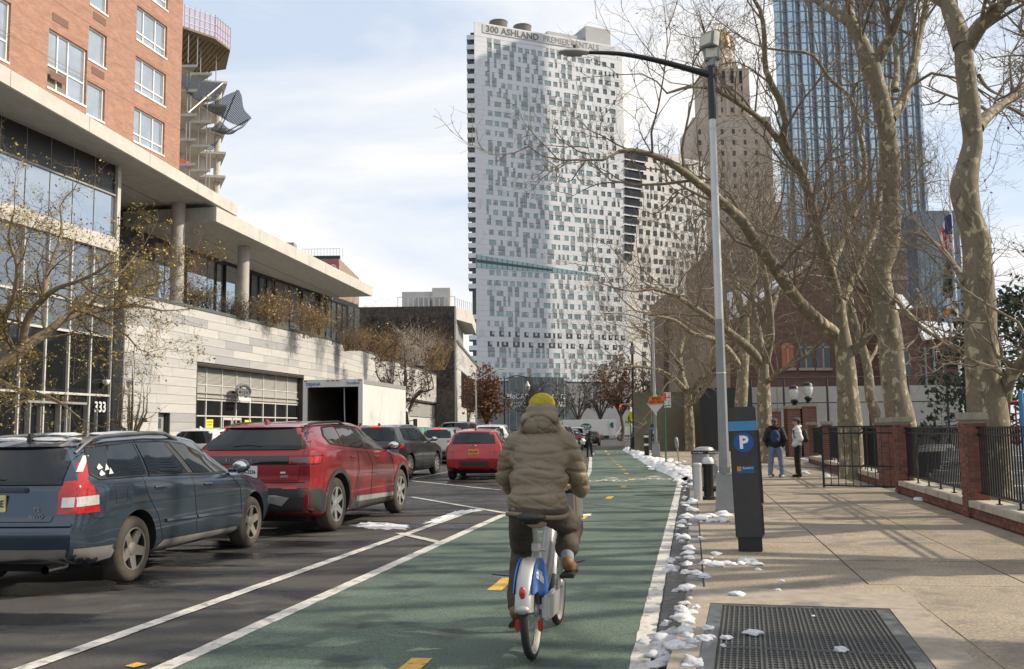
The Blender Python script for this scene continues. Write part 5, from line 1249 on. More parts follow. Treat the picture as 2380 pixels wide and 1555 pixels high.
cxs, czs = (q[0][0] + q[1][0]) / 2, (q[0][1] + q[2][1]) / 2; hh = q[0][1] - q[3][1]
text('END', hh * .55, M_LBLK, oo, BACK((cxs, -.232, czs + hh * .2)), .001, bold=.006); text('ROAD WORK', hh * .5, M_LBLK, oo, BACK((cxs, -.232, czs - hh * .24)), .001, bold=.006, sx=.82)
S2 = G(1467, 1047, KZ); o = post_sign('school_sign', 'fluorescent yellow school crossing sign on a green post', S2, AT(1467, 957, S2.y).z - KZ, .035, M_GRN)
E_ = lambda x, y: (AT(x, y, S2.y).x - S2.x, AT(x, y, S2.y).z - KZ)
M_FLU = pm('fluorescent_yellow', (.62, .68, .02), .5, var=.05)
g = MB(); g.prism([E_(1457, 976), E_(1477, 976), E_(1477, 966), E_(1467, 956), E_(1457, 966)], lambda u, v, t: V((u, t, v)), -.06, -.05); pn = g.build('pentagon', M_FLU, o, weld=True)
g = MB(); g.prism([E_(1457, 985), E_(1478, 985), E_(1478, 977), E_(1457, 977)], lambda u, v, t: V((u, t, v)), -.06, -.05); p2 = g.build('school_plate', M_FLU, o, weld=True)
e = E_(1467, 981); text('SCHOOL', .2, M_LBLK, p2, BACK((e[0], -.062, e[1])), .001, bold=.006)
for dx, s_ in ((-.15, .8), (.14, 1.)):
    e = E_(1467, 973); g = MB(); P_ = lambda u, v: (e[0] + dx + u * s_ * .5, e[1] + v * s_ * .5 - .05)
    fn = lambda u, v, t: V((u, t, v))
    for pol in ([(-.08, .45), (.08, .45), (.12, .0), (-.12, .0)], [(-.1, 0), (0, 0), (-.1, -.42), (-.2, -.42)], [(0, 0), (.1, 0), (.22, -.42), (.12, -.42)], [(-.22, .2), (-.08, .42), (-.05, .35), (-.16, .12)], [(-.07, .48), (.07, .48), (.07, .64), (-.07, .64)]): g.prism([P_(*p) for p in pol], fn, -.063, -.061)
    g.build('walking_figure', M_LBLK, pn)
# ---- traffic signals
def signal(label, x, yb, yt, Y, base_z=0., post=True, pxw=7):
    p = AT(x, (yb + yt) / 2, Y); z0, z1 = AT(x, yb, Y).z, AT(x, yt, Y).z; o = thing('traffic_signal', label, 'traffic light', (p.x, Y, 0), 0, 'traffic signals'); h = z1 - z0; w = h * .36
    M_SY = pm('signal_yellow', (.62, .30, .02), .5, var=.1)
    if post: g = MB(); g.tube([(w * .9, .1, 0), (w * .9, .1, z1 + .3)], .08, 8); g.build('post', M_LBLK, o)
    else: g = MB(); g.tube([(0, .2, z1 + .05), (9, .5, z1 + .9)], .06, 6); g.build('mast_arm', M_GREYP, o)
    g = MB(); g.bx(-w / 2, w / 2, -.12, .18, z0, z1); g.build('housing', M_SY, o, bevel=.02)
    for k, c in enumerate(((.9, .03, .02), (.10, .07, .01), (.01, .08, .04))):
        zc = z1 - h * (k + .5) / 3; g = MB(); g.lathe([(h * .125, 0), (h * .11, .03), (0, .05)], 14, Matrix.Rotation(pi / 2, 3, 'X'), c=(0, -.12, zc)); g.build('lens', pm('signal_lens_%d' % k, c, .3, var=0, emit=2.2 if k == 0 else 0), o, smooth=40)
        g = MB(); rows = [[V((h * .14 * cos(t), -.12 - d_, zc + h * .14 * sin(t))) for t in [pi * j / 8 for j in range(9)]] for d_ in (0, .22)]; g.grid(rows); g.build('visor', M_SY, o)
    return o
signal('nearer traffic light on a pole at the corner, showing red', 1512, 983, 962, 76)
signal('right traffic light partly behind the street light, showing red', 1524, 982, 965, 79)
signal('hanging traffic light over the crossing showing red', 1442, 955, 942, 92, post=False)
o = thing('pedestrian_signal', 'yellow pedestrian signal boxes with orange hand below the traffic light', 'traffic light', (AT(1512, 990, 75.5).x, 75.5, 0)); z = AT(1512, 990, 75.5).z
g = MB(); g.tube([(.15, .1, 0), (.15, .1, z + .3)], .07, 8); g.build('post', M_LBLK, o)
for dx in (-.05, .65): g = MB(); g.bx(dx - .3, dx + .3, -.15, .05, z - .2, z + .35); g.build('signal_box', MATS['signal_yellow'], o, bevel=.02)
g = MB(); g.bx(.5, .8, -.165, -.151, z - .05, z + .2); g.build('orange_hand', pm('hand_orange', (.9, .16, .02), .4, var=0, emit=1.5), o)
# ================================================================== VEHICLES
def ip(tab, x):
    if x <= tab[0][0]: return tab[0][1]
    for (a, p), (b, q) in zip(tab[:-1], tab[1:]):
        if x <= b: return p + (q - p) * (x - a) / (b - a) if b > a else q
    return tab[-1][1]
def ips(tab, x, h):          # softened lookup
    return (ip(tab, x - h) + ip(tab, x) * 2 + ip(tab, x + h)) / 4
M_TYRE = pm('tyre_rubber', (.022, .021, .020), .85, var=.25, scale=20, bump=.3, bscale=90)
M_TYRED = pm('dusty_tyre', (.07, .058, .046), .9, var=.3, scale=14, bump=.3, bscale=90)
M_RIMD = pm('dusty_alloy', (.30, .27, .235), .5, .6, var=.2, scale=12)
M_RIM = pm('bright_alloy', (.55, .54, .52), .35, .8, var=.12, scale=10)
M_RIMK = pm('dark_alloy', (.05, .05, .05), .4, .7, var=.15)
M_PLAST = pm('bumper_plastic', (.028, .028, .028), .65, var=.2, scale=8, bump=.15, bscale=150)
M_CGL = pm('car_glass', (.010, .012, .013), .015, 0, var=.0, spec=.5)
MATS['car_glass'].node_tree.nodes['Principled BSDF'].inputs['IOR'].default_value = 1.5
M_TLR = pm('tail_lamp_red', (.42, .012, .012), .12, 0, var=.1, scale=25, coat=.6)
M_TLC = pm('lamp_clear', (.60, .58, .56), .15, .2, var=.15, scale=30, coat=.6)
M_BRAKE = pm('brake_lamp_lit', (.95, .04, .02), .2, 0, var=0, emit=2.6)
M_SEAM = pm('panel_gap', (.006, .006, .006), .8, var=0)
M_CHRM = pm('chrome', (.7, .7, .7), .12, 1., var=0)
M_WELL = pm('wheel_well', (.008, .008, .008), .9, var=0)
def paint(name, c, metal=.35, rough=.22, dust=None): 
    m = pm(name, c, rough, metal, var=.06, scale=1.5, coat=.9, c2=dust, s2=1.2, t2=.62, w2=.25) if dust else pm(name, c, rough, metal, var=.05, scale=1.5, coat=.9)
    return m
_wh = {}
def wheel_meshes(r, w, ns, rim, dusty, style=0):
    k = (r, w, ns, rim.name, dusty, style)
    if k in _wh: return _wh[k]
    Ry = Matrix.Rotation(pi / 2, 3, 'Y'); rr = r * .66
    g = MB(); g.lathe([(rr, -w / 2 + .01), (rr + .02, -w / 2), (r - .05, -w / 2), (r - .015, -w / 2 + .02), (r, -w / 2 + .05), (r, w / 2 - .05), (r - .015, w / 2 - .02), (r - .05, w / 2), (rr + .02, w / 2), (rr, w / 2 - .01)], 40, Ry, cap=False); ty = g.mesh('tyre', M_TYRED if dusty else M_TYRE, smooth=35)
    g = MB(); g.lathe([(rr, -w / 2 + .01), (rr, w / 2 - .012), (rr - .02, w / 2 - .015), (rr - .03, w / 2 - .07), (.06, w / 2 - .12), (.0, w / 2 - .12)], 36, Ry, cap=False); dk = g.mesh('rim_barrel', M_RIMK, smooth=35)
    g = MB(); g.lathe([(rr - .004, w / 2 - .03), (rr - .002, w / 2 - .008), (rr - .018, w / 2 - .008), (rr - .022, w / 2 - .03)], 36, Ry, cap=False)
    for i in range(ns):
        a = 2 * pi * i / ns + .3; R_ = Matrix.Rotation(a, 3, 'X'); w0, w1 = (.055, .042) if style == 0 else (.03, .034)
        p = [V((w / 2 - .035, -w0, .04)), V((w / 2 - .035, w0, .04)), V((w / 2 - .012, w1, rr - .015)), V((w / 2 - .012, -w1, rr - .015))]
        q = [v - V((.03, 0, 0)) for v in p]; g.add([R_ @ v for v in p + q], [(0, 1, 2, 3), (4, 7, 6, 5), (0, 4, 5, 1), (1, 5, 6, 2), (2, 6, 7, 3), (3, 7, 4, 0)])
    g.lathe([(.075, w / 2 - .07), (.07, w / 2 - .03), (.045, w / 2 - .02), (0, w / 2 - .018)], 20, Ry, cap=False); sp = g.mesh('spokes', rim, smooth=30)
    _wh[k] = (ty, dk, sp); return _wh[k]
class Car:
    def __init__(s, name, label, cat, paintm, P, rear_right, heading, group=None):
        s.P = P; h = heading; rt = V((cos(h), -sin(h), 0)); rr = V((rear_right.x, rear_right.y, 0)) - rt * P.get('track', P['W'] / 2 - .05)
        s.o = thing(name, label, cat, rr, -h, group); s.paint = paintm; s.body()
    def section(s, t):
        P = s.P; W = P['W'] / 2; zt = ips(P['top'], t, .012); belt = min(ip(P['belt'], t), zt - .03); zb = ip(P.get('bottom', [(0, .32), (.06, .22), (.9, .2), (1, .3)]), t)
        w = W * ips(P.get('plan', [(0, .90), (.03, .955), (.08, .985), (.18, 1), (.8, 1), (.93, .955), (.98, .86), (1, .74)]), t, .008)
        c = max(0, min(1, (zt - belt - .03) / .32)); wr = P['wr'] * min(1, w / W + .02)
        cab = [((.965 * w + wr) / 2 + .012, (belt + zt - .10) / 2), (wr, zt - .10), (wr - .045, zt - .035), (wr * .62, zt - .006), (0, zt + .004)]
        hood = [(.955 * w, belt + .01), (.92 * w, zt - .02), (.84 * w, zt - .006), (.5 * w, zt + .006), (0, zt + .012)]
        up = [(a[0] + (b[0] - a[0]) * c, a[1] + (b[1] - a[1]) * c) for a, b in zip(hood, cab)]
        m = (zb + belt) / 2
        pts = [(0, zb), (.78 * w, zb), (.945 * w, zb + .05), (.985 * w, zb + .14), (w, m), (w * 1.0, belt - .16), (.992 * w, belt - .06), (.965 * w, belt)] + up
        out = []
        for i in range(len(pts) - 1):
            p1, p2 = pts[i], pts[i + 1]
            for k in (0, .34, .67):
                out.append(tuple(p1[j] + (p2[j] - p1[j]) * k for j in (0, 1)))
        out.append(pts[-1])
        for _ in range(2): out = [out[0]] + [tuple((out[i - 1][j] + 2 * out[i][j] + out[i + 1][j]) / 4 for j in (0, 1)) for i in range(1, len(out) - 1)] + [out[-1]]
        return out
    def body(s):
        P = s.P; ts = [0, .004, .012, .024, .04, .06, .08] + [.1 + .018 * i for i in range(46)] + [.93, .945, .96, .972, .983, .992, 1.]
        rows = []
        for t in ts:
            sec = s.section(t)
            half = [V((x, ip(P['rear'], z) + t * (ip(P['front'], z) - ip(P['rear'], z)), z)) for x, z in sec]
            rows.append([V((-p.x, p.y, p.z)) for p in half[::-1]] + half[1:])
        g = MB(); g.grid(rows)
        def cap(row, sg):
            n = len(row) // 2; half = row[n:]; r = []
            for p in half:
                r.append([V((p.x * k / 6, p.y + sg * P.get('bulge', .05) * (1 - abs(k / 6) ** 2.5) * min(1, p.x / .3), p.z)) for k in range(-6, 7)])
            g.grid(r)
        g2 = g; cap(rows[0], -1); cap(rows[-1], 1)
        me = g.mesh('body', s.paint, weld=True)
        o = bpy.data.objects.new('body', me); col.objects.link(o); s.wells = []
        r, wb, tr = P['r'], P['wb'], P['W'] / 2
        for y in (0, wb):
            for sg in (-1, 1):
                c = MB(); R_ = r + P.get('gap', .055); prof = [(R_ * cos(a), R_ * sin(a)) for a in [pi * k / 20 for k in range(21)]] + [(-R_ * .985, -.6), (R_ * .985, -.6)]
                x0, x1 = sorted((sg * (tr - .27), sg * (tr + .3)))
                c.prism(prof, lambda u, v, t: V((t, y + u, r + .01 + v)), x0, x1); cm = c.mesh('cut', M_WELL, weld=True); cob = bpy.data.objects.new('cut', cm); col.objects.link(cob)
                md = o.modifiers.new('b', 'BOOLEAN'); md.object = cob; md.operation = 'DIFFERENCE'; md.solver = 'EXACT'; s.wells.append(cob)
        bpy.context.view_layer.update(); nm = evalmesh(o); o.modifiers.clear()
        for cob in s.wells: bpy.data.objects.remove(cob)
        bm = bmesh.new(); bm.from_mesh(nm); bmesh.ops.recalc_face_normals(bm, faces=bm.faces)
        for f in bm.faces: f.smooth = True
        bm.to_mesh(nm); nm.set_sharp_from_angle(angle=radians(38)); s.bvh = BVHTree.FromBMesh(bm)
        # dark inside of the wells: faces facing the wheel
        nm.materials.clear(); nm.materials.append(s.paint); nm.materials.append(M_WELL)
        for f in nm.polygons:
            cx, cy, cz = f.center
            if any(abs(sqrt((cy - y) ** 2 + (cz - r - .01) ** 2) - (r + P.get('gap', .055))) < .012 for y in (0, wb)) and cz > r * .6 and abs(f.normal.x) < .5 and abs(cx) > tr - .28: f.material_index = 1
            if abs(abs(cx) - (tr - .27)) < .003 and abs(f.normal.x) > .9: f.material_index = 1
        bm.free(); o.data = nm; o.parent = s.o; s.bodyo = o
        tw_ = P.get('tw', .225); xw = tr - .03 - tw_ / 2
        for y in (0, wb):
            for sg in (1, -1):
                w_ = link('wheel', None, s.o, (sg * xw, y, r)); w_.rotation_euler = (random.uniform(0, 6), 0, 0 if sg > 0 else pi)
                for nme, m in zip(('tyre', 'rim', 'spokes'), wheel_meshes(r, tw_, P.get('spokes', 5), P.get('rim', M_RIM), P.get('dusty', False), P.get('style', 0))): link(nme, m, w_)
        g = MB(); g.bx(-tr + .3, tr - .3, ip(P['rear'], .3) + .25, P['wb'] + .5, .19, .34); g.build('underbody', M_WELL, s.o)
    def hit(s, p, d):
        h = s.bvh.ray_cast(V(p), V(d)); return h[0]
    def proj(s, name, poly, kind, mat, off=.004, parent=None, sides=(1, -1), sub=4):
        from mathutils.geometry import tessellate_polygon
        out = []
        for sg in (sides if kind in ('side', 'corner') else (1,)):
            bm = bmesh.new(); vs = [bm.verts.new((a, b, 0)) for a, b in poly]
            for tri in tessellate_polygon([[V((a, b, 0)) for a, b in poly]]):
                try: bm.faces.new([vs[i] for i in tri])
                except ValueError: pass
            for _ in range(sub): bmesh.ops.subdivide_edges(bm, edges=[e for e in bm.edges if e.calc_length() > (6 if kind == 'corner' else .07)], cuts=1, use_grid_fill=True)
            bmesh.ops.triangulate(bm, faces=bm.faces)
            for v in bm.verts:
                a, b = v.co.x, v.co.y
                if kind == 'side': o, d = V((sg * 3, a, b)), V((-sg, 0, 0))
                elif kind == 'rear': o, d = V((a, -6, b)), V((0, 1, 0))
                elif kind == 'top': o, d = V((a, b, 4)), V((0, 0, -1))
                elif kind == 'corner': t = radians(a); d = V((-sg * sin(t), cos(t), 0)); o = V((sg * s.P['W'] * .22, ip(s.P['rear'], b) + .45, b)) - d * 3
                elif kind == 'front': o, d = V((a, 9, b)), V((0, -1, 0))
                h = s.bvh.ray_cast(o, d)[0]
                if h is None:
                    q = o + d * (3 - s.P['W'] / 2 if kind == 'side' else 6 + ip(s.P['rear'], b) if kind == 'rear' else 2)
                    h, nn, _, _ = s.bvh.find_nearest(q); v.co = h + nn * off
                else: v.co = h - d * off
            if name == 'side_window':
                for _ in range(4): bmesh.ops.smooth_vert(bm, verts=[q for q in bm.verts if not q.is_boundary], factor=.5, use_axis_x=True, use_axis_y=True, use_axis_z=True)
            bmesh.ops.recalc_face_normals(bm, faces=bm.faces)
            want = {'corner': V((sg, -1, 0)), 'side': V((sg, 0, 0)), 'rear': V((0, -1, 0)), 'top': V((0, 0, 1)), 'front': V((0, 1, 0))}[kind]
            if sum((f.normal.dot(want) * f.calc_area() for f in bm.faces)) < 0: bmesh.ops.reverse_faces(bm, faces=bm.faces)
            me = bpy.data.meshes.new(name); bm.to_mesh(me); bm.free(); me.materials.append(mat)
            me.polygons.foreach_set('use_smooth', [True] * len(me.polygons)); o = link(name, me, parent or s.o); out.append(o)
        return out[0]
    def line(s, name, pts, kind, mat=M_SEAM, r=.0045, off=.0, parent=None, sides=(1, -1), step=.05):
        for sg in (sides if kind == 'side' else (1,)):
            q = []
            for (a, b), (c, d) in zip(pts[:-1], pts[1:]):
                n = max(1, int(sqrt((a - c) ** 2 + (b - d) ** 2) / step))
                for i in range(n + 1 if (c, d) == pts[-1] else n):
                    u, v = a + (c - a) * i / n, b + (d - b) * i / n
                    o, dr = {'side': (V((sg * 3, u, v)), V((-sg, 0, 0))), 'rear': (V((u, -6, v)), V((0, 1, 0))), 'top': (V((u, v, 4)), V((0, 0, -1)))}[kind]
                    h = s.bvh.ray_cast(o, dr)[0]
                    if h is not None: q.append(h - dr * off)
            if len(q) > 1: g = MB(); g.tube(q, r, 5); g.build(name, mat, parent or s.o)
    def box(s, name, c, d, mat, bevel=.01, parent=None, M=None): g = MB(); g.box(c, d, M); return g.build(name, mat, parent or s.o, bevel=bevel, smooth=40)
    def mirror(s, y, z, mat, glass=True):
        for sg in (1, -1):
            x = s.P['W'] / 2; g = MB(); g.sph((sg * (x + .09), y, z), (.115, .075, .08), 14, 9); m = g.build('door_mirror', mat, s.o, smooth=60)
            g = MB(); g.tube([(sg * (x - .08), y + .02, z - .05), (sg * (x + .02), y, z - .05)], .03, 6); g.build('mirror_arm', mat, m)
            g = MB(); g.sph((sg * (x + .09), y - .055, z), (.095, .028, .064), 14, 7); g.build('mirror_glass', pm('mirror_silver', (.7, .72, .72), .03, 1., var=0), m, smooth=60)
    def handles(s, pts, mat):
        for y, z in pts:
            for sg in (1, -1):
                h = s.hit((sg * 3, y, z), (-sg, 0, 0)); g = MB(); g.tube([h + V((sg * .002, -.1, 0)), h + V((sg * .026, -.06, 0)), h + V((sg * .028, .05, 0)), h + V((sg * .002, .1, 0))], .013, 6); g.build('door_handle', mat, s.o, smooth=60)
    def plate(s, z, txt, bg, fg, x=0., top=None, sub=None, w=.31, h=.155):
        hp = s.hit((x, -6, z), (0, 1, 0)); y = hp.y - .022
        g = MB(); g.bx(x - w / 2, x + w / 2, y, y + .02, z - h / 2, z + h / 2); p = g.build('licence_plate', bg, s.o, bevel=.004)
        text(txt, .088 if len(txt) < 8 else .076, fg, p, BACK((x, y - .002, z - .004)), .001, bold=.002, sx=.85)
        if top: text(top, .026, fg, p, BACK((x, y - .002, z + .058)), .001)
        if sub: text(sub, .024, fg, p, BACK((x, y - .002, z - .062)), .001)
        return p
    def rails(s, y0, y1, x, mat, h=.055, r=.018):
        for sg in (1, -1):
            q = []; n = 14
            for i in range(n + 1):
                y = y0 + (y1 - y0) * i / n; hp = s.hit((sg * x, y, 4), (0, 0, -1)); e = min(i, n - i) / 2
                q.append(hp + V((0, 0, min(1, e) * h - .01)))
            g = MB(); g.tube(q, r, 7); g.build('roof_rail', mat, s.o, smooth=60)
    def fin(s, y, mat, x=0):
        hp = s.hit((x, y, 4), (0, 0, -1)); g = MB(); g.prism([(-.09, 0), (.09, 0), (-.05, .075), (-.09, .07)], lambda u, v, t: hp + V((t * (1 - v * 8), u, v - .004)), -.025, .025); g.build('antenna_fin', mat, s.o, weld=True)
    def exhaust(s, x, y, z):
        g = MB(); g.tube([(x, y, z), (x, y + .3, z)], .04, 12, False); g.tube([(x, y, z), (x, y + .3, z)], .034, 12, False); g.build('exhaust_tip', M_CHRM, s.o, smooth=60)
    def rear_wiper(s, x0, x1, z):
        s.line('rear_wiper', [(x0, z), ((x0 + x1) / 2, z + .02), (x1, z)], 'rear', M_PLAST, .012, .02)
M_PLW = pm('plate_white', (.68, .68, .66), .4, var=.05, scale=20); M_PLY = pm('plate_straw', (.68, .58, .28), .4, var=.12, scale=10); M_PLO = pm('plate_orange', (.70, .30, .02), .4, var=.06, scale=15)
M_NAVY = pm('plate_navy', (.02, .025, .07), .5, var=0)

# ---------------------------------------------------------------- blue estate car
def gp(x, y): return G(x, y)
Pv = dict(L=4.75, W=1.80, H=1.49, wb=2.86, r=.33, wr=.60, track=.86, dusty=True, rim=M_RIMD, spokes=5, bulge=.07,
          top=[(0, 1.40), (.04, 1.44), (.12, 1.475), (.3, 1.50), (.5, 1.49), (.585, 1.455), (.65, 1.33), (.735, 1.06), (.76, 1.0), (.85, .95), (.95, .84), (1, .70)],
          belt=[(0, 1.06), (.3, 1.04), (.6, 1.0), (.75, .97), (1, .9)],
          rear=[(.2, -.82), (.34, -.96), (.5, -1.0), (.62, -1.01), (.70, -.955), (.8, -.95), (1.0, -.92), (1.06, -.89), (1.40, -.62), (1.5, -.5)], front=[(.2, 3.6), (.5, 3.74), (.75, 3.68), (.9, 3.5), (1.5, 3.5)])
M_BLUE = paint('slate_blue_paint', (.038, .058, .085), .5, .22)
v = Car('estate_car', 'slate blue estate car with snow on its roof, nearest of the queue', 'car', M_BLUE, Pv, gp(310, 1352), radians(8.5))
for poly in ([(-.46, 1.36), (.34, 1.40), (.20, 1.07), (-.62, 1.075), (-.70, 1.12)], [(.40, 1.40), (.96, 1.40), (1.08, 1.05), (.26, 1.065)], [(1.10, 1.395), (1.36, 1.37), (1.62, 1.28), (2.08, 1.02), (1.24, 1.045)]):
    gl = v.proj('side_window', poly, 'side', M_CGL, .010)
for pts in ([(-.70, 1.12), (-.46, 1.37), (.35, 1.41), (.21, 1.06), (-.62, 1.065), (-.70, 1.12)], [(.40, 1.41), (.98, 1.41), (1.36, 1.38), (1.64, 1.29), (2.12, 1.005), (1.17, 1.03), (.24, 1.055)]): v.line('window_trim', pts, 'side', M_PLAST, .012, .002)
v.proj('pillar_panel', [(.98, 1.39), (1.08, 1.39), (1.22, 1.045), (1.10, 1.05)], 'side', M_PLAST, .007)
v.proj('rear_window', [(-.60, 1.36), (.60, 1.36), (.66, 1.03), (-.66, 1.03)], 'rear', M_CGL, .016)
v.proj('windscreen', [(-.56, 2.0), (.56, 2.0), (.68, 2.62), (-.68, 2.62)], 'top', M_CGL, .010)
v.proj('tail_lamp', [(28, .76), (72, .76), (66, .90), (60, 1.0), (50, 1.07), (54, 1.2), (60, 1.42), (36, 1.42), (34, 1.2), (30, 1.04), (27, .95)], 'corner', M_TLR, .008, sub=5)
v.proj('indicator_lens', [(31, .91), (67, .92), (69, .83), (31, .82)], 'corner', M_TLC, .013)
v.proj('reversing_lens', [(36, 1.29), (45, 1.29), (43, 1.14), (36, 1.14)], 'corner', M_TLC, .013)
v.line('panel_seam', [(.11, 1.05), (.14, .9), (.40, .62), (.53, .36)], 'side'); v.line('panel_seam', [(1.15, 1.04), (1.22, .7), (1.30, .3)], 'side'); v.line('panel_seam', [(2.12, 1.0), (2.40, .8), (2.50, .3)], 'side'); v.line('panel_seam', [(-.80, .75), (-.72, .70), (-.40, .69)], 'side')
v.line('panel_seam', [(-.43, 1.0), (-.22, 1.0), (-.21, .82), (-.40, .82), (-.43, 1.0)], 'side', M_SEAM, .003)
v.line('rub_strip', [(.55, .565), (1.22, .545)], 'side', M_BLUE, .022, .004); v.line('rub_strip', [(1.26, .543), (2.46, .505)], 'side', M_BLUE, .022, .004)
v.proj('sill_trim', [(.42, .30), (.55, .36), (2.5, .32), (2.5, .24), (.42, .22)], 'side', pm('grey_trim', (.17, .16, .15), .6, var=.1), .006)
v.proj('lower_bumper', [(-.95, .44), (-.37, .42), (-.42, .30), (-.9, .26)], 'side', MATS['grey_trim'], .005); v.proj('lower_bumper', [(-.86, .44), (.86, .44), (.8, .28), (-.8, .28)], 'rear', MATS['grey_trim'], .005)
v.line('bumper_strip', [(-.80, .66), (.80, .66)], 'rear', M_BLUE, .022, .01); v.line('panel_seam', [(-.62, .74), (-.60, .69), (.60, .69), (.62, .74)], 'rear'); v.line('panel_seam', [(-.64, 1.03), (.64, 1.03)], 'rear')
v.handles([(.42, .93), (1.53, .90)], M_BLUE); v.mirror(2.22, 1.08, M_BLUE); v.rails(-.62, 1.35, .57, pm('rail_grey', (.17, .175, .18), .4, .6, var=.1), .07, .022); v.fin(-.42, M_PLAST); v.exhaust(.55, -.98, .25)
v.rear_wiper(-.45, .1, 1.08); v.plate(.86, 'L74-WSE', M_PLY, M_BLK, 0., 'Garden  Jersey', 'Garden State')
v.box('tailgate_grip', (0, v.hit((0, -6, .98), (0, 1, 0)).y - .01, .985), (.7, .04, .05), M_BLUE)
v.proj('spoiler', [(-.60, 1.44), (.60, 1.44), (.62, 1.38), (-.62, 1.38)], 'rear', M_BLUE, .05)
for t_, x, z in (('T5', .46, .80), ('AWD', .46, .74)): text(t_, .06, M_CHRM, v.o, BACK((x, v.hit((x, -6, z), (0, 1, 0)).y - .006, z)), .003)
for i, (y, z, k) in enumerate(((-.52, 1.17, 0), (-.42, 1.16, 1), (-.40, 1.12, 1), (-.55, 1.11, 0))):
    hp = v.hit((3, y, z), (-1, 0, 0)); g = MB(); q = [(-.05, -.03), (.05, -.03), (0, .045)] if k else [(-.05, 0), (0, -.04), (.05, 0), (0, .04)]
    g.prism(q, lambda a, b, t: hp + V((.015 + t - b * .25, a, b)), 0, .002); g.build('window_sticker', M_LETW, v.o)
# ---------------------------------------------------------------- red electric SUV
Ph = dict(L=5.0, W=1.98, H=1.68, wb=3.2, r=.40, wr=.66, track=.93, tw=.25, rim=pm('satin_alloy', (.50, .49, .47), .4, .7, var=.12, scale=8), spokes=6, style=0, dusty=True, bulge=.06, gap=.06,
          top=[(0, 1.60), (.03, 1.63), (.1, 1.655), (.3, 1.68), (.48, 1.67), (.56, 1.63), (.64, 1.47), (.735, 1.18), (.76, 1.13), (.87, 1.10), (.96, 1.0), (1, .85)],
          belt=[(0, 1.26), (.2, 1.27), (.45, 1.22), (.7, 1.16), (1, 1.05)],
          rear=[(.25, -.80), (.4, -.93), (.6, -.96), (.72, -.94), (.80, -.90), (1.05, -.93), (1.2, -.90), (1.30, -.84), (1.60, -.56), (1.7, -.48)], front=[(.25, 3.95), (.6, 4.08), (.9, 4.02), (1.1, 3.8), (1.7, 3.8)])
M_RED = paint('deep_red_paint', (.30, .014, .018), .35, .3)
h = Car('electric_suv', 'large deep red SUV with black tail panel, ahead of the blue estate car', 'car', M_RED, Ph, gp(780, 1233), radians(10.9))
for poly in ([(.06, 1.55), (.50, 1.575), (.24, 1.30), (-.18, 1.33), (-.16, 1.44)], [(.57, 1.58), (1.18, 1.58), (1.32, 1.24), (.30, 1.29)], [(1.28, 1.575), (1.56, 1.55), (1.86, 1.46), (2.38, 1.18), (1.40, 1.225)]): h.proj('side_window', poly, 'side', M_CGL, .010)
h.line('window_trim', [(-.18, 1.44), (.05, 1.565), (.5, 1.59), (1.2, 1.595), (1.56, 1.565), (1.88, 1.47), (2.44, 1.165), (1.4, 1.215), (.2, 1.285), (-.2, 1.32), (-.18, 1.44)], 'side', M_PLAST, .014, .002)
h.proj('pillar_panel', [(1.19, 1.58), (1.27, 1.58), (1.39, 1.225), (1.33, 1.235)], 'side', M_PLAST, .007)
h.proj('rear_window', [(-.62, 1.56), (.62, 1.56), (.74, 1.30), (.72, 1.25), (-.72, 1.25), (-.74, 1.30)], 'rear', M_CGL, .018)
h.proj('gloss_black_surround', [(.63, 1.58), (.70, 1.56), (.86, 1.27), (.73, 1.255), (.75, 1.30)], 'rear', M_GLD, .008); h.proj('gloss_black_surround', [(-.63, 1.58), (-.70, 1.56), (-.86, 1.27), (-.73, 1.255), (-.75, 1.30)], 'rear', M_GLD, .008)
h.proj('windscreen', [(-.6, 2.2), (.6, 2.2), (.76, 2.85), (-.76, 2.85)], 'top', M_CGL, .010)
h.proj('tail_panel', [(-.98, 1.16), (.98, 1.16), (.98, 1.03), (-.98, 1.03)], 'rear', M_GLD, .006)
h.proj('tail_panel', [(20, 1.16), (74, 1.155), (70, 1.03), (20, 1.03)], 'corner', M_GLD, .008)
h.proj('tail_lamp', [(18, 1.145), (72, 1.14), (68, 1.045), (18, 1.045)], 'corner', M_TLR, .012)
h.proj('lamp_insert', [(24, 1.12), (46, 1.12), (46, 1.06), (24, 1.06)], 'corner', pm('smoked_lens', (.10, .09, .09), .1, var=.2, coat=.5), .016)
text('H  o  n  d  a', .082, M_CHRM, h.o, BACK((-.12, h.hit((0, -6, 1.1), (0, 1, 0)).y - .012, 1.10)), .003, sx=1.3)
h.plate(.93, 'MBH-3236', M_PLW, M_NAVY, -.05, 'NEW YORK', 'PARAGON', .33, .17)
h.line('panel_seam', [(-.80, 1.24), (-.72, .80), (.72, .80), (.80, 1.24)], 'rear'); h.line('panel_seam', [(-.82, .775), (.82, .775)], 'rear', M_SEAM, .008)
h.proj('lower_bumper', [(-.95, .70), (.95, .70), (.9, .30), (-.9, .30)], 'rear', M_PLAST, .006)
sk = h.proj('skid_plate', [(-.62, .56), (-.4, .60), (.4, .60), (.62, .56), (.5, .44), (.35, .48), (-.35, .48), (-.5, .44)], 'rear', pm('satin_silver', (.42, .41, .39), .45, .5, var=.1), .02)
for sg in (1, -1): h.proj('reflector', [(sg * .5, .71), (sg * .72, .71), (sg * .72, .685), (sg * .5, .685)], 'rear', M_TLR, .012)
h.proj('lower_bumper', [(-1.0, .70), (-.60, .66), (-.47, .55), (-.44, .34), (-.95, .28)], 'side', M_PLAST, .006)
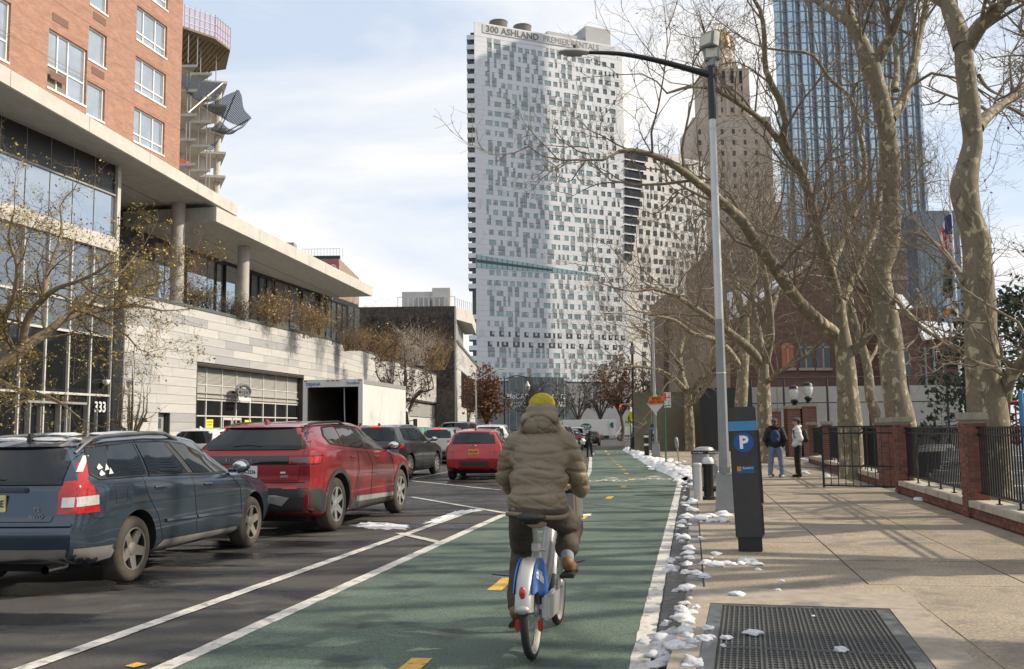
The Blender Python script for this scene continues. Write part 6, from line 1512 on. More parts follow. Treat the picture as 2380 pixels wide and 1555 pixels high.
for y in (0, 3.2):
    R1, R2 = .465, .535; q = [(y + R1 * cos(a), .41 + R1 * sin(a)) for a in [pi * k / 12 for k in range(-1, 14)]]; q2 = [(y + R2 * cos(a), .41 + R2 * sin(a)) for a in [pi * k / 12 for k in range(13, -2, -1)]]
    h.proj('arch_cladding', q + q2, 'side', pm('dusty_cladding', (.05, .047, .044), .7, var=.4, scale=4, c2=(.22, .2, .18), s2=7, t2=.62), .007, sub=1)
h.proj('sill_trim', [(.52, .30), (.56, .44), (2.66, .40), (2.68, .24), (.52, .22)], 'side', MATS['dusty_cladding'], .006); h.proj('sill_strip', [(.75, .47), (2.64, .42), (2.66, .35), (.78, .38)], 'side', MATS['satin_silver'], .010)
h.line('panel_seam', [(.78, 1.24), (.86, .9), (.70, .62), (.62, .45)], 'side'); h.line('panel_seam', [(1.20, 1.22), (1.50, .95), (1.46, .42)], 'side'); h.line('panel_seam', [(2.42, 1.14), (2.66, .9), (2.72, .42)], 'side')
h.handles([(.58, 1.10), (1.72, 1.07)], M_RED); h.mirror(2.42, 1.25, M_PLAST); h.rails(-.6, 1.1, .63, M_PLAST, .05, .02); h.fin(-.40, M_RED); h.rear_wiper(-.3, .15, 1.30)
h.proj('spoiler', [(-.66, 1.625), (.66, 1.625), (.68, 1.575), (-.68, 1.575)], 'rear', M_RED, .06)
text('AWD', .05, M_CHRM, h.o, BACK((.52, h.hit((.52, -6, .86), (0, 1, 0)).y - .006, .86)), .003); g = MB(); yy = h.hit((.5, -6, .92), (0, 1, 0)).y; g.bx(.46, .54, yy - .006, yy, .905, .93); g.build('badge', M_CHRM, h.o)
# ---------------------------------------------------------------- generic SUV for the rest of the queue
def suv(name, label, mat, rr, hd, L=4.6, W=1.86, H=1.66, wb=2.75, r=.36, rim=M_RIM, ns=5, lit=False, plate=None, cat='car', glassz=None, rails=True, box=0., badge=None, cladd=True, vanback=False, mirror=True, handle=True):
    ro = (L - wb) * .48; fo = L - wb - ro; bz = H * .68
    rear = [(.25, -ro + .15), (.4, -ro + .02), (.65, -ro), (.9, -ro + .03), (bz, -ro + .06), (H - .1, -ro + (.34 - .24 * box)), (H, -ro + (.44 - .34 * box))]
    P = dict(L=L, W=W, H=H, wb=wb, r=r, wr=W / 2 * (.70 + .1 * box), rim=rim, spokes=ns, style=1 if ns > 5 else 0, bulge=.06,
             top=[(0, H - .07), (.04, H - .035), (.15, H - .005), (.35, H), (.5, H - .02), (.575, H - .08), (.65, H - .24), (.74, bz + .02), (.77, bz - .04), (.88, bz - .1), (.96, bz - .2), (1, bz - .35)],
             belt=[(0, bz), (.4, bz - .01), (.7, bz - .05), (1, bz - .15)], rear=rear, front=[(.25, wb + fo - .1), (.55, wb + fo), (.8, wb + fo - .05), (1.0, wb + fo - .25), (2.2, wb + fo - .25)])
    c = Car(name, label, cat, mat, P, rr, hd); f = -ro
    y3 = wb * .72
    zt = H - .115
    for poly in ([(f + .62, zt - .03), (.16, zt), (.06, bz + .03), (f + .48, bz + .07)], [(.22, zt), (wb * .33, zt), (wb * .38, bz + .02), (.11, bz + .03)], [(wb * .365, zt), (wb * .47, zt - .03), (y3, bz + .0), (wb * .42, bz + .015)]): c.proj('side_window', poly, 'side', M_CGL, .012, sub=3)
    c.proj('rear_window', [(-W * .32, zt), (W * .32, zt), (W * .37, bz + .04), (-W * .37, bz + .04)], 'rear', M_CGL, .012, sub=3)
    c.proj('windscreen', [(-W * .3, wb * .66), (W * .3, wb * .66), (W * .38, wb * .86), (-W * .38, wb * .86)], 'top', M_CGL, .012, sub=3)
    lm = M_BRAKE if lit else M_TLR
    c.proj('tail_lamp', [(10, bz - .08), (40, bz - .05), (72, bz - .09), (66, bz - .17), (40, bz - .21), (14, bz - .16)], 'corner', M_TLR, .008)
    if lit: c.proj('lit_lamp', [(26, bz - .08), (46, bz - .08), (46, bz - .17), (28, bz - .16)], 'corner', M_BRAKE, .014, sub=3)
    if lit: g = MB(); yy = c.hit((0, -6, H - .1), (0, 1, 0)).y; g.bx(-.16, .16, yy - .03, yy + .03, H - .085, H - .06); g.build('high_brake_lamp', M_BRAKE, c.o)
    if cladd: c.proj('lower_bumper', [(-W * .47, .58), (W * .47, .58), (W * .44, .3), (-W * .44, .3)], 'rear', M_PLAST, .006, sub=2); c.proj('sill_trim', [(r + .12, .36), (wb - r - .12, .36), (wb - r - .12, .22), (r + .12, .22)], 'side', M_PLAST, .005, sub=1)
    c.line('panel_seam', [(.1, bz), (.2, .9), (r + .15, .5), (r + .16, .36)], 'side', step=.1); c.line('panel_seam', [(wb * .4, bz), (wb * .44, .36)], 'side', step=.1); c.line('panel_seam', [(wb * .74, bz - .04), (wb * .79, .36)], 'side', step=.1); c.line('panel_seam', [(-W * .36, bz - .1), (-W * .34, .62), (W * .34, .62), (W * .36, bz - .1)], 'rear', step=.1)
    if handle: c.handles([(wb * .20, bz - .12), (wb * .56, bz - .15)], mat)
    if mirror: c.mirror(wb * .76, bz + .06, mat)
    if rails: c.rails(f + .55, wb * .42, W * .335, pm('rail_silver', (.5, .5, .5), .3, .8, var=.05), .05)
    c.rear_wiper(-.25, .2, bz + .07); c.fin(f + .65, mat)
    if plate: c.plate(*plate)
    elif not vanback: c.plate(.82, 'KHR-4%d18' % (len(label) % 9), M_PLW, M_NAVY)
    return c
M_CHAR = paint('charcoal_paint', (.035, .038, .043), .5, .3); M_SILV = paint('silver_paintwork', (.36, .36, .36), .7, .3); M_RED2 = paint('soul_red_paint', (.36, .012, .02), .4, .28); M_BLKP = paint('black_paintwork', (.012, .012, .013), .2, .25); M_WHP = paint('white_paintwork', (.66, .66, .65), .0, .35)
c = suv('suv', 'charcoal SUV with lit brake lamp, between the red SUV and the silver one', M_CHAR, gp(953, 1112), radians(12.5), 4.9, 1.93, 1.73, 2.88, .38, ns=10, lit=True)
c.exhaust(.6, -1.0, .3)
c = suv('hatchback_suv', 'bright red compact SUV with orange licence plate beside the cyclist', M_RED2, G(1172, 1113), radians(4), 4.4, 1.80, 1.56, 2.65, .345, plate=(.86, 'HPN-5907', M_PLO, M_NAVY, 0., None, 'V12'))
hp = c.hit((0, -6, 1.02), (0, 1, 0)); 
g = MB(); g.tube([(hp.x + .075 * cos(a), hp.y - .008, 1.02 + .058 * sin(a)) for a in [2 * pi * k / 20 for k in range(21)]], .007, 6); g.tube([(-.06, hp.y - .01, 1.03), (-.03, hp.y - .012, 1.045), (0, hp.y - .012, 1.0), (.03, hp.y - .012, 1.045), (.06, hp.y - .01, 1.03)], .006, 6); g.build('badge', M_CHRM, c.o, smooth=60)
text('CX-30', .05, M_CHRM, c.o, BACK((-.5, c.hit((-.5, -6, .98), (0, 1, 0)).y - .006, .98)), .003); c.exhaust(-.55, -.9, .33); c.exhaust(.55, -.9, .33)
suv('suv', 'silver SUV with glowing tail lamps behind the charcoal SUV', M_SILV, G(1068, 1077), radians(10), 4.6, 1.86, 1.68, 2.7, .36, lit=True)
suv('boxy_offroader', 'black boxy off-roader whose flat roof shows above the silver SUV', M_BLKP, V((AT(1103, 1000, 50).x, 50, 0)), radians(8), 4.5, 1.9, 2.0, 2.9, .42, box=1., rails=False)
suv('white_car', 'white car hidden beyond the red compact SUV, roof visible', M_WHP, V((AT(1186, 1000, 43).x, 43, 0)), radians(5), 4.6, 1.85, 1.78, 2.7, .36)
suv('white_suv', 'white SUV parked at the left kerb behind the blue estate car', M_WHP, V((AT(533, 1040, 31).x, 31, 0)), radians(11), 4.6, 1.86, 1.70, 2.75, .36)
suv('parked_suv', 'black SUV at the near end of the cars parked beside the bike lane', M_BLKP, V((AT(1334, 1000, 60).x, 60, 0)), radians(5), 4.8, 1.95, 1.78, 2.9, .38)
suv('parked_pickup', 'dark blue pickup parked beyond the black SUV', paint('navy_paintwork', (.02, .03, .06), .4, .3), V((AT(1352, 1000, 69).x, 69, 0)), radians(5), 5.2, 1.95, 1.55, 3.2, .4, rails=False)
suv('parked_van', 'white van parked farther along beside the bike lane', M_WHP, V((AT(1362, 1000, 79).x, 79, 0)), radians(5), 4.9, 1.95, 1.72, 3.0, .36, box=1., rails=False, cladd=False)
suv('parked_car', 'dark SUV at the far end of the parked row by the lorry', M_CHAR, V((AT(1394, 1000, 88).x, 88, 0)), radians(6), 4.7, 1.85, 1.42, 2.8, .36)
c = suv('crossing_car', 'white patrol-striped SUV crossing at the far corner', M_WHP, V((AT(1540, 1030, 84).x, 84.5, 0)), radians(95), 4.8, 1.95, 1.75, 2.9, .38)
for k, cc_ in enumerate(((.02, .05, .2), (.7, .3, .02))): c.proj('side_stripe', [(1.2 + k * .35, .95), (1.4 + k * .35, .95), (1.1 + k * .35, .55), (.9 + k * .35, .55)], 'side', pm('stripe_%d' % k, cc_, .4, var=0), .006, sub=1)
# ---------------------------------------------------------------- box truck with open rear
TR = AT(843, 1000, 38.); thd = radians(9.5)
bt_ = thing('box_truck', 'white box truck parked at the left with its rear open and dark inside', 'truck', (TR.x, TR.y, 0), -thd)
M_TRW = pm('truck_white', (.66, .65, .62), .5, .05, var=.07, scale=2, c2=(.50, .48, .44), s2=1.2, t2=.62, w2=.2)
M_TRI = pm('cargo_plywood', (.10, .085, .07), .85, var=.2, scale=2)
TW_, TL, Z0, Z1 = 2.5, 6.2, 1.05, 3.62
g = MB(); g.bx(-.04, 0, .05, TL, Z0, Z1 - .12); g.build('right_wall', M_TRW, bt_); g = MB(); g.bx(-TW_, -TW_ + .04, .05, TL, Z0, Z1 - .12); g.build('left_wall', M_TRW, bt_)
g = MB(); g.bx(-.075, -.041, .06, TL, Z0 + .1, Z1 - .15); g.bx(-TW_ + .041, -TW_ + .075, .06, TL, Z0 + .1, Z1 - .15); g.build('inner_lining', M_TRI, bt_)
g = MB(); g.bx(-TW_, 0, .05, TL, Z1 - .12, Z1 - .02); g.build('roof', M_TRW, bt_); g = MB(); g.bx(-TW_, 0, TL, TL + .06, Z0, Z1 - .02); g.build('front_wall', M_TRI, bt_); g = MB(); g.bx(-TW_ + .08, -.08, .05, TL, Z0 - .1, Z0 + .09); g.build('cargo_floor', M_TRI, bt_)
g = MB(); g.bx(-.17, .012, -.05, .05, Z0 - .25, Z1 - .3); g.bx(-TW_ - .012, -TW_ + .17, -.05, .05, Z0 - .25, Z1 - .3); g.bx(-TW_ - .012, .012, -.05, .05, Z1 - .299, Z1 + .0); rf = g.build('rear_frame', M_TRW, bt_)
g = MB(); g.bx(0.002, .02, .05, TL, Z1 - .19, Z1 - .02); g.build('top_rail', M_ALU, bt_)
text('DEJANA', .17, pm('decal_blue', (.03, .08, .3), .5, var=0), rf, BACK((-TW_ + .42, -.052, Z1 - .19)), .002, bold=.005); text('DuraBox', .15, MATS['decal_blue'], rf, BACK((-.4, -.052, Z1 - .16)), .002, bold=.003)
for x in (-TW_ + .1, -TW_ / 2 - .2, -TW_ / 2, -TW_ / 2 + .2, -.12): g = MB(); g.bx(x - .06, x + .06, -.068, -.051, Z1 - .07, Z1 - .03); g.build('marker_lamp', M_TLR, rf)
for x in (-TW_ + .08, -.08): g = MB(); g.bx(x - .05, x + .05, -.065, -.051, Z0 + .35, Z0 + .8); g.build('tail_lamp', M_TLR, rf)
g = MB(); g.tube([(-.85, .2, Z1 - .3), (-.86, .25, Z1 - 1.0), (-.82, .2, Z1 - 1.6), (-.84, .3, Z0 + .6)], .02, 5); g.build('pull_strap', M_LITE, bt_)
g = MB(); g.bx(-TW_ + .05, -.05, -.1, TL, .62, .95); g.build('chassis', M_DKM, bt_); g = MB(); g.bx(-TW_ + .2, -.2, -.2, -.06, .5, .64); g.build('step_bumper', M_DKM, bt_)
g = MB(); g.prism([(TL + .2, .6), (TL + 2.3, .6), (TL + 2.3, 1.5), (TL + 1.7, 1.7), (TL + 1.3, 2.6), (TL + .2, 2.65)], lambda u, v, t: V((t, u, v)), -TW_ + .25, -.25); cb_ = g.build('cab', M_TRW, bt_, bevel=.05, weld=True)
g = MB(); g.prism([(TL + .6, 1.7), (TL + 1.5, 1.7), (TL + 1.2, 2.45), (TL + .6, 2.45)], lambda u, v, t: V((t, u, v)), -.249, -.235); g.build('side_window', M_CGL, cb_, weld=True)
g = MB(); g.bx(-.05, .12, TL + 1.5, TL + 1.6, 1.7, 2.1); g.tube([(-.25, TL + 1.5, 2.0), (0, TL + 1.55, 2.05)], .02, 5); g.build('door_mirror', M_BLKP, cb_)
for y in (1.3, TL + 1.3):
    for x in (-.14, -TW_ + .14):
        w_ = link('wheel', None, bt_, (x, y, .46)); w_.rotation_euler.z = 0 if x > -1 else pi
        for nme, m in zip(('tyre', 'rim', 'spokes'), wheel_meshes(.46, .28, 6, M_RIMD, True, 1)): link(nme, m, w_)
g = MB(); g.bx(.013, .03, 1.6, 2.2, Z0 + .0, Z0 + .35); g.build('side_hatch', M_TRW, bt_)
# ---------------------------------------------------------------- food lorry and platform truck across the junction
YD = 138.
dl = thing('food_lorry', 'white refrigerated lorry with green oval Driscoll Foods logo crossing ahead', 'truck', (AT(1309, 1000, YD).x, YD, 0), 0)
xe = AT(1416, 1000, YD).x - dl.location.x; za, zb_ = AT(1360, 1013, YD).z, AT(1360, 977, YD).z + .1
g = MB(); g.bx(0, xe, 0, 2.5, za, zb_); bx_ = g.build('cargo_box', M_TRW, dl, bevel=.03)
xr = AT(1433, 1000, YD - 1).x - dl.location.x
g = MB(); g.prism([(xe + .01, -.02), (xr, -.7), (xr, 1.8), (xe + .01, 2.5)], lambda u, v, t: V((u, v, t)), za, zb_ + .02); rr_ = g.build('rear_door', pm('lorry_rear', (.72, .71, .69), .5, var=.06), dl, weld=True)
ex_, ez = AT(1362, 1000, YD).x - dl.location.x, AT(1362, 992, YD).z
for k, (rx, m, dy) in enumerate(((1.0, pm('driscoll_green', (.02, .12, .07), .5, var=0), .02), (1.1, M_LETW, .01))): g = MB(); g.prism([(ex_ + .82 * rx * cos(a), ez + .50 * rx * sin(a)) for a in [2 * pi * i / 28 for i in range(28)]], lambda u, v, t: V((u, t, v)), -dy, -.001); g.build('logo_oval', m, bx_, weld=True)
text('Driscoll', .5, M_LETW, bx_, BACK((ex_, -.03, ez + .08)), .003, bold=.008, sx=.8); text('FOODS', .22, M_LETW, bx_, BACK((ex_, -.03, ez - .25)), .003, bold=.004)
g = MB(); g.lathe([(.42, 0), (.42, .02)], 20, frame((0, 0, 0), (1, 0, 0), (.16, -1, 0)).to_3x3(), c=((xe + xr) / 2, -.42, ez + .2)); lg_ = g.build('logo_disc', MATS['driscoll_green'], rr_)
g = MB(); g.bx(-.9, -.02, .4, 2.1, zb_ - 1.2, zb_ - .15); g.build('refrigeration_unit', M_TRW, dl, bevel=.1)
g = MB(); g.bx(.3, xe, .4, 2.1, za - .45, za - .02); g.build('chassis', M_DKM, dl)
for x in (xe - 1.0, xe - 2.2, .8):
    w_ = link('wheel', None, dl, (x, .25, .48)); w_.rotation_euler.z = -pi / 2
    for nme, m in zip(('tyre', 'rim', 'spokes'), wheel_meshes(.48, .28, 6, M_RIMD, True, 1)): link(nme, m, w_)
YP = 122.
pt = thing('platform_truck', 'white platform truck with tall rack of rails beyond the crossing', 'truck', (AT(1436, 1000, YP).x, YP, 0), 0)
X_ = lambda px: AT(px, 1000, YP).x - pt.location.x; Z_ = lambda py: AT(1460, py, YP).z
g = MB(); g.prism([(X_(1434), .45), (X_(1451), .45), (X_(1451), Z_(991)), (X_(1446), Z_(991)), (X_(1439), Z_(1004)), (X_(1434), Z_(1009))], lambda u, v, t: V((u, t, v)), 0, 2.); cbb = g.build('cab', M_TRW, pt, bevel=.04, weld=True)
g = MB(); g.prism([(X_(1441), Z_(1005)), (X_(1447), Z_(1005)), (X_(1447), Z_(995)), (X_(1445), Z_(995))], lambda u, v, t: V((u, t, v)), -.02, -.001); g.build('side_window', M_CGL, cbb, weld=True)
for k in range(6): g = MB(); z = Z_(1026) + (Z_(990) - Z_(1026)) * k / 5; g.bx(X_(1451), X_(1490), -.05, .0, z, z + .12); g.build('rack_board', M_TRW, pt)
for k in range(8): g = MB(); x = X_(1451) + (X_(1490) - X_(1451)) * k / 7; g.bx(x, x + .07, .01, .06, .6, Z_(989)); g.build('rack_post', M_TRW, pt)
g = MB(); g.bx(X_(1451), X_(1490), .1, 2, .55, .75); g.build('platform', M_DKM, pt)
g = MB(); g.bx(X_(1452), X_(1489), 1.9, 2, .76, Z_(992)); g.build('rack_back', M_TRW, pt)
for x in (X_(1441), X_(1478)):
    w_ = link('wheel', None, pt, (x, .1, .4)); w_.rotation_euler.z = -pi / 2
    for nme, m in zip(('tyre', 'rim', 'spokes'), wheel_meshes(.4, .25, 6, M_RIMD, True, 1)): link(nme, m, w_)
# ================================================================== TREES AND PLANTS
def bark_mat():
    m = bpy.data.materials.new('plane_bark'); m.use_nodes = True; MATS['plane_bark'] = m; N, L, b = nodes_of(m); tc = N.new('ShaderNodeTexCoord')
    mp = N.new('ShaderNodeMapping'); mp.inputs['Scale'].default_value = (1, 1, .62); L.new(tc.outputs['Object'], mp.inputs[0])
    def nz(sc, det, rough=.55, dist=0.):
        n = N.new('ShaderNodeTexNoise'); n.inputs['Scale'].default_value = sc; n.inputs['Detail'].default_value = det; n.inputs['Roughness'].default_value = rough; n.inputs['Distortion'].default_value = dist; L.new(mp.outputs[0], n.inputs['Vector']); return n.outputs['Fac']
    def ramp(f, a, b_):
        r = N.new('ShaderNodeValToRGB'); r.color_ramp.elements[0].position = a; r.color_ramp.elements[1].position = b_; L.new(f, r.inputs[0]); return r.outputs[0]
    def mix(f, a, c):
        k = N.new('ShaderNodeMix'); k.data_type = 'RGBA'; L.new(f, k.inputs[0])
        for i, q in ((6, a), (7, c)):
            if isinstance(q, tuple): k.inputs[i].default_value = q + (1,)
            else: L.new(q, k.inputs[i])
        return k.outputs[2]
    base = mix(ramp(nz(16, 6, .75), .3, .7), mix(ramp(nz(1.3, 4), .4, .62), (.105, .086, .056), (.165, .137, .092)), (.235, .198, .135))
    c = mix(ramp(nz(7, 3, .5, .6), .575, .635), base, (.43, .38, .25))
    c = mix(ramp(nz(4.2, 5, .65, .8), .58, .63), c, (.125, .10, .066))
    L.new(c, b.inputs['Base Color']); b.inputs['Roughness'].default_value = .8
    bp = N.new('ShaderNodeBump'); bp.inputs['Strength'].default_value = .35; bp.inputs['Distance'].default_value = .03; L.new(nz(7, 3, .5, .6), bp.inputs['Height'])
    bp2 = N.new('ShaderNodeBump'); bp2.inputs['Strength'].default_value = .4; bp2.inputs['Distance'].default_value = .008; L.new(nz(45, 4), bp2.inputs['Height']); L.new(bp.outputs[0], bp2.inputs['Normal']); L.new(bp2.outputs[0], b.inputs['Normal'])
    return m
M_BARK = bark_mat()
M_TWIG = pm('plane_twig', (.20, .16, .112), .85, var=.25, scale=5)
M_TWIGD = pm('dark_twig', (.075, .058, .045), .9, var=.25, scale=6)
M_BARKD = pm('dark_bark', (.10, .08, .06), .9, var=.35, scale=6, bump=.6, bscale=18, stretch=(1, 1, .3))
M_LEAFB = pm('dead_leaf', (.16, .065, .03), .8, var=.4, scale=4)
M_LEAFG = pm('yellowing_leaf', (.36, .27, .065), .75, var=.35, scale=4)
M_LEAFO = pm('oak_leaf', (.19, .085, .038), .8, var=.4, scale=3)
def catmull(pts, step):
    out = []
    for i in range(len(pts) - 1):
        p0, p1, p2, p3 = pts[max(i - 1, 0)], pts[i], pts[i + 1], pts[min(i + 2, len(pts) - 1)]; n = max(2, int((p2[0] - p1[0]).length / step))
        for k in range(n):
            t = k / n; P = .5 * (2 * p1[0] + (p2[0] - p0[0]) * t + (2 * p0[0] - 5 * p1[0] + 4 * p2[0] - p3[0]) * t * t + (3 * p1[0] - p0[0] - 3 * p2[0] + p3[0]) * t ** 3)
            out.append((P, p1[1] + (p2[1] - p1[1]) * t))
    out.append(pts[-1]); return out
class Tree:
    def __init__(s, name, label, base, seed, cat='tree', group=None, up=.35):
        s.o = thing(name, label, cat, base, 0, group); s.b = V(base); s.r = random.Random(seed); s.tr = MB(); s.cr = MB(); s.lf = MB(); s.balls = MB(); s.up = up; s.tips = []; s.rm = .0025
    def limb(s, pts, n=12, step=.25, wob=.04, burr=True):
        """pts: (world point, radius)"""
        q = catmull([(V(p) - s.b, r) for p, r in pts], step)
        path = []
        for i, (p, r) in enumerate(q):
            w_ = noise.noise_vector(p * 1.1 + V((s.r.random() * .01, 0, 0))) * wob if 0 < i < len(q) - 1 else V(); rr = r * (1 + .10 * noise.noise(p * 1.7)); path.append((p + w_ * r * 3, rr))
        s.tr.tube([p for p, _ in path], [r for _, r in path], n if path[0][1] > .08 else 7); return path
    def rndir(s, t, ang):
        a = t.orthogonal().normalized(); b = t.cross(a); f = s.r.uniform(0, 2 * pi); return (t * cos(ang) + (a * cos(f) + b * sin(f)) * sin(ang)).normalized()
    def twig(s, p, d, ln, r, depth, leaves, spread):
        n = 5 if depth > 0 else 3; pts = [p]; dd = d.copy()
        for i in range(n):
            dd = (dd + V((s.r.gauss(0, spread), s.r.gauss(0, spread), s.r.gauss(0, spread) + s.up * .22))).normalized(); p = p + dd * (ln / n); pts.append(p)
        rad = [max(s.rm, r * (1 - .8 * i / n)) for i in range(n + 1)]
        s.cr.tube(pts, rad, 5 if r > .02 else 3, False)
        if depth > 0:
            k = s.r.choice((4, 5, 6)) if depth > 1 else s.r.choice((3, 4))
            for i in range(k):
                t = .25 + .75 * (i + s.r.random()) / k; j = min(n - 1, int(t * n)); q = pts[j].lerp(pts[j + 1], t * n - j); td = (pts[j + 1] - pts[j]).normalized()
                s.twig(q, s.rndir(td, s.r.uniform(.5, 1.1)), ln * s.r.uniform(.34, .6), r * .5, depth - 1, leaves, spread)
        else: s.tips.append(pts[-1])
    def grow(s, path, t0, count, ln, depth=2, spread=.22, leaves=0., rk=.42):
        m = len(path)
        for i in range(count):
            t = t0 + (1 - t0) * (i + s.r.random()) / count; j = min(m - 2, int(t * (m - 1))); p, r = path[j]; d = (path[j + 1][0] - p).normalized()
            dr = s.rndir(d, s.r.uniform(.6, 1.2)); dr.z = dr.z * .75 + s.up; dr.normalize()
            s.twig(p, dr, ln * s.r.uniform(.6, 1.25), max(.012, min(r * rk, .045)), depth, leaves, spread)
        p, r = path[-1]; d = (p - path[-2][0]).normalized(); s.twig(p, d, ln, max(.01, r * .8), depth, leaves, spread)
    def leaves(s, frac, size, per=1, sag=.0):
        for p in s.tips:
            if s.r.random() > frac: continue
            for _ in range(per):
                c = p + V((s.r.gauss(0, size * 1.2), s.r.gauss(0, size * 1.2), s.r.gauss(0, size * 1.2) - sag)); a = V((s.r.gauss(0, 1), s.r.gauss(0, 1), s.r.gauss(0, 1))).normalized(); b = a.orthogonal().normalized(); e = size * s.r.uniform(.5, 1.1); b = b * cos(1.) + a.cross(b) * sin(1.)
                s.lf.add([c - a * e, c - b * e * .55, c + a * e * .9, c + b * e * .5], [(0, 1, 2, 3)])
    def seeds(s, frac, r=.018):
        for p in s.tips:
            if s.r.random() < frac: s.balls.sph(p - V((0, 0, .09)), r, 5, 4)
    def done(s, bark, twig, leaf=None):
        if s.tr.v: s.tr.build('trunk', bark, s.o, smooth=70)
        if s.cr.v: stuff(s.cr.build('crown_branches', twig, s.o, smooth=70))
        if s.lf.v: stuff(s.lf.build('leaves', leaf or M_LEAFB, s.o))
        if s.balls.v: stuff(s.balls.build('seed_balls', M_TWIGD, s.o))
U = lambda x, y: (1568.9 + .3736 * x, .3736 * y)
D = d2
def limbs(T, Y, specs, scale_r=.5):
    """specs: list of (list of (fn,x,y,dY), r0, r1)"""
    res = []
    for pts, r0, r1 in specs:
        k = len(pts); q = []
        for i, (fn, x, y, dy) in enumerate(pts): q.append((AT(*fn(x, y), Y + dy), (r0 + (r1 - r0) * i / (k - 1)) * scale_r))
        res.append(T.limb(q))
    return res
def flare(T, Y, pts):
    """trunk: list of (fn, xl, xr, y): left and right edge in the picture give the radius"""
    q = []
    for fn, xl, xr, y in pts:
        a, b = AT(*fn(xl, y), Y), AT(*fn(xr, y), Y); q.append(((a + b) / 2, (b.x - a.x) / 2))
    g = V((q[0][0].x, q[0][0].y, .11)); q = [(g, q[0][1] * 1.18), (V((g.x, g.y, .35)), q[0][1] * 1.04)] + q
    return q
PG = 'plane trees along the park fence'
def plane(label, Y, trunk, specs, seed, cnt, ln):
    q = flare(None, Y, trunk); T = Tree('plane_tree', label, q[0][0], seed, 'tree', PG)
    T.limb(q, 20, .12, .03)
    ps = limbs(T, Y, specs)
    for i, p in enumerate(ps): T.grow(p, .16, cnt + 1, ln * 1.4, 3)
    T.seeds(.02); T.leaves(.025, .045); T.done(M_BARK, M_TWIG)
    return T
# T1: nearest, right edge
plane('thickest plane tree at the right edge, forking high above the railings', 17.4,
      [(D, 1825, 2060, 1180), (D, 1822, 2040, 1000), (D, 1815, 2005, 750), (D, 1800, 1985, 420), (D, 1790, 1955, 100), (U, 1755, 1900, 1330), (U, 1718, 1878, 1160), (U, 1765, 1895, 1000), (U, 1795, 1912, 880), (U, 1775, 1893, 690), (U, 1748, 1858, 430), (U, 1735, 1850, 260)],
      [([(U, 1790, 290, 0), (U, 1740, 130, .2), (U, 1690, 0, .4), (U, 1640, -250, .8), (U, 1600, -600, 1.2)], .40, .12),
       ([(U, 1815, 290, 0), (U, 1900, 160, -.3), (U, 2010, 60, -.6), (U, 2110, -60, -1), (U, 2250, -300, -1.5)], .36, .1),
       ([(U, 1880, 800, 0), (U, 1930, 730, .3), (U, 2040, 650, .8), (U, 2171, 545, 1.4), (U, 2330, 380, 2)], .27, .1),
       ([(D, 2040, 1080, 0), (D, 2080, 960, -.3), (D, 2171, 830, -.8), (D, 2330, 650, -1.4)], .30, .12),
       ([(D, 1800, 360, 0), (D, 1745, 260, .6), (D, 1650, 140, 1.5), (D, 1540, 70, 2.4), (D, 1420, 35, 3.2)], .13, .05),
       ([(U, 1890, 470, 0), (U, 1960, 560, 2), (U, 2080, 600, 4), (U, 2200, 560, 6)], .08, .03)], 11, 10, 1.7)
# T2
plane('plane tree with pale peeling bark behind the double gate piers', 22.8,
      [(D, 1315, 1490, 1230), (D, 1292, 1442, 1000), (D, 1265, 1412, 720), (D, 1240, 1372, 500), (D, 1195, 1335, 300), (D, 1235, 1370, 190), (D, 1285, 1400, 80), (U, 1300, 1398, 1330), (U, 1280, 1392, 950), (U, 1245, 1350, 700), (U, 1205, 1310, 520), (U, 1155, 1262, 370)],
      [([(U, 1215, 420, 0), (U, 1150, 250, .2), (U, 1085, 120, .4), (U, 1085, 0, .6), (U, 1100, -250, 1)], .44, .14),
       ([(U, 1080, 140, .4), (U, 960, 55, .9), (U, 860, -10, 1.5), (U, 700, -200, 2.2)], .24, .08),
       ([(U, 1250, 380, 0), (U, 1330, 240, -.4), (U, 1395, 90, -.8), (U, 1430, -60, -1.2), (U, 1500, -350, -2)], .30, .1),
       ([(U, 1340, 740, 0), (U, 1425, 620, .5), (U, 1480, 420, 1), (U, 1525, 200, 1.4), (U, 1570, 0, 1.8), (U, 1620, -300, 2.4)], .30, .12),
       ([(D, 1370, 440, 0), (D, 1430, 530, -.8), (D, 1540, 640, -1.6), (D, 1650, 710, -2.2), (D, 1770, 765, -3)], .15, .06),
       ([(U, 1370, 560, .4), (U, 1380, 400, .9), (U, 1360, 240, 1.3), (U, 1290, 60, 1.8), (U, 1260, -100, 2)], .18, .07)], 12, 9, 1.9)
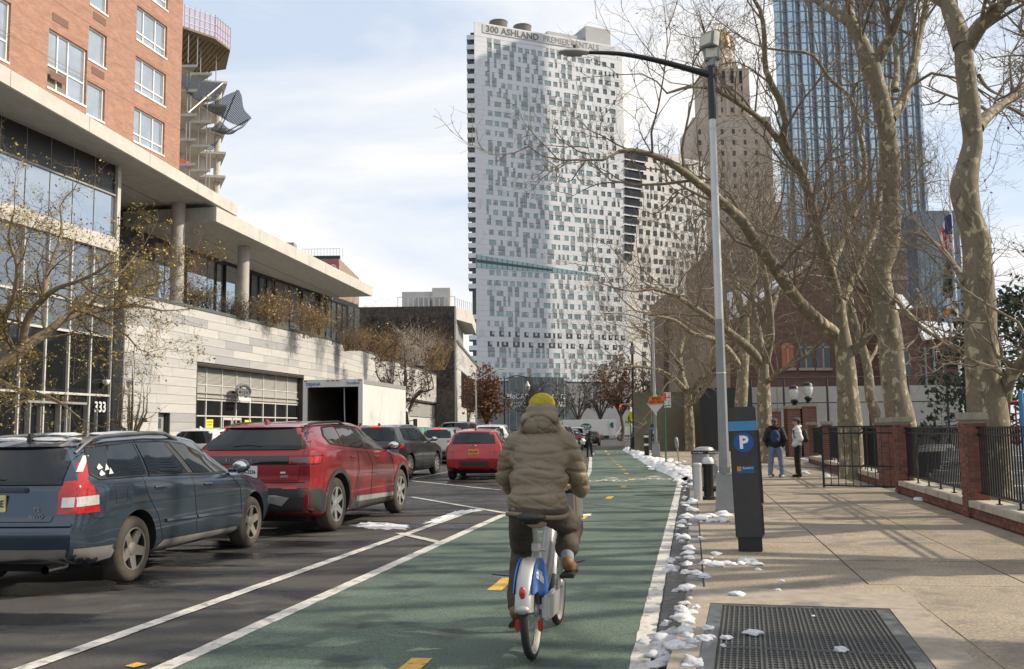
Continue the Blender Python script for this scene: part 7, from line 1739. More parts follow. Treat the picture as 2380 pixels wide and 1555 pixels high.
# T3
plane('plane tree whose long limb sweeps left across the picture', 25.2,
      [(D, 1012, 1160, 1220), (D, 1012, 1136, 1000), (D, 1000, 1115, 820), (D, 985, 1085, 680), (D, 978, 1066, 560), (D, 985, 1060, 480)],
      [([(D, 1000, 680, 0), (D, 930, 630, -.3), (D, 830, 545, -.8), (D, 730, 430, -1.4), (D, 610, 250, -2), (D, 490, 90, -2.6), (U, 420, 1380, -3), (U, 290, 1255, -3.4), (U, 120, 1120, -3.8), (U, 0, 1030, -4.2), (U, -140, 965, -4.5), (U, -270, 935, -4.8), (U, -350, 945, -5)], .40, .09),
       ([(D, 1020, 500, 0), (D, 1095, 340, .4), (D, 1185, 160, .8), (D, 1235, 40, 1.2), (U, 1262, 1290, 1.6), (U, 1285, 1080, 2), (U, 1340, 800, 2.4), (U, 1330, 560, 3)], .32, .1),
       ([(D, 1015, 490, 0), (D, 985, 380, -.2), (D, 940, 200, -.5), (D, 890, 40, -.8), (U, 850, 1270, -1.1), (U, 780, 1070, -1.4), (U, 670, 890, -1.7), (U, 690, 760, -1.9), (U, 640, 600, -2.2), (U, 565, 440, -2.5), (U, 555, 220, -2.8), (U, 530, 60, -3), (U, 450, -60, -3.3)], .34, .08),
       ([(U, 640, 870, -1.7), (U, 560, 770, -2.3), (U, 420, 660, -3), (U, 250, 560, -3.6), (U, 100, 540, -4.2), (U, -50, 580, -4.6)], .17, .05),
       ([(D, 960, 300, 0), (D, 1030, 120, .6), (U, 1090, 1380, 1), (U, 1165, 1180, 1.3), (U, 1180, 1010, 1.5), (U, 1150, 830, 1.7), (U, 1090, 610, 2), (U, 970, 500, 2.2), (U, 850, 340, 2.4), (U, 720, 320, 2.6), (U, 560, 300, 2.8)], .22, .06),
       ([(D, 1095, 800, 0), (D, 1170, 720, -.3), (D, 1230, 640, -.6), (D, 1235, 560, -.8), (D, 1215, 460, -1), (D, 1130, 300, -1.4)], .27, .08)], 13, 10, 2.1)
# T4 behind
plane('slender leaning plane tree behind the two big trunks', 33.,
      [(D, 1225, 1292, 1230), (D, 1185, 1250, 1070), (D, 1172, 1226, 900), (D, 1120, 1172, 700), (D, 1080, 1126, 560)],
      [([(D, 1103, 570, 0), (D, 1085, 430, .3), (D, 1110, 300, .6), (D, 1190, 180, 1), (D, 1230, 20, 1.4)], .3, .08), ([(D, 1200, 860, 0), (D, 1240, 800, .4), (D, 1260, 740, .8), (D, 1290, 600, 1.2)], .16, .05), ([(D, 1100, 560, 0), (D, 1060, 430, -.6), (D, 940, 330, -1.4), (D, 820, 310, -2)], .14, .04)], 14, 9, 2.2)
# T5
plane('street plane tree with a split trunk behind the pedestrians', 36.6,
      [(D, 512, 602, 1200), (D, 512, 596, 1050), (D, 518, 584, 920), (D, 512, 580, 850)],
      [([(D, 525, 860, 0), (D, 480, 790, -.5), (D, 380, 700, -1.2), (D, 260, 610, -2), (D, 130, 520, -2.6), (D, 0, 440, -3.2), (D, -130, 400, -3.8)], .42, .1),
       ([(D, 540, 830, 0), (D, 520, 680, .3), (D, 490, 520, .6), (D, 480, 400, .8), (D, 505, 250, 1.1), (D, 470, 60, 1.5)], .36, .1),
       ([(D, 560, 850, 0), (D, 590, 700, -.3), (D, 588, 550, -.6), (D, 570, 380, -.9), (D, 545, 180, -1.2), (D, 600, 0, -1.6)], .42, .12),
       ([(D, 570, 980, 0), (D, 640, 920, -1), (D, 760, 850, -2), (D, 860, 770, -2.8), (D, 940, 690, -3.4)], .2, .06),
       ([(D, 590, 560, -.6), (D, 660, 380, 0), (D, 780, 280, .8), (D, 840, 160, 1.4)], .25, .08)], 15, 9, 2.6)
# T6
plane('pale plane tree just right of the foreground street light', 47.,
      [(D, 372, 448, 1220), (D, 378, 455, 1020), (D, 395, 462, 850), (D, 412, 464, 680), (D, 415, 462, 560)],
      [([(D, 435, 570, 0), (D, 385, 430, .4), (D, 372, 330, .7), (D, 335, 200, 1), (D, 350, 60, 1.4)], .5, .12), ([(D, 445, 560, 0), (D, 488, 420, -.4), (D, 490, 300, -.7), (D, 460, 130, -1), (D, 455, 0, -1.4)], .42, .12),
       ([(D, 400, 880, 0), (D, 330, 780, -1), (D, 245, 710, -2), (D, 110, 675, -3), (D, 0, 595, -4), (D, -150, 560, -5)], .36, .1), ([(D, 430, 650, 0), (D, 330, 540, .5), (D, 200, 500, 1), (D, 60, 480, 1.6)], .2, .06)], 16, 9, 2.8)
# T7
plane('farthest plane tree, low and wide before the brick piers', 57.,
      [(D, 58, 118, 1210), (D, 60, 108, 1110), (D, 55, 102, 1030)],
      [([(D, 70, 1040, 0), (D, 40, 930, .4), (D, 30, 800, .8), (D, 60, 700, 1.2), (D, 110, 620, 1.6)], .5, .1), ([(D, 90, 1040, 0), (D, 160, 960, -.5), (D, 240, 900, -1), (D, 330, 860, -1.6)], .4, .12),
       ([(D, 75, 1130, 0), (D, 130, 1085, -.8), (D, 190, 1000, -1.4), (D, 225, 880, -1.8), (D, 250, 760, -2.2)], .36, .12), ([(D, 70, 1040, 0), (D, 0, 960, -.6), (D, -110, 900, -1.6), (D, -260, 880, -2.6), (D, -380, 900, -3.6)], .34, .08), ([(D, 50, 900, 0), (D, -40, 780, -.8), (D, -130, 700, -1.6), (D, -240, 640, -2.4)], .26, .07)], 17, 9, 2.8)
# trees beyond the right edge of the picture, whose shadows cross the pavement
for i, (x, y, hgt) in enumerate(((9.2, 9.5, 13), (8.6, 5.4, 12), (9.9, 13.0, 13))):
    T = Tree('plane_tree', ['plane tree just outside the right edge, showing only shadow and twigs', 'plane tree nearest the camera, outside the frame', 'plane tree partly hidden at the right edge'][i], V((x, y, .11)), 40 + i, 'tree', PG)
    b0 = T.b; T.limb([(b0, .42), (b0 + V((.1, 0, 2)), .36), (b0 + V((.3, .2, 4.5)), .32)], 14)
    for k in range(5):
        a = 1.3 * k + i; e = V((cos(a), sin(a), 0)); p = T.limb([(b0 + V((.25, .2, 3.2 + .3 * k)), .2), (b0 + V((.3, .2, 5)) + e * .9, .17), (b0 + V((.3, .2, 8)) + e * 2.2, .1), (b0 + V((.3, .2, hgt - 1)) + e * 3.2, .05)], 9); T.grow(p, .3, 8, 1.9, 2)
    T.done(M_BARK, M_TWIG)
# ---- golden tree at the left edge
C2 = lambda x, y: (.3333 * x, 518.3 + .3333 * y)
T = Tree('golden_street_tree', 'street tree at the left edge with the last yellow leaves', AT(-110, 1080, 25) * 1, 21, up=.12); T.o.location.z = .12; T.b = V(T.o.location)
q = [(AT(*C2(x, y), 25 + dy), r) for x, y, dy, r in ((-330, 1700, 0, .26), (-260, 1300, 0, .23), (-120, 1080, 0, .2))]; q = [(V((q[0][0].x, q[0][0].y, .12)), .3)] + q; T.limb(q, 14)
S_ = [([(-150, 1120, 0), (0, 1010, .2), (110, 920, .4), (210, 840, .6), (330, 765, .9), (450, 670, 1.2), (600, 622, 1.6), (780, 592, 2), (950, 575, 2.4), (1120, 610, 2.8)], .20, .03),
      ([(60, 960, .3), (35, 820, .2), (10, 700, 0), (-20, 560, -.2), (-60, 380, -.4)], .12, .05), ([(160, 860, .5), (165, 770, .4), (205, 640, .3), (300, 530, .2), (400, 455, 0), (560, 400, -.3), (700, 330, -.6)], .12, .03),
      ([(310, 525, .2), (325, 380, .5), (380, 220, .8), (430, 60, 1), (420, -120, 1.2)], .07, .025), ([(0, 1100, 0), (120, 1160, -.5), (260, 1190, -1), (400, 1240, -1.4), (520, 1330, -1.8)], .07, .02),
      ([(450, 670, 1.2), (560, 540, 1.4), (700, 420, 1.7), (860, 330, 2), (960, 200, 2.3)], .08, .02), ([(20, 700, 0), (90, 520, -.4), (120, 300, -.8), (60, 100, -1), (100, -80, -1.2)], .08, .02), ([(600, 622, 1.6), (760, 700, 1.4), (900, 800, 1.2), (960, 880, 1.1)], .05, .015), ([(780, 592, 2), (930, 480, 2.2), (1100, 420, 2.5), (1230, 380, 2.8)], .05, .015),
      ([(560, 400, -.3), (640, 480, -.6), (760, 520, -1), (880, 500, -1.4)], .05, .015)]
for pts, r0, r1 in S_:
    k = len(pts); p = T.limb([(AT(*C2(x, y), 25 + dy), r0 + (r1 - r0) * i / (k - 1)) for i, (x, y, dy) in enumerate(pts)], 10); T.grow(p, .12, 8, 1.5, 3, .26)
T.leaves(.42, .05, 2, .03); T.done(pm('honey_bark', (.20, .15, .10), .85, var=.3, scale=5, bump=.5, bscale=22), pm('honey_twig', (.15, .11, .065), .85, var=.2), M_LEAFG)
# ---- generic bare / leafy trees
def street_tree(label, x, yb, yt, Y, wpx, seed, leaf=None, lf=0., lsz=.09, bark=None, zbase=.1, cnt=7, per=2, nl=6, dep=2, cat='tree', name='street_tree', trunk_f=.3):
    b0 = AT(x, yb, Y); b0.z = zbase; H = AT(x, yt, Y).z - zbase; Wd = wpx / 2200 * Y / 2
    T = Tree(name, label, b0, seed, cat, None, .2); T.rm = Y * .00016; r0 = H * .022 + .03; th = H * trunk_f
    T.limb([(b0, r0), (b0 + V((.02 * H, 0, th * .5)), r0 * .85), (b0 + V((.0, 0, th)), r0 * .75)], 10, .4)
    for k in range(nl):
        a = 2 * pi * k / nl + T.r.random(); e = V((cos(a), sin(a) * .8, 0)); f = T.r.uniform(.5, .9)
        p = T.limb([(b0 + V((0, 0, th * T.r.uniform(.8, 1.0))), r0 * .5), (b0 + V((0, 0, th + (H - th) * .3)) + e * Wd * .35, r0 * .38), (b0 + V((0, 0, th + (H - th) * .6 * f)) + e * Wd * .65, r0 * .22), (b0 + V((0, 0, th + (H - th) * .85 * (1.1 - f * .4))) + e * Wd * .85 * f, r0 * .1)], 7, .4)
        T.grow(p, .2, cnt, H * .17, dep, .25)
    p = T.limb([(b0 + V((0, 0, th)), r0 * .6), (b0 + V((.05 * Wd, 0, H * .65)), r0 * .3), (b0 + V((0, 0, H * .92)), r0 * .08)], 7, .4); T.grow(p, .2, cnt, H * .16, dep, .25)
    if leaf: T.leaves(lf, lsz, per)
    T.done(bark or M_BARKD, M_TWIGD, leaf)
    return T
street_tree('bare tree with clinging brown leaves behind the box truck', 938, 1015, 775, 58, 220, 31, M_LEAFO, .3, .11, per=3, cnt=8)
street_tree('oak full of brown leaves by the far left street light', 1130, 1010, 868, 92, 100, 32, M_LEAFO, .8, .22, per=3)
street_tree('bare multi-stemmed sapling against the pale stone wall', 302, 1060, 835, 35.2, 105, 33, cnt=4, nl=7, trunk_f=.12, zbase=.12, dep=1)
for i, (x, yt, Y, w_, lf) in enumerate(((1345, 868, 170, 130, 0), (1290, 890, 185, 120, 0), (1395, 855, 165, 120, .0), (1445, 838, 120, 110, .7), (1497, 850, 84, 70, .0), (1508, 870, 90, 60, 0), (1235, 905, 190, 90, 0), (1240, 880, 150, 60, 0))):
    street_tree(['bare dark tree above the lorry logo', 'bare tree left of the food lorry', 'bare tree over the rear of the food lorry', 'brown-leaved tree over the platform truck', 'dark narrow street tree left of the road work sign', 'second dark trunk beside the road work sign', 'bare tree before the tower entrance lettering', 'thin bare tree beside the rider\'s hat'][i], x, 1015, yt, Y, w_, 50 + i, M_LEAFO if lf else None, lf, .28, cnt=6, per=2, zbase=0)
street_tree('small bare tree in front of the striped stone block', 1085, 1010, 900, 108, 60, 71, cnt=5, dep=1)
# ---- terrace shrubs on the podium
def shrub(name, label, x, yb, yt, Y, wpx, seed, leaf, lf, lsz, n=40, twigm=None, per=1, flop=.5):
    n = int(n * 1.7)
    b0 = AT(x, yb, Y); H = AT(x, yt, Y).z - b0.z; Wd = wpx / 2200 * Y / 2; T = Tree(name, label, b0, seed, 'shrub', 'terrace planting', .25)
    for i in range(n):
        s0 = b0 + V((T.r.uniform(-.7, .7) * Wd, T.r.uniform(-.5, .5) * min(Wd, 1.), 0)); d = V((T.r.uniform(-flop, flop), T.r.uniform(-flop, flop) * .6, 1)).normalized()
        T.twig(s0 - T.b, d, H * T.r.uniform(.6, 1.05), .014, 2 if n < 100 else 1, 0, .2)
    T.leaves(lf, lsz, per); T.done(M_BARKD, twigm or M_TWIGD, leaf)
M_STRAW = pm('straw_twig', (.26, .18, .09), .85, var=.25); M_HYD = pm('dried_hydrangea', (.34, .24, .13), .85, var=.3, scale=5); M_OLV = pm('olive_leaf', (.17, .14, .05), .8, var=.4, scale=4)
shrub('trailing_shrub', 'olive trailing shrub spilling over the stone parapet', 450, 722, 655, 42.6, 130, 81, M_OLV, .8, .06, 90, None, 2, .9)
shrub('trailing_shrub', 'reddish brown trailing shrub beside the right-hand column', 545, 742, 690, 44.8, 95, 82, M_OLV, .6, .05, 70, None, 2, .9)
shrub('hydrangea', 'dried hydrangea with tan flower heads right of the column', 632, 760, 686, 47.5, 90, 83, M_HYD, .3, .08, 30, M_STRAW, 3, .6)
shrub('hydrangea', 'second dried hydrangea farther along the parapet', 728, 785, 712, 50.5, 85, 84, M_HYD, .3, .08, 30, M_STRAW, 3, .6)
shrub('ornamental_grass', 'tan ornamental grass clump near the bend of the wall', 825, 815, 762, 57, 80, 85, M_HYD, .3, .08, 110, M_STRAW, 1, .6)
shrub('bare_shrub', 'bare upright shrub above the bend of the stone wall', 800, 800, 705, 54, 90, 86, None, 0, .1, 26, M_TWIGD, 1, .5)
shrub('bare_shrub', 'thin red-twigged shrub beside the first column', 412, 690, 520, 42.2, 120, 87, None, 0, .1, 10, pm('red_twig', (.20, .09, .06), .8, var=.2), 1, .7)
for i, (x, y0, y1, Y, w_) in enumerate(((900, 840, 770, 64, 70), (960, 850, 760, 72, 80), (1010, 860, 770, 80, 70))):
    shrub('ornamental_grass', ['tan grass below the ivy wall, left of the bare birch', 'pale bare birch shrub before the ivy wall', 'tan shrubs at the right end of the ivy wall'][i], x, y0, y1, Y, w_, 90 + i, M_HYD if i != 1 else None, .3, .1, 70, M_STRAW if i != 1 else pm('birch_twig', (.45, .40, .34), .8, var=.1), 1, .5)
# ---- evergreen behind the big trunk
T = Tree('evergreen_tree', 'dark green evergreen behind the thickest trunk', V((AT(2330, 1000, 34).x, 34, .11)), 95, 'tree', None, .1)
b0 = T.b; hE = AT(2330, 690, 34).z
T.limb([(b0, .2), (b0 + V((0, 0, hE * .5)), .14), (b0 + V((0, 0, hE * .95)), .04)], 8)
for k in range(90):
    z = hE * (.18 + .8 * (k / 90)); a = 2.4 * k; e = V((cos(a), sin(a), .15)).normalized(); T.twig(V((0, 0, z)), e, (2.6 - 1.7 * k / 90) * T.r.uniform(.7, 1.1), .03, 1, 0, .15)
T.leaves(1., .16, 9); T.done(M_BARKD, M_TWIGD, pm('evergreen_leaf', (.025, .05, .022), .6, var=.5, scale=3))
# ================================================================== SNOW
def lump_mesh(seed, sm=3):
    bm = bmesh.new(); bmesh.ops.create_icosphere(bm, subdivisions=sm, radius=1)
    for v in bm.verts:
        p = v.co.copy(); n = noise.noise(p * 1.3 + V((seed * 7.1, 0, 0))) * .45 + noise.noise(p * 3.1 + V((0, seed * 3.3, 0))) * .22 + .08 * noise.noise(p * 8)
        v.co = p * (1 + n); v.co.z = max(v.co.z, -.25) * .62
    me = bpy.data.meshes.new('snow_lump'); bm.to_mesh(me); bm.free(); me.materials.append(M_SNOW); me.polygons.foreach_set('use_smooth', [True] * len(me.polygons)); return me
LM = [lump_mesh(i) for i in range(8)]
rs = random.Random(77); nl_ = 0
def where(p, r):
    k = at_y(KL, p.y).x; a = 'in the gutter' if p.x < k else 'on the kerbstone' if p.x < k + .2 else 'on the pavement'
    for y, n in ((6.2, 'beside the near half of the grating'), (7.6, 'beside the far half of the grating'), (9.2, 'just beyond the grating'), (11.5, 'by the parking kiosk'), (14.5, 'between kiosk and street light'), (17, 'by the base of the street light'), (20, 'by the bollard'), (26, 'by the litter bin'), (38, 'before the parking sign'), (50, 'by the second street light'), (99, 'near the school sign')):
        if p.y < y: break
    return '%s lump of melting snow %s %s' % ('large' if r > .13 else 'small' if r < .07 else 'middling', a, n)
def lump(x, y, wpx, z=None, hs=1., label=None):
    zz = KZ if z is None else z; p = G(x, y, zz); r = wpx / 2 / 2200 * p.y
    o = link('snow_lump', LM[rs.randrange(8)]); tag(o, label or where(p, r), 'snow', 'snow lumps along the kerb')
    o.location = (p.x, p.y, zz + r * .1); o.scale = (r, r * rs.uniform(.7, 1.2), r * .8 * hs); o.rotation_euler.z = rs.uniform(0, 6)
kc = lambda x, y: (1394.5 + .414 * x, 1162.1 + .414 * y)
for x, y, w_ in ((470, 218, 75), (500, 275, 60), (490, 305, 60), (505, 330, 50), (400, 352, 75), (405, 395, 85), (375, 405, 50), (490, 365, 60), (485, 412, 55), (540, 415, 60), (588, 433, 58), (655, 308, 50), (625, 327, 22), (580, 222, 30), (600, 362, 70), (650, 372, 75), (700, 362, 60), (745, 365, 45), (790, 362, 50), (830, 352, 85), (885, 365, 50), (888, 394, 34),
                (470, 505, 70), (500, 490, 50), (425, 515, 40), (505, 555, 35), (478, 585, 50), (455, 615, 70), (470, 640, 90), (520, 640, 60), (540, 608, 50), (440, 665, 55), (470, 672, 95), (375, 690, 45), (360, 708, 45), (510, 695, 45), (485, 712, 40), (520, 720, 40), (605, 725, 60), (470, 745, 90), (420, 760, 110), (350, 775, 90), (310, 790, 60), (250, 805, 70), (380, 800, 130), (430, 828, 110), (340, 830, 100), (310, 880, 100), (345, 870, 70), (490, 770, 70), (520, 800, 60), (510, 830, 50), (585, 785, 75), (620, 770, 45), (705, 778, 58), (690, 820, 34), (490, 880, 35), (520, 925, 110), (480, 935, 50), (380, 915, 110), (420, 935, 80), (320, 935, 90), (775, 538, 75), (998, 512, 40), (1020, 458, 30), (490, 100, 70), (515, 60, 60), (460, 130, 50), (560, 115, 80), (620, 95, 60), (625, 122, 50), (690, 88, 75), (695, 122, 65), (450, 150, 40), (590, 100, 50), (480, 35, 40), (520, 10, 50), (470, 20, 30)):
    px, py = kc(x, y); lump(px, py, w_ * .414 * 1.22, z=(.0 if x < 430 and y > 340 else KZ))
rsn = [('two-part snow lump on the left of the ventilation grating', 870, 752, 80), ('small snow lump at the left of the big one on the grating', 820, 748, 45), ('snow lump on the right of the ventilation grating', 1357, 845, 75), ('tiny snow crumb on the back of the grating', 1197, 652, 22)]
for lb2, x, y, w_ in rsn: px, py = kc(x, y); lump(px, py, w_ * .414, z=KZ + .002, label=lb2)
for i in range(70):
    k = rs.randrange(len(KL) - 1); 
    t = rs.random(); yy = 10 + 22 * t; p = at_y(KL, yy) + V((rs.gauss(.0, .12), 0, 0)); q = PX((p.x, p.y, .06)); lump(q[0], q[1], rs.uniform(5, 16), z=.03 if p.x < at_y(KL, yy).x else KZ)
# low continuous bank of ploughed snow farther up the kerb
rows = []; n = 0
yy = 27.
while yy < 69:
    c = at_y(KL, yy); wv = .40 + .25 * noise.noise(V((yy * .4, 0, 0))); rows.append([V((c.x - .35 + wv * 1.9 * j / 10, yy + .1 * noise.noise(V((j, yy, 2))), .005 + (.12 if j > 3 else .03 * j) + max(0, sin(pi * j / 10)) * (.05 + .12 * noise.noise(V((yy * 1.7, j * .6, 0)))) * 1.1 * min(1, (yy - 26) / 4))) for j in range(11)]); yy += .14
g = MB(); g.grid(rows); stuff(tag(g.build('snow_bank', M_SNOW, smooth=80), 'low bank of grey ploughed snow along the far kerb', 'snow'))
for i in range(120):
    yy = rs.uniform(24, 66); c = at_y(KL, yy); p = V((c.x + rs.gauss(.25, .35), yy, KZ)); q = PX(p); r = rs.uniform(.07, .2)
    o = link('snow_lump', LM[rs.randrange(8)]); tag(o, where(p, r), 'snow', 'snow lumps along the kerb'); o.location = (p.x, p.y, KZ * (1 if p.x > c.x else .2)); o.scale = (r, r, r * .7); o.rotation_euler.z = rs.uniform(0, 6)
# slush patches on the roadway
def patch(label, pts, h=.03):
    g = MB(); P_ = [G(*p) for p in pts]; c = sum(P_, V()) / len(P_); ring = resample(P_ + [P_[0]], .06); m = len(ring)
    rows = []
    for k in range(7):
        f = 1 - k / 6; rows.append([c + (p - c) * f * (1 + .35 * noise.noise(V((j * .5, k * .2, 3)))) + V((0, 0, .004 + h * (1 - f ** 2) * (.1 + 1.6 * abs(noise.noise((c + (p - c) * f) * 7))))) for j, p in enumerate(ring)])
    g.grid(rows); tag(g.build('slush_patch', M_SNOW, smooth=80), label, 'snow', 'slush patches')
patch('slush patch on the road beside the rear wheel of the red SUV', [(815, 1222), (850, 1214), (900, 1216), (952, 1222), (945, 1230), (870, 1231)])
patch('thin slush strip along the tip of the buffer line', [(990, 1213), (1060, 1188), (1110, 1183), (1125, 1187), (1070, 1195), (1005, 1218)])
patch('small snow patch beside the yellow dash ahead of the cyclist', [(1338, 1196), (1375, 1194), (1372, 1199), (1340, 1201)], .02)
patch('snow remnant by the base of the fence near the gate', [(1990, 1125), (2040, 1127), (2038, 1130), (1992, 1129)], .03)
for i, (x, y) in enumerate(((2140, 1163), (1920, 1110), (1870, 1102))): lump(x, y, 26, label=['snow crumb on the pavement below the fence panel', 'snow crumb at the foot of the second pier', 'snow crumb beside the pedestrians'][i])
# snow on the estate car roof
ve = [o for o in bpy.data.objects if o.name.startswith('estate_car')][0]
for i, (x, y, a, b) in enumerate(((.18, -.42, .30, .12), (-.25, -.40, .34, .10), (.38, -.36, .16, .08), (.28, .35, .26, .22), (.12, .9, .3, .2), (-.3, .5, .3, .2))):
    hz = v.hit((x, y, 4), (0, 0, -1)).z; o = link('snow_lump', LM[i]); o.parent = ve; o.location = (x, y, hz + .005); o.scale = (a * .62, b * .7, .045); o['label'] = 'melting snow on the roof'
# ================================================================== PEOPLE AND BICYCLE
def blob(name, prims, mat, parent, voxel=.014, smooth=6, wr=None, post=None):
    """prims: ('c', [(p,r),...]) capsule chain; ('e', centre, radii[, Matrix3]) -> one continuous surface"""
    g = MB()
    for q in prims:
        if q[0] == 'c':
            ch_ = [(V(p), r) for p, r in q[1]]
            for p, r in ch_: g.sph(p, r, 14, 10)
            for (a, ra), (b, rb) in zip(ch_[:-1], ch_[1:]): g.tube([a, b], [ra, rb], 14)
        else:
            h = MB(); h.sph((0, 0, 0), q[2], 20, 14); M = q[3] if len(q) > 3 else Matrix.Identity(3); g.add([V(q[1]) + M @ V(v) for v in h.v], h.f)
    me = g.mesh(name, mat, weld=True); o = bpy.data.objects.new(name, me); col.objects.link(o)
    m = o.modifiers.new('r', 'REMESH'); m.mode = 'VOXEL'; m.voxel_size = voxel
    m2 = o.modifiers.new('s', 'SMOOTH'); m2.iterations = smooth; m2.factor = .5
    bpy.context.view_layer.update(); nm = evalmesh(o); bpy.data.objects.remove(o)
    if wr or post:
        nm.update(); ns = [v.normal.copy() for v in nm.vertices]
        for v, n in zip(nm.vertices, ns):
            p = v.co
            if wr: v.co = p + n * (wr[0] * noise.noise(V((p.x * wr[1], p.y * wr[1], p.z * wr[2]))) + wr[0] * .5 * noise.noise(V((p.x * wr[1] * 2.3 + 9, p.y * wr[1] * 2.3, p.z * wr[2] * 2.1))))
            if post: v.co = post(v.co, n)
    nm.materials.clear(); nm.materials.append(mat); nm.polygons.foreach_set('use_smooth', [True] * len(nm.polygons))
    return link(name, nm, parent)
M_SKIN = pm('skin', (.42, .26, .19), .6, var=.06); M_SKIND = pm('brown_skin', (.20, .11, .07), .6, var=.06)
BH = radians(11.0); BP = V((.112, 6.32, .004))
bi = thing('share_bicycle', 'silver share bicycle with blue citi bike fender panel, ridden by the cyclist', 'bicycle', BP, -BH)
bi.rotation_euler.y = radians(-1.0)
M_SIL = pm('bike_silver', (.40, .395, .38), .4, .55, var=.1, scale=6, c2=(.27, .26, .24), s2=5, t2=.62)
M_BIKB = pm('citi_blue', (.02, .10, .34), .4, var=.25, scale=6, c2=(.10, .20, .42), s2=7, t2=.55)
M_BLKR = pm('black_rubber', (.014, .014, .014), .7, var=.2, scale=20)
Rx = Matrix.Rotation(pi / 2, 3, 'Y')
def bike_wheel(y, r=.31):
    w_ = link('wheel', None, bi, (0, y, r)); g = MB(); g.lathe([(r - .05 + .026 * (1 - cos(a)) if False else r - .026 + .026 * cos(a), .026 * sin(a)) for a in [2 * pi * k / 10 for k in range(11)]], 48, Rx, cap=False); g.build('tyre', M_BLKR, w_, smooth=60)
    g = MB(); g.lathe([(r - .05, -.016), (r - .066, -.012), (r - .066, .012), (r - .05, .016)], 48, Rx, cap=False); g.lathe([(r - .05, -.017), (r - .03, -.024), (r - .03, .024), (r - .05, .017)], 48, Rx, cap=False); g.build('rim', pm('cream_wall', (.50, .46, .38), .6, var=.1), w_, smooth=60)
    g = MB()
    for k in range(28):
        a = 2 * pi * k / 28; sx = .03 if k % 2 else -.03; g.tube([(sx, .03 * cos(a + .6), .03 * sin(a + .6)), (0, (r - .06) * cos(a), (r - .06) * sin(a))], .0016, 4)
    g.lathe([(.03, -.05), (.045, -.03), (.03, -.025), (.03, .025), (.045, .03), (.03, .05)], 14, Rx); g.build('spokes', M_SIL, w_)
bike_wheel(0); bike_wheel(1.13)
# rear fender shell: wraps the wheel's upper half, with side skirts
g = MB(); rows = []
for a in [radians(q) for q in range(8, 190, 8)]:
    R_ = .338
    cy, cz = -cos(a), sin(a); hw = .055
    rows.append([V((sx * hw, cy * (R_ - dr), .31 + cz * (R_ - dr))) for sx, dr in ((-1, .10), (-1, .03), (-.85, .008), (-.4, 0), (0, -.004), (.4, 0), (.85, .008), (1, .03), (1, .10))])
g.grid(rows); rfn = g.build('rear_fender', M_SIL, bi, smooth=60)
def skirt(sx, m, nm):
    g = MB(); pts = []
    for a in [radians(q) for q in range(28, 176, 6)]: pts.append((-cos(a) * .335, .31 + sin(a) * .335))
    inner = [(.27, .36), (.18, .32), (.06, .38), (-.12, .45), (-.24, .45)]
    pl = pts + inner; g.prism(pl, lambda u, v_, t: V((sx * (.058 + t), u, v_)), 0, .006); return g.build(nm, m, rfn, weld=True)
for sx in (1, -1):
    sk_ = skirt(sx, M_BIKB, 'side_panel')
    me = text_mesh('citi bike', .09, M_LETW, .001, 'lettering', .002); M = frame((sx * .068, -.03, .53), (0, sx * .96, -sx * .28 if sx > 0 else .28), (sx, 0, 0)); me.transform(M); link('lettering', me, rfn)
g = MB(); g.sph((0, -.31, .47), (.022, .018, .04), 10, 8); g.build('tail_light', pm('red_reflector', (.35, .02, .02), .2, var=.1, coat=.5), bi, smooth=60)
for sx in (-1, 1): g = MB(); g.box((sx * .075, -.11, .235), (.035, .02, .075)); g.build('lower_light', MATS['red_reflector'], bi, bevel=.008)
g = MB(); g.sph((0, -.33, .37), (.045, .02, .028), 12, 8); g.build('fender_tip', M_SIL, rfn, smooth=60)
# frame
g = MB(); g.tube([(0, .34, .40), (0, .60, .50), (0, .86, .72), (0, .93, .86)], [.062, .058, .05, .04], 16); g.tube([(0, .34, .42), (0, .27, .62), (0, .245, .72)], [.045, .03, .026], 14); g.build('frame', M_SIL, bi, smooth=60)
g = MB(); 
for sx in (-1, 1): g.tube([(sx * .055, .38, .31), (sx * .07, .1, .32), (sx * .07, -.02, .335)], [.03, .022, .018], 10)
g.build('chain_stay', M_SIL, bi, smooth=60)
g = MB(); g.prism([(-.07, .26), (-.05, .41), (.20, .40), (.46, .40), (.50, .30), (.44, .22), (.1, .24)], lambda u, v_, t: V((t, u, v_)), .075, .125); g.build('chain_guard', M_SIL, bi, bevel=.015, weld=True)
g = MB(); g.lathe([(.055, -.085), (.06, 0), (.055, .085)], 16, Rx, c=(0, .40, .30)); g.build('bottom_bracket', M_SIL, bi, smooth=60)
g = MB(); g.tube([(0, .262, .66), (0, .20, .87)], .019, 12); g.build('seat_post', pm('steel_post', (.42, .43, .40), .3, .8, var=.1), bi, smooth=60)
g = MB(); g.lathe([(.034, 0), (.034, .05)], 14, c=(0, .25, .66)); g.tube([(-.03, .24, .675), (.07, .24, .665)], .012, 8); g.build('seat_clamp', M_SIL, bi, smooth=60)
blob('saddle', [('e', (0, .10, .90), (.105, .10, .035)), ('c', [((0, .12, .90), .045), ((0, .26, .905), .03), ((0, .34, .90), .022)])], M_BLKR, bi, .008, 4)
g = MB(); g.tube([(-.05, .06, .87), (0, .15, .855), (.05, .06, .87)], .012, 6); g.build('saddle_rail', M_BLKR, bi)
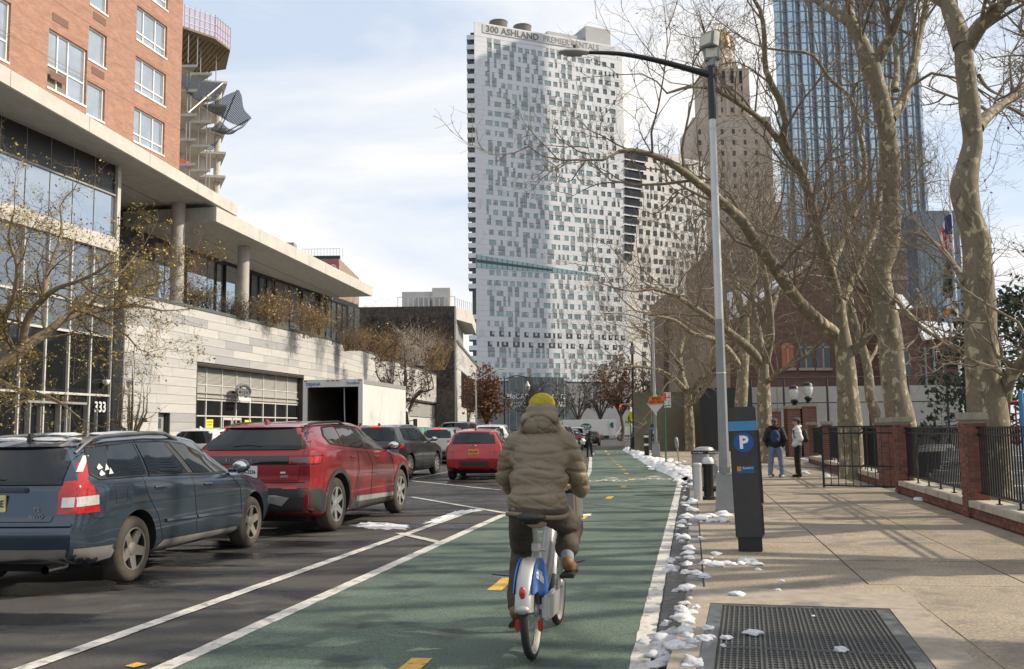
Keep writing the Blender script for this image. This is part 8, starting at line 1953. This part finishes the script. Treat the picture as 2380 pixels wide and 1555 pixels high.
for sx, z in ((1, .47), (-1, .13)):
    g = MB(); g.tube([(sx * .11, .40, .30), (sx * .125, .42, z)], [.018, .014], 8); ck = g.build('crank', M_SIL, bi, smooth=60)
    g = MB(); g.box((sx * .185, .42, z), (.10, .09, .028)); pdl = g.build('pedal', M_BLKR, bi, bevel=.006); g = MB(); g.box((sx * .185, .372, z), (.06, .006, .016)); g.build('pedal_reflector', pm('amber_reflector', (.55, .22, .03), .3, var=.1), pdl)
g = MB(); 
for sx in (-1, 1): g.tube([(sx * .05, 1.13, .335), (sx * .05, 1.06, .62), (sx * .03, .98, .82)], .018, 8)
g.build('fork', M_SIL, bi, smooth=60)
g = MB(); g.tube([(0, .985, .80), (0, .945, .98)], .025, 10); g.build('stem', M_SIL, bi, smooth=60)
hb_ = [(-.27, .84, 1.015), (-.17, .905, 1.02), (-.08, .945, 1.0), (0, .95, .99), (.08, .945, 1.0), (.17, .905, 1.02), (.27, .84, 1.015)]
g = MB(); g.tube(hb_, .013, 8); g.build('handlebar', M_BLKR, bi, smooth=60)
for sx in (-1, 1): g = MB(); g.tube([(sx * .15, .92, 1.02), (sx * .285, .83, 1.013)], .018, 12); g.build('grip', M_BLKR, bi, smooth=60)
g = MB(); rows = [[V((-.17, 1.05 + (1 - z / .25) * .03, .80 + z)), V((-.19, 1.28, .80 + z)), V((.19, 1.28, .80 + z)), V((.17, 1.05 + (1 - z / .25) * .03, .80 + z))] for z in (0, .12, .24)]
g = MB(); g.prism([(-.16, 1.06), (.16, 1.06), (.20, 1.30), (-.20, 1.30)], lambda u, v_, t: V((u, v_, t)), .78, .80); [g.prism(q, lambda u, v_, t: V((u, v_, t)), .79, .99) for q in ([(-.16, 1.06), (.16, 1.06), (.16, 1.07), (-.16, 1.07)], [(.16, 1.06), (.20, 1.30), (.188, 1.30), (.148, 1.07)], [(-.16, 1.06), (-.20, 1.30), (-.188, 1.30), (-.148, 1.07)])]
g.build('front_basket', M_SIL, bi, weld=True)
bx2 = thing('cardboard_box', 'small brown cardboard box in the bicycle basket', 'box', BP + Matrix.Rotation(-BH, 3, 'Z') @ V((.04, 1.17, .80)), -BH); g = MB(); g.bx(-.10, .12, -.07, .09, .0, .25); g.build('carton', pm('cardboard', (.45, .27, .12), .8, var=.1), bx2, bevel=.006); g = MB(); g.bx(-.02, .04, -.071, .091, .0, .251); g.build('tape', pm('tape', (.5, .33, .17), .4, var=.05), bx2)
rows = []
for a in [radians(q) for q in range(20, 165, 8)]: rows.append([V((sx * .045, 1.13 - cos(a) * R_, .31 + sin(a) * R_)) for sx, R_ in ((-1, .32), (-.6, .345), (.6, .345), (1, .32))])
g = MB(); g.grid(rows); g.build('front_fender', M_SIL, bi, smooth=60)
# ---- cyclist
cy = thing('person', 'cyclist in taupe padded jacket, yellow ribbed beanie and brown trousers', 'person', BP, -BH)
M_JKT = pm('taupe_jacket', (.172, .131, .084), .5, var=.12, scale=5, bump=.12, bscale=60); M_TRS = pm('brown_trousers', (.055, .042, .032), .8, var=.2, scale=7, bump=.3, bscale=30)
M_BEAN = pm('mustard_knit', (.42, .34, .025), .9, var=.18, scale=40, bump=.5, bscale=120)
blob('body', [('c', [((0, .22, .93), .12), ((0, .34, 1.2), .13), ((0, .42, 1.38), .12), ((0, .47, 1.48), .06), ((0, .50, 1.56), .07)]), ('e', (0, .51, 1.615), (.078, .098, .115)), ('e', (.0, .607, 1.60), (.016, .02, .025)),
              ('c', [((-.1, .27, .93), .09), ((-.18, .60, .62), .06), ((-.195, .42, .22), .045)]), ('c', [((.1, .27, .93), .09), ((.17, .70, .80), .065), ((.165, .46, .60), .035), ((.175, .43, .54), .026)]),
              ('c', [((-.19, .42, 1.38), .06), ((-.265, .50, 1.15), .05), ((-.235, .80, 1.03), .035)]), ('c', [((.19, .42, 1.38), .06), ((.245, .50, 1.15), .05), ((.23, .80, 1.03), .035)])], M_SKIN, cy, .012, 4)
def puff(p, n):
    k = 0
    for z0, a in ((.935, .013), (1.06, .010), (1.20, .010), (1.33, .009)):
        k -= a * math.exp(-((p.z + .02 * sin(p.x * 9 + z0 * 20) - z0) / .012) ** 2)
    f = math.exp(-((p.z - 1.12) / .25) ** 2)
    k -= .0055 * max(0, 1 - abs(noise.noise(V((p.x * 3.2 + 5, p.y * 3, p.z * 12 + p.x * 3)))) * 9) + .003 * max(0, 1 - abs(noise.noise(V((p.x * 7, p.y * 6, p.z * 17 - p.x * 6)))) * 8)
    k += .005 * noise.noise(V((p.x * 5, p.y * 5, p.z * 22 + p.x * 8))) + .006 * noise.noise(V((p.x * 3, p.y * 4, p.z * 9)))
    if .17 < abs(p.x) < .24 and p.z < 1.36: k += .004 * noise.noise(V((p.x * 9, p.y * 9, p.z * 40)))
    return p + n * k
RX = lambda a: Matrix.Rotation(radians(a), 3, 'X')
blob('jacket', [('e', (0, .26, 1.00), (.215, .165, .13)), ('e', (0, .25, .955), (.205, .16, .06)), ('e', (0, .32, 1.14), (.21, .165, .17), RX(-14)), ('e', (0, .37, 1.27), (.215, .16, .15), RX(-14)), ('e', (0, .40, 1.375), (.19, .14, .10)),
                ('c', [((-.16, .41, 1.38), .095), ((-.215, .44, 1.30), .092), ((-.265, .50, 1.15), .082), ((-.26, .66, 1.07), .07), ((-.24, .79, 1.035), .058)]), ('c', [((.16, .41, 1.38), .095), ((.205, .44, 1.30), .092), ((.245, .50, 1.15), .082), ((.25, .66, 1.07), .07), ((.235, .79, 1.035), .058)])], M_JKT, cy, .0085, 6, None, puff)
g = MB(); ring = [(.207 * cos(a), .25 + .163 * sin(a), .905 + .012 * sin(2 * a)) for a in [2 * pi * k / 40 for k in range(41)]]; g.tube(ring, .016, 8); g.build('jacket_hem', M_JKT, cy, smooth=60)
def hoodp(p, n):
    k = -.008 * max(0, 1 - abs(noise.noise(V((p.x * 7 + 3, p.y * 7, p.z * 10)))) * 8) + .008 * noise.noise(V((p.x * 9, p.y * 7, p.z * 12))) + .01 * noise.noise(V((p.x * 4, p.y * 4, p.z * 6))) - .010 * math.exp(-(p.x / .012) ** 2) * (1 if p.y < .45 else 0)
    k -= .014 * math.exp(-((p.z - 1.585 + .9 * p.x ** 2 * 6) / .010) ** 2)
    return p + n * k
blob('hood', [('e', (0, .455, 1.50), (.145, .125, .085)), ('e', (0, .42, 1.55), (.142, .11, .088)), ('e', (0, .45, 1.615), (.122, .10, .06)), ('c', [((-.13, .47, 1.46), .05), ((-.10, .56, 1.48), .05)]), ('c', [((.13, .47, 1.46), .05), ((.10, .56, 1.48), .05)]), ('e', (0, .37, 1.50), (.10, .07, .06))], M_JKT, cy, .0075, 5, None, hoodp)
def ribs(p, n): a = atan2(p.y - .51, p.x); return p + n * (.0035 * sin(a * 44))
blob('beanie', [('e', (0, .51, 1.655), (.094, .112, .088)), ('e', (0, .51, 1.63), (.096, .114, .06))], M_BEAN, cy, .006, 3, None, ribs)
blob('trousers', [('e', (0, .23, .93), (.175, .145, .10)), ('c', [((-.10, .26, .92), .105), ((-.15, .44, .77), .095), ((-.18, .60, .62), .080), ((-.19, .53, .45), .072), ((-.195, .45, .26), .068)]),
                  ('c', [((.10, .26, .92), .108), ((.14, .48, .85), .10), ((.17, .69, .79), .088), ((.165, .61, .72), .088), ((.165, .51, .66), .088)])], M_TRS, cy, .011, 4, (.012, 6, 10))
blob('sock', [('c', [((.17, .46, .63), .048), ((.178, .425, .545), .044)]), ('c', [((-.195, .44, .27), .042), ((-.195, .42, .20), .042)])], pm('grey_sock', (.22, .24, .27), .9, var=.15, scale=60), cy, .008, 2)
M_SHOE = pm('tan_leather', (.17, .085, .035), .6, var=.2, scale=15)
for sx, z in ((1, .515), (-1, .175)):
    x = .185 * sx; sh = blob('shoe', [('c', [((x, .40, z + .03), .042), ((x, .47, z + .012), .044), ((x + .012 * sx, .56, z), .038)]), ('e', (x, .39, z + .05), (.045, .05, .045))], M_SHOE, cy, .008, 3)
    g = MB(); g.prism([(.345, 0), (.60, 0), (.62, .02), (.60, .03), (.345, .028)], lambda u, v_, t: V((x + t, u, z - .047 + v_)), -.045, .045); g.build('sole', M_BLKR, sh, bevel=.008, weld=True)
M_GLV = pm('dark_knit_glove', (.035, .018, .016), .95, var=.3, scale=50, bump=.3, bscale=120)
for sx in (1, -1):
    hx, hy, hz = .222 * sx, .852, 1.03
    pr = [('e', (hx, hy - .035, hz + .008), (.042, .045, .026)), ('c', [((hx + .012 * sx, hy - .09, hz + .006), .034), ((hx, hy - .04, hz + .008), .03)])]
    for k in range(4):
        fx = hx + sx * (-.033 + .022 * k) * 1.0; fy = hy + .012 - .012 * k; l_ = (.95, 1.05, 1., .85)[k]
        pr.append(('c', [((fx, fy - .01, hz + .018), .0105), ((fx, fy + .026 * l_, hz + .010), .010), ((fx, fy + .028 * l_, hz - .022), .0095), ((fx, fy + .004, hz - .034), .009)]))
    pr.append(('c', [((hx - .035 * sx, hy - .05, hz), .013), ((hx - .05 * sx, hy - .02, hz - .012), .012), ((hx - .045 * sx, hy + .012, hz - .026), .010)]))
    blob('glove', pr, M_GLV, cy, .005, 2)
# ---- walking / standing figures
def figure(label, base, rz, H, top, pants, skin, hat=None, hat_fur=False, pack=None, shoe=None, face=True, hair=None, arms='pocket', lean=0., voxel=.018, bulky=.0, stance=.1):
    """person facing local +y"""
    o = thing('person', label, 'person', base, rz); s_ = H / 1.75; P_ = lambda x, y, z: (x * s_, (y + lean * max(0, z - .9)) * s_, z * s_)
    st = stance
    leg = [('c', [(P_(-.09, 0, .9), .085 * s_), (P_(-.10 - st * .2, .02, .5), .06 * s_), (P_(-.10 - st * .3, 0, .1), .045 * s_)]), ('c', [(P_(.09, 0, .9), .085 * s_), (P_(.10 + st * .2, .03, .5), .06 * s_), (P_(.10 + st * .3, .01, .1), .045 * s_)])]
    if arms == 'pocket': el = lambda sx: [(P_(.19 * sx, 0, 1.42), .055 * s_), (P_(.29 * sx, -.07, 1.14), .045 * s_), (P_(.20 * sx, .10, .95), .035 * s_)]
    else: el = lambda sx: [(P_(.19 * sx, 0, 1.42), .055 * s_), (P_(.28 * sx, .06, 1.15), .045 * s_), (P_(.25 * sx, .32, 1.08), .035 * s_)]
    blob('body', leg + [('c', [(P_(0, 0, .95), .12 * s_), (P_(0, 0, 1.3), .13 * s_), (P_(0, 0, 1.45), .09 * s_), (P_(0, .01, 1.54), .055 * s_)]), ('e', P_(0, .02, 1.64), (.076 * s_, .095 * s_, .115 * s_)), ('e', P_(0, .118, 1.625), (.013 * s_, .02 * s_, .02 * s_)), ('e', P_(.078, .01, 1.63), (.012 * s_, .02 * s_, .03 * s_)), ('e', P_(-.078, .01, 1.63), (.012 * s_, .02 * s_, .03 * s_)), ('c', el(1)), ('c', el(-1)), ('c', [(P_(-.1, 0, .08), .045 * s_), (P_(-.1, .14, .05), .035 * s_)]), ('c', [(P_(.1, .01, .08), .045 * s_), (P_(.1, .15, .05), .035 * s_)])], skin, o, .014, 3)
    B_ = bulky
    blob('jacket', [('e', P_(0, 0, 1.0), ((.19 + B_) * s_, (.145 + B_) * s_, .16 * s_)), ('e', P_(0, 0, 1.2), ((.20 + B_) * s_, (.15 + B_) * s_, .2 * s_)), ('e', P_(0, 0, 1.38), ((.20 + B_) * s_, (.135 + B_) * s_, .11 * s_)), ('c', [(p, r * 1.45 + .012) for p, r in el(1)]), ('c', [(p, r * 1.45 + .012) for p, r in el(-1)]), ('e', P_(0, -.05, 1.50), (.13 * s_, .10 * s_, .06 * s_))], top, o, voxel, 4, (.012, 5, 14))
    blob('trousers', [('e', P_(0, 0, .92), (.155 * s_, .115 * s_, .09 * s_))] + [('c', [(p, r * 1.22 + .008) for p, r in q[1][:2]] + [(q[1][2][0], q[1][2][1] * 1.5)]) for q in leg], pants, o, voxel * .8, 3, (.01, 8, 12))
    for sx in (-1, 1):
        xx = (.10 + st * .3) * sx; sh = blob('shoe', [('c', [(P_(xx, -.04, .055), .048 * s_), (P_(xx, .06, .05), .045 * s_), (P_(xx * 1.08, .16, .04), .036 * s_)])], shoe, o, .010, 2)
    if hat: blob('beanie', [('e', P_(0, .01, 1.70), (.09 * s_, .108 * s_, .075 * s_)), ('e', P_(0, .01, 1.675), (.092 * s_, .11 * s_, .045 * s_))], hat, o, .010, 3)
    if hat_fur: blob('fur_hood', [('e', P_(0, -.03, 1.50), (.16 * s_, .13 * s_, .07 * s_)), ('c', [(P_(-.13, .03, 1.50), .05 * s_), (P_(0, .10, 1.49), .04 * s_), (P_(.13, .03, 1.50), .05 * s_)])], hat_fur, o, .012, 1, (.03, 25, 25))
    if hair: blob('hair', [('e', P_(0, -.02, 1.67), (.085 * s_, .1 * s_, .1 * s_)), ('e', P_(0, -.06, 1.56), (.075 * s_, .06 * s_, .08 * s_))], hair, o, .010, 2)
    if face:
        for sx in (-1, 1): g = MB(); g.sph(P_(.03 * sx, .108, 1.645), .009 * s_, 8, 6); g.build('eye', M_BLK, o)
        g = MB(); g.tube([P_(-.022, .108, 1.582), P_(0, .114, 1.58), P_(.022, .108, 1.582)], .005 * s_, 5); g.build('mouth', pm('lip', (.25, .10, .08), .6, var=0), o)
    if pack:
        pk = blob('backpack', [('e', P_(0, -.22, 1.22), (.145 * s_, .085 * s_, .21 * s_)), ('e', P_(0, -.27, 1.12), (.11 * s_, .055 * s_, .10 * s_))], pack, o, .014, 3)
        for sx in (-1, 1): g = MB(); g.tube([P_(.10 * sx, -.17, 1.40), P_(.12 * sx, -.04, 1.50), P_(.13 * sx, .12, 1.38), P_(.15 * sx, .10, 1.18), P_(.15 * sx, -.14, 1.05)], .018 * s_, 6); g.build('strap', pack, pk)
    return o
M_JEAN = pm('washed_jeans', (.12, .17, .26), .8, var=.2, scale=6, bump=.2, bscale=50); M_BLKC = pm('black_coat', (.012, .012, .013), .75, var=.3, scale=8); M_WHC = pm('white_puffer', (.62, .60, .60), .6, var=.06, scale=5); M_BLKT = pm('black_trousers', (.012, .012, .012), .85, var=.2, scale=6)
M_SNK = pm('white_sneaker', (.55, .55, .54), .6, var=.08); M_BPB = pm('navy_pack', (.012, .025, .085), .7, var=.2, scale=8); M_GBN = pm('grey_knit', (.07, .072, .075), .9, var=.2, scale=40); M_FUR = pm('black_fur', (.01, .009, .009), .95, var=.3, scale=40)
p1_, p2_ = G(1805, 1111, KZ), G(1857, 1109, KZ)
figure('pedestrian in black coat and jeans with a navy backpack, seen from behind', p1_, radians(-14), AT(1805, 974, p1_.y).z - KZ, M_BLKC, M_JEAN, M_SKIND, M_GBN, M_FUR, M_BPB, M_SNK, stance=.25, bulky=.02)
figure('pedestrian in white puffer and grey beanie standing in profile', p2_, radians(78), AT(1855, 972, p2_.y).z - KZ, M_WHC, M_BLKT, M_SKIN, M_GBN, None, pm('black_pack', (.012, .012, .014), .7, var=.2), M_BLKT, hair=pm('dark_hair', (.03, .02, .015), .7, var=.2), stance=.05)
# ---- scooter and its rider
S0 = G(1343, 1063)
scp = thing('motor_scooter', 'black delivery scooter with a white bag parked at the lane edge', 'scooter', S0, radians(165))
M_SCB = pm('scooter_black', (.014, .014, .015), .3, .1, var=.1, coat=.6)
for y in (.62, -.62):
    w_ = link('wheel', None, scp, (0, y, .24)); g = MB(); g.lathe([(.15, -.05), (.21, -.06), (.24, -.03), (.24, .03), (.21, .06), (.15, .05)], 24, Rx); g.build('tyre', M_BLKR, w_, smooth=40); g = MB(); g.lathe([(.14, -.055), (.14, .055)], 16, Rx); g.build('rim', M_SIL, w_)
blob('body_panel', [('c', [((0, .50, .45), .08), ((0, .46, .75), .13), ((0, .42, .95), .09)]), ('c', [((0, .35, .32), .13), ((0, .0, .30), .13), ((0, -.3, .45), .15), ((0, -.62, .68), .12)]), ('e', (0, .62, .50), (.08, .16, .07))], M_SCB, scp, .016, 3)
blob('seat', [('c', [((0, -.05, .76), .10), ((0, -.4, .80), .11), ((0, -.65, .82), .08)])], M_BLKR, scp, .016, 3)
g = MB(); g.tube([(-.35, .30, 1.05), (-.15, .40, 1.02), (.15, .40, 1.02), (.35, .30, 1.05)], .018, 8); g.tube([(0, .42, .95), (0, .60, .4)], .03, 8); g.build('handlebar', M_BLKR, scp, smooth=60)
for sx in (-1, 1): g = MB(); g.tube([(sx * .25, .36, 1.03), (sx * .32, .38, 1.2)], .008, 5); g.sph((sx * .33, .38, 1.22), (.06, .02, .04)); g.build('mirror', M_BLKR, scp, smooth=60)
g = MB(); g.sph((0, .53, .86), (.09, .05, .06), 12, 8); g.build('headlight', pm('scooter_lamp', (.8, .75, .6), .2, var=0, emit=.8), scp, smooth=60)
g = MB(); g.tube([(.12, -.1, .3), (.22, -.12, .0)], .015, 6); g.build('kick_stand', M_SIL, scp)
bag = blob('plastic_bag', [('e', (0, 0, .13), (.14, .12, .15))], pm('white_plastic', (.62, .61, .60), .4, var=.1, scale=6), None, .014, 1, (.05, 9, 9)); tag(bag, 'white plastic bag hanging from the scooter handlebar', 'bag'); bag.location = S0 + Matrix.Rotation(radians(165), 3, 'Z') @ V((-.36, .34, .72))
bag2 = copy_tree(bag); bag2.location = S0 + Matrix.Rotation(radians(165), 3, 'Z') @ V((.36, .28, .78)); bag2['label'] = 'second white bag on the left grip of the scooter'
p3_ = G(1371, 1062.5)
figure('delivery worker all in black standing beside the scooter', p3_, radians(20), AT(1371, 1001, p3_.y).z, M_BLKC, M_BLKT, M_SKIND, None, M_FUR, None, M_BLKT, face=False, hair=M_FUR, stance=.2, bulky=.03, voxel=.022)
p4_ = G(1446 + 20, 1044, KZ); p4_ = V((AT(1476 + 6, 1042, 72).x, 72, KZ))
figure('small distant pedestrian in dark clothes by the black lamp post', p4_, radians(-20), 1.62, M_BLKC, M_BLKT, M_SKIN, None, None, None, M_BLKT, face=False, hair=pm('fair_hair', (.40, .27, .14), .7, var=.1), voxel=.03)
bpy.context.view_layer.update()
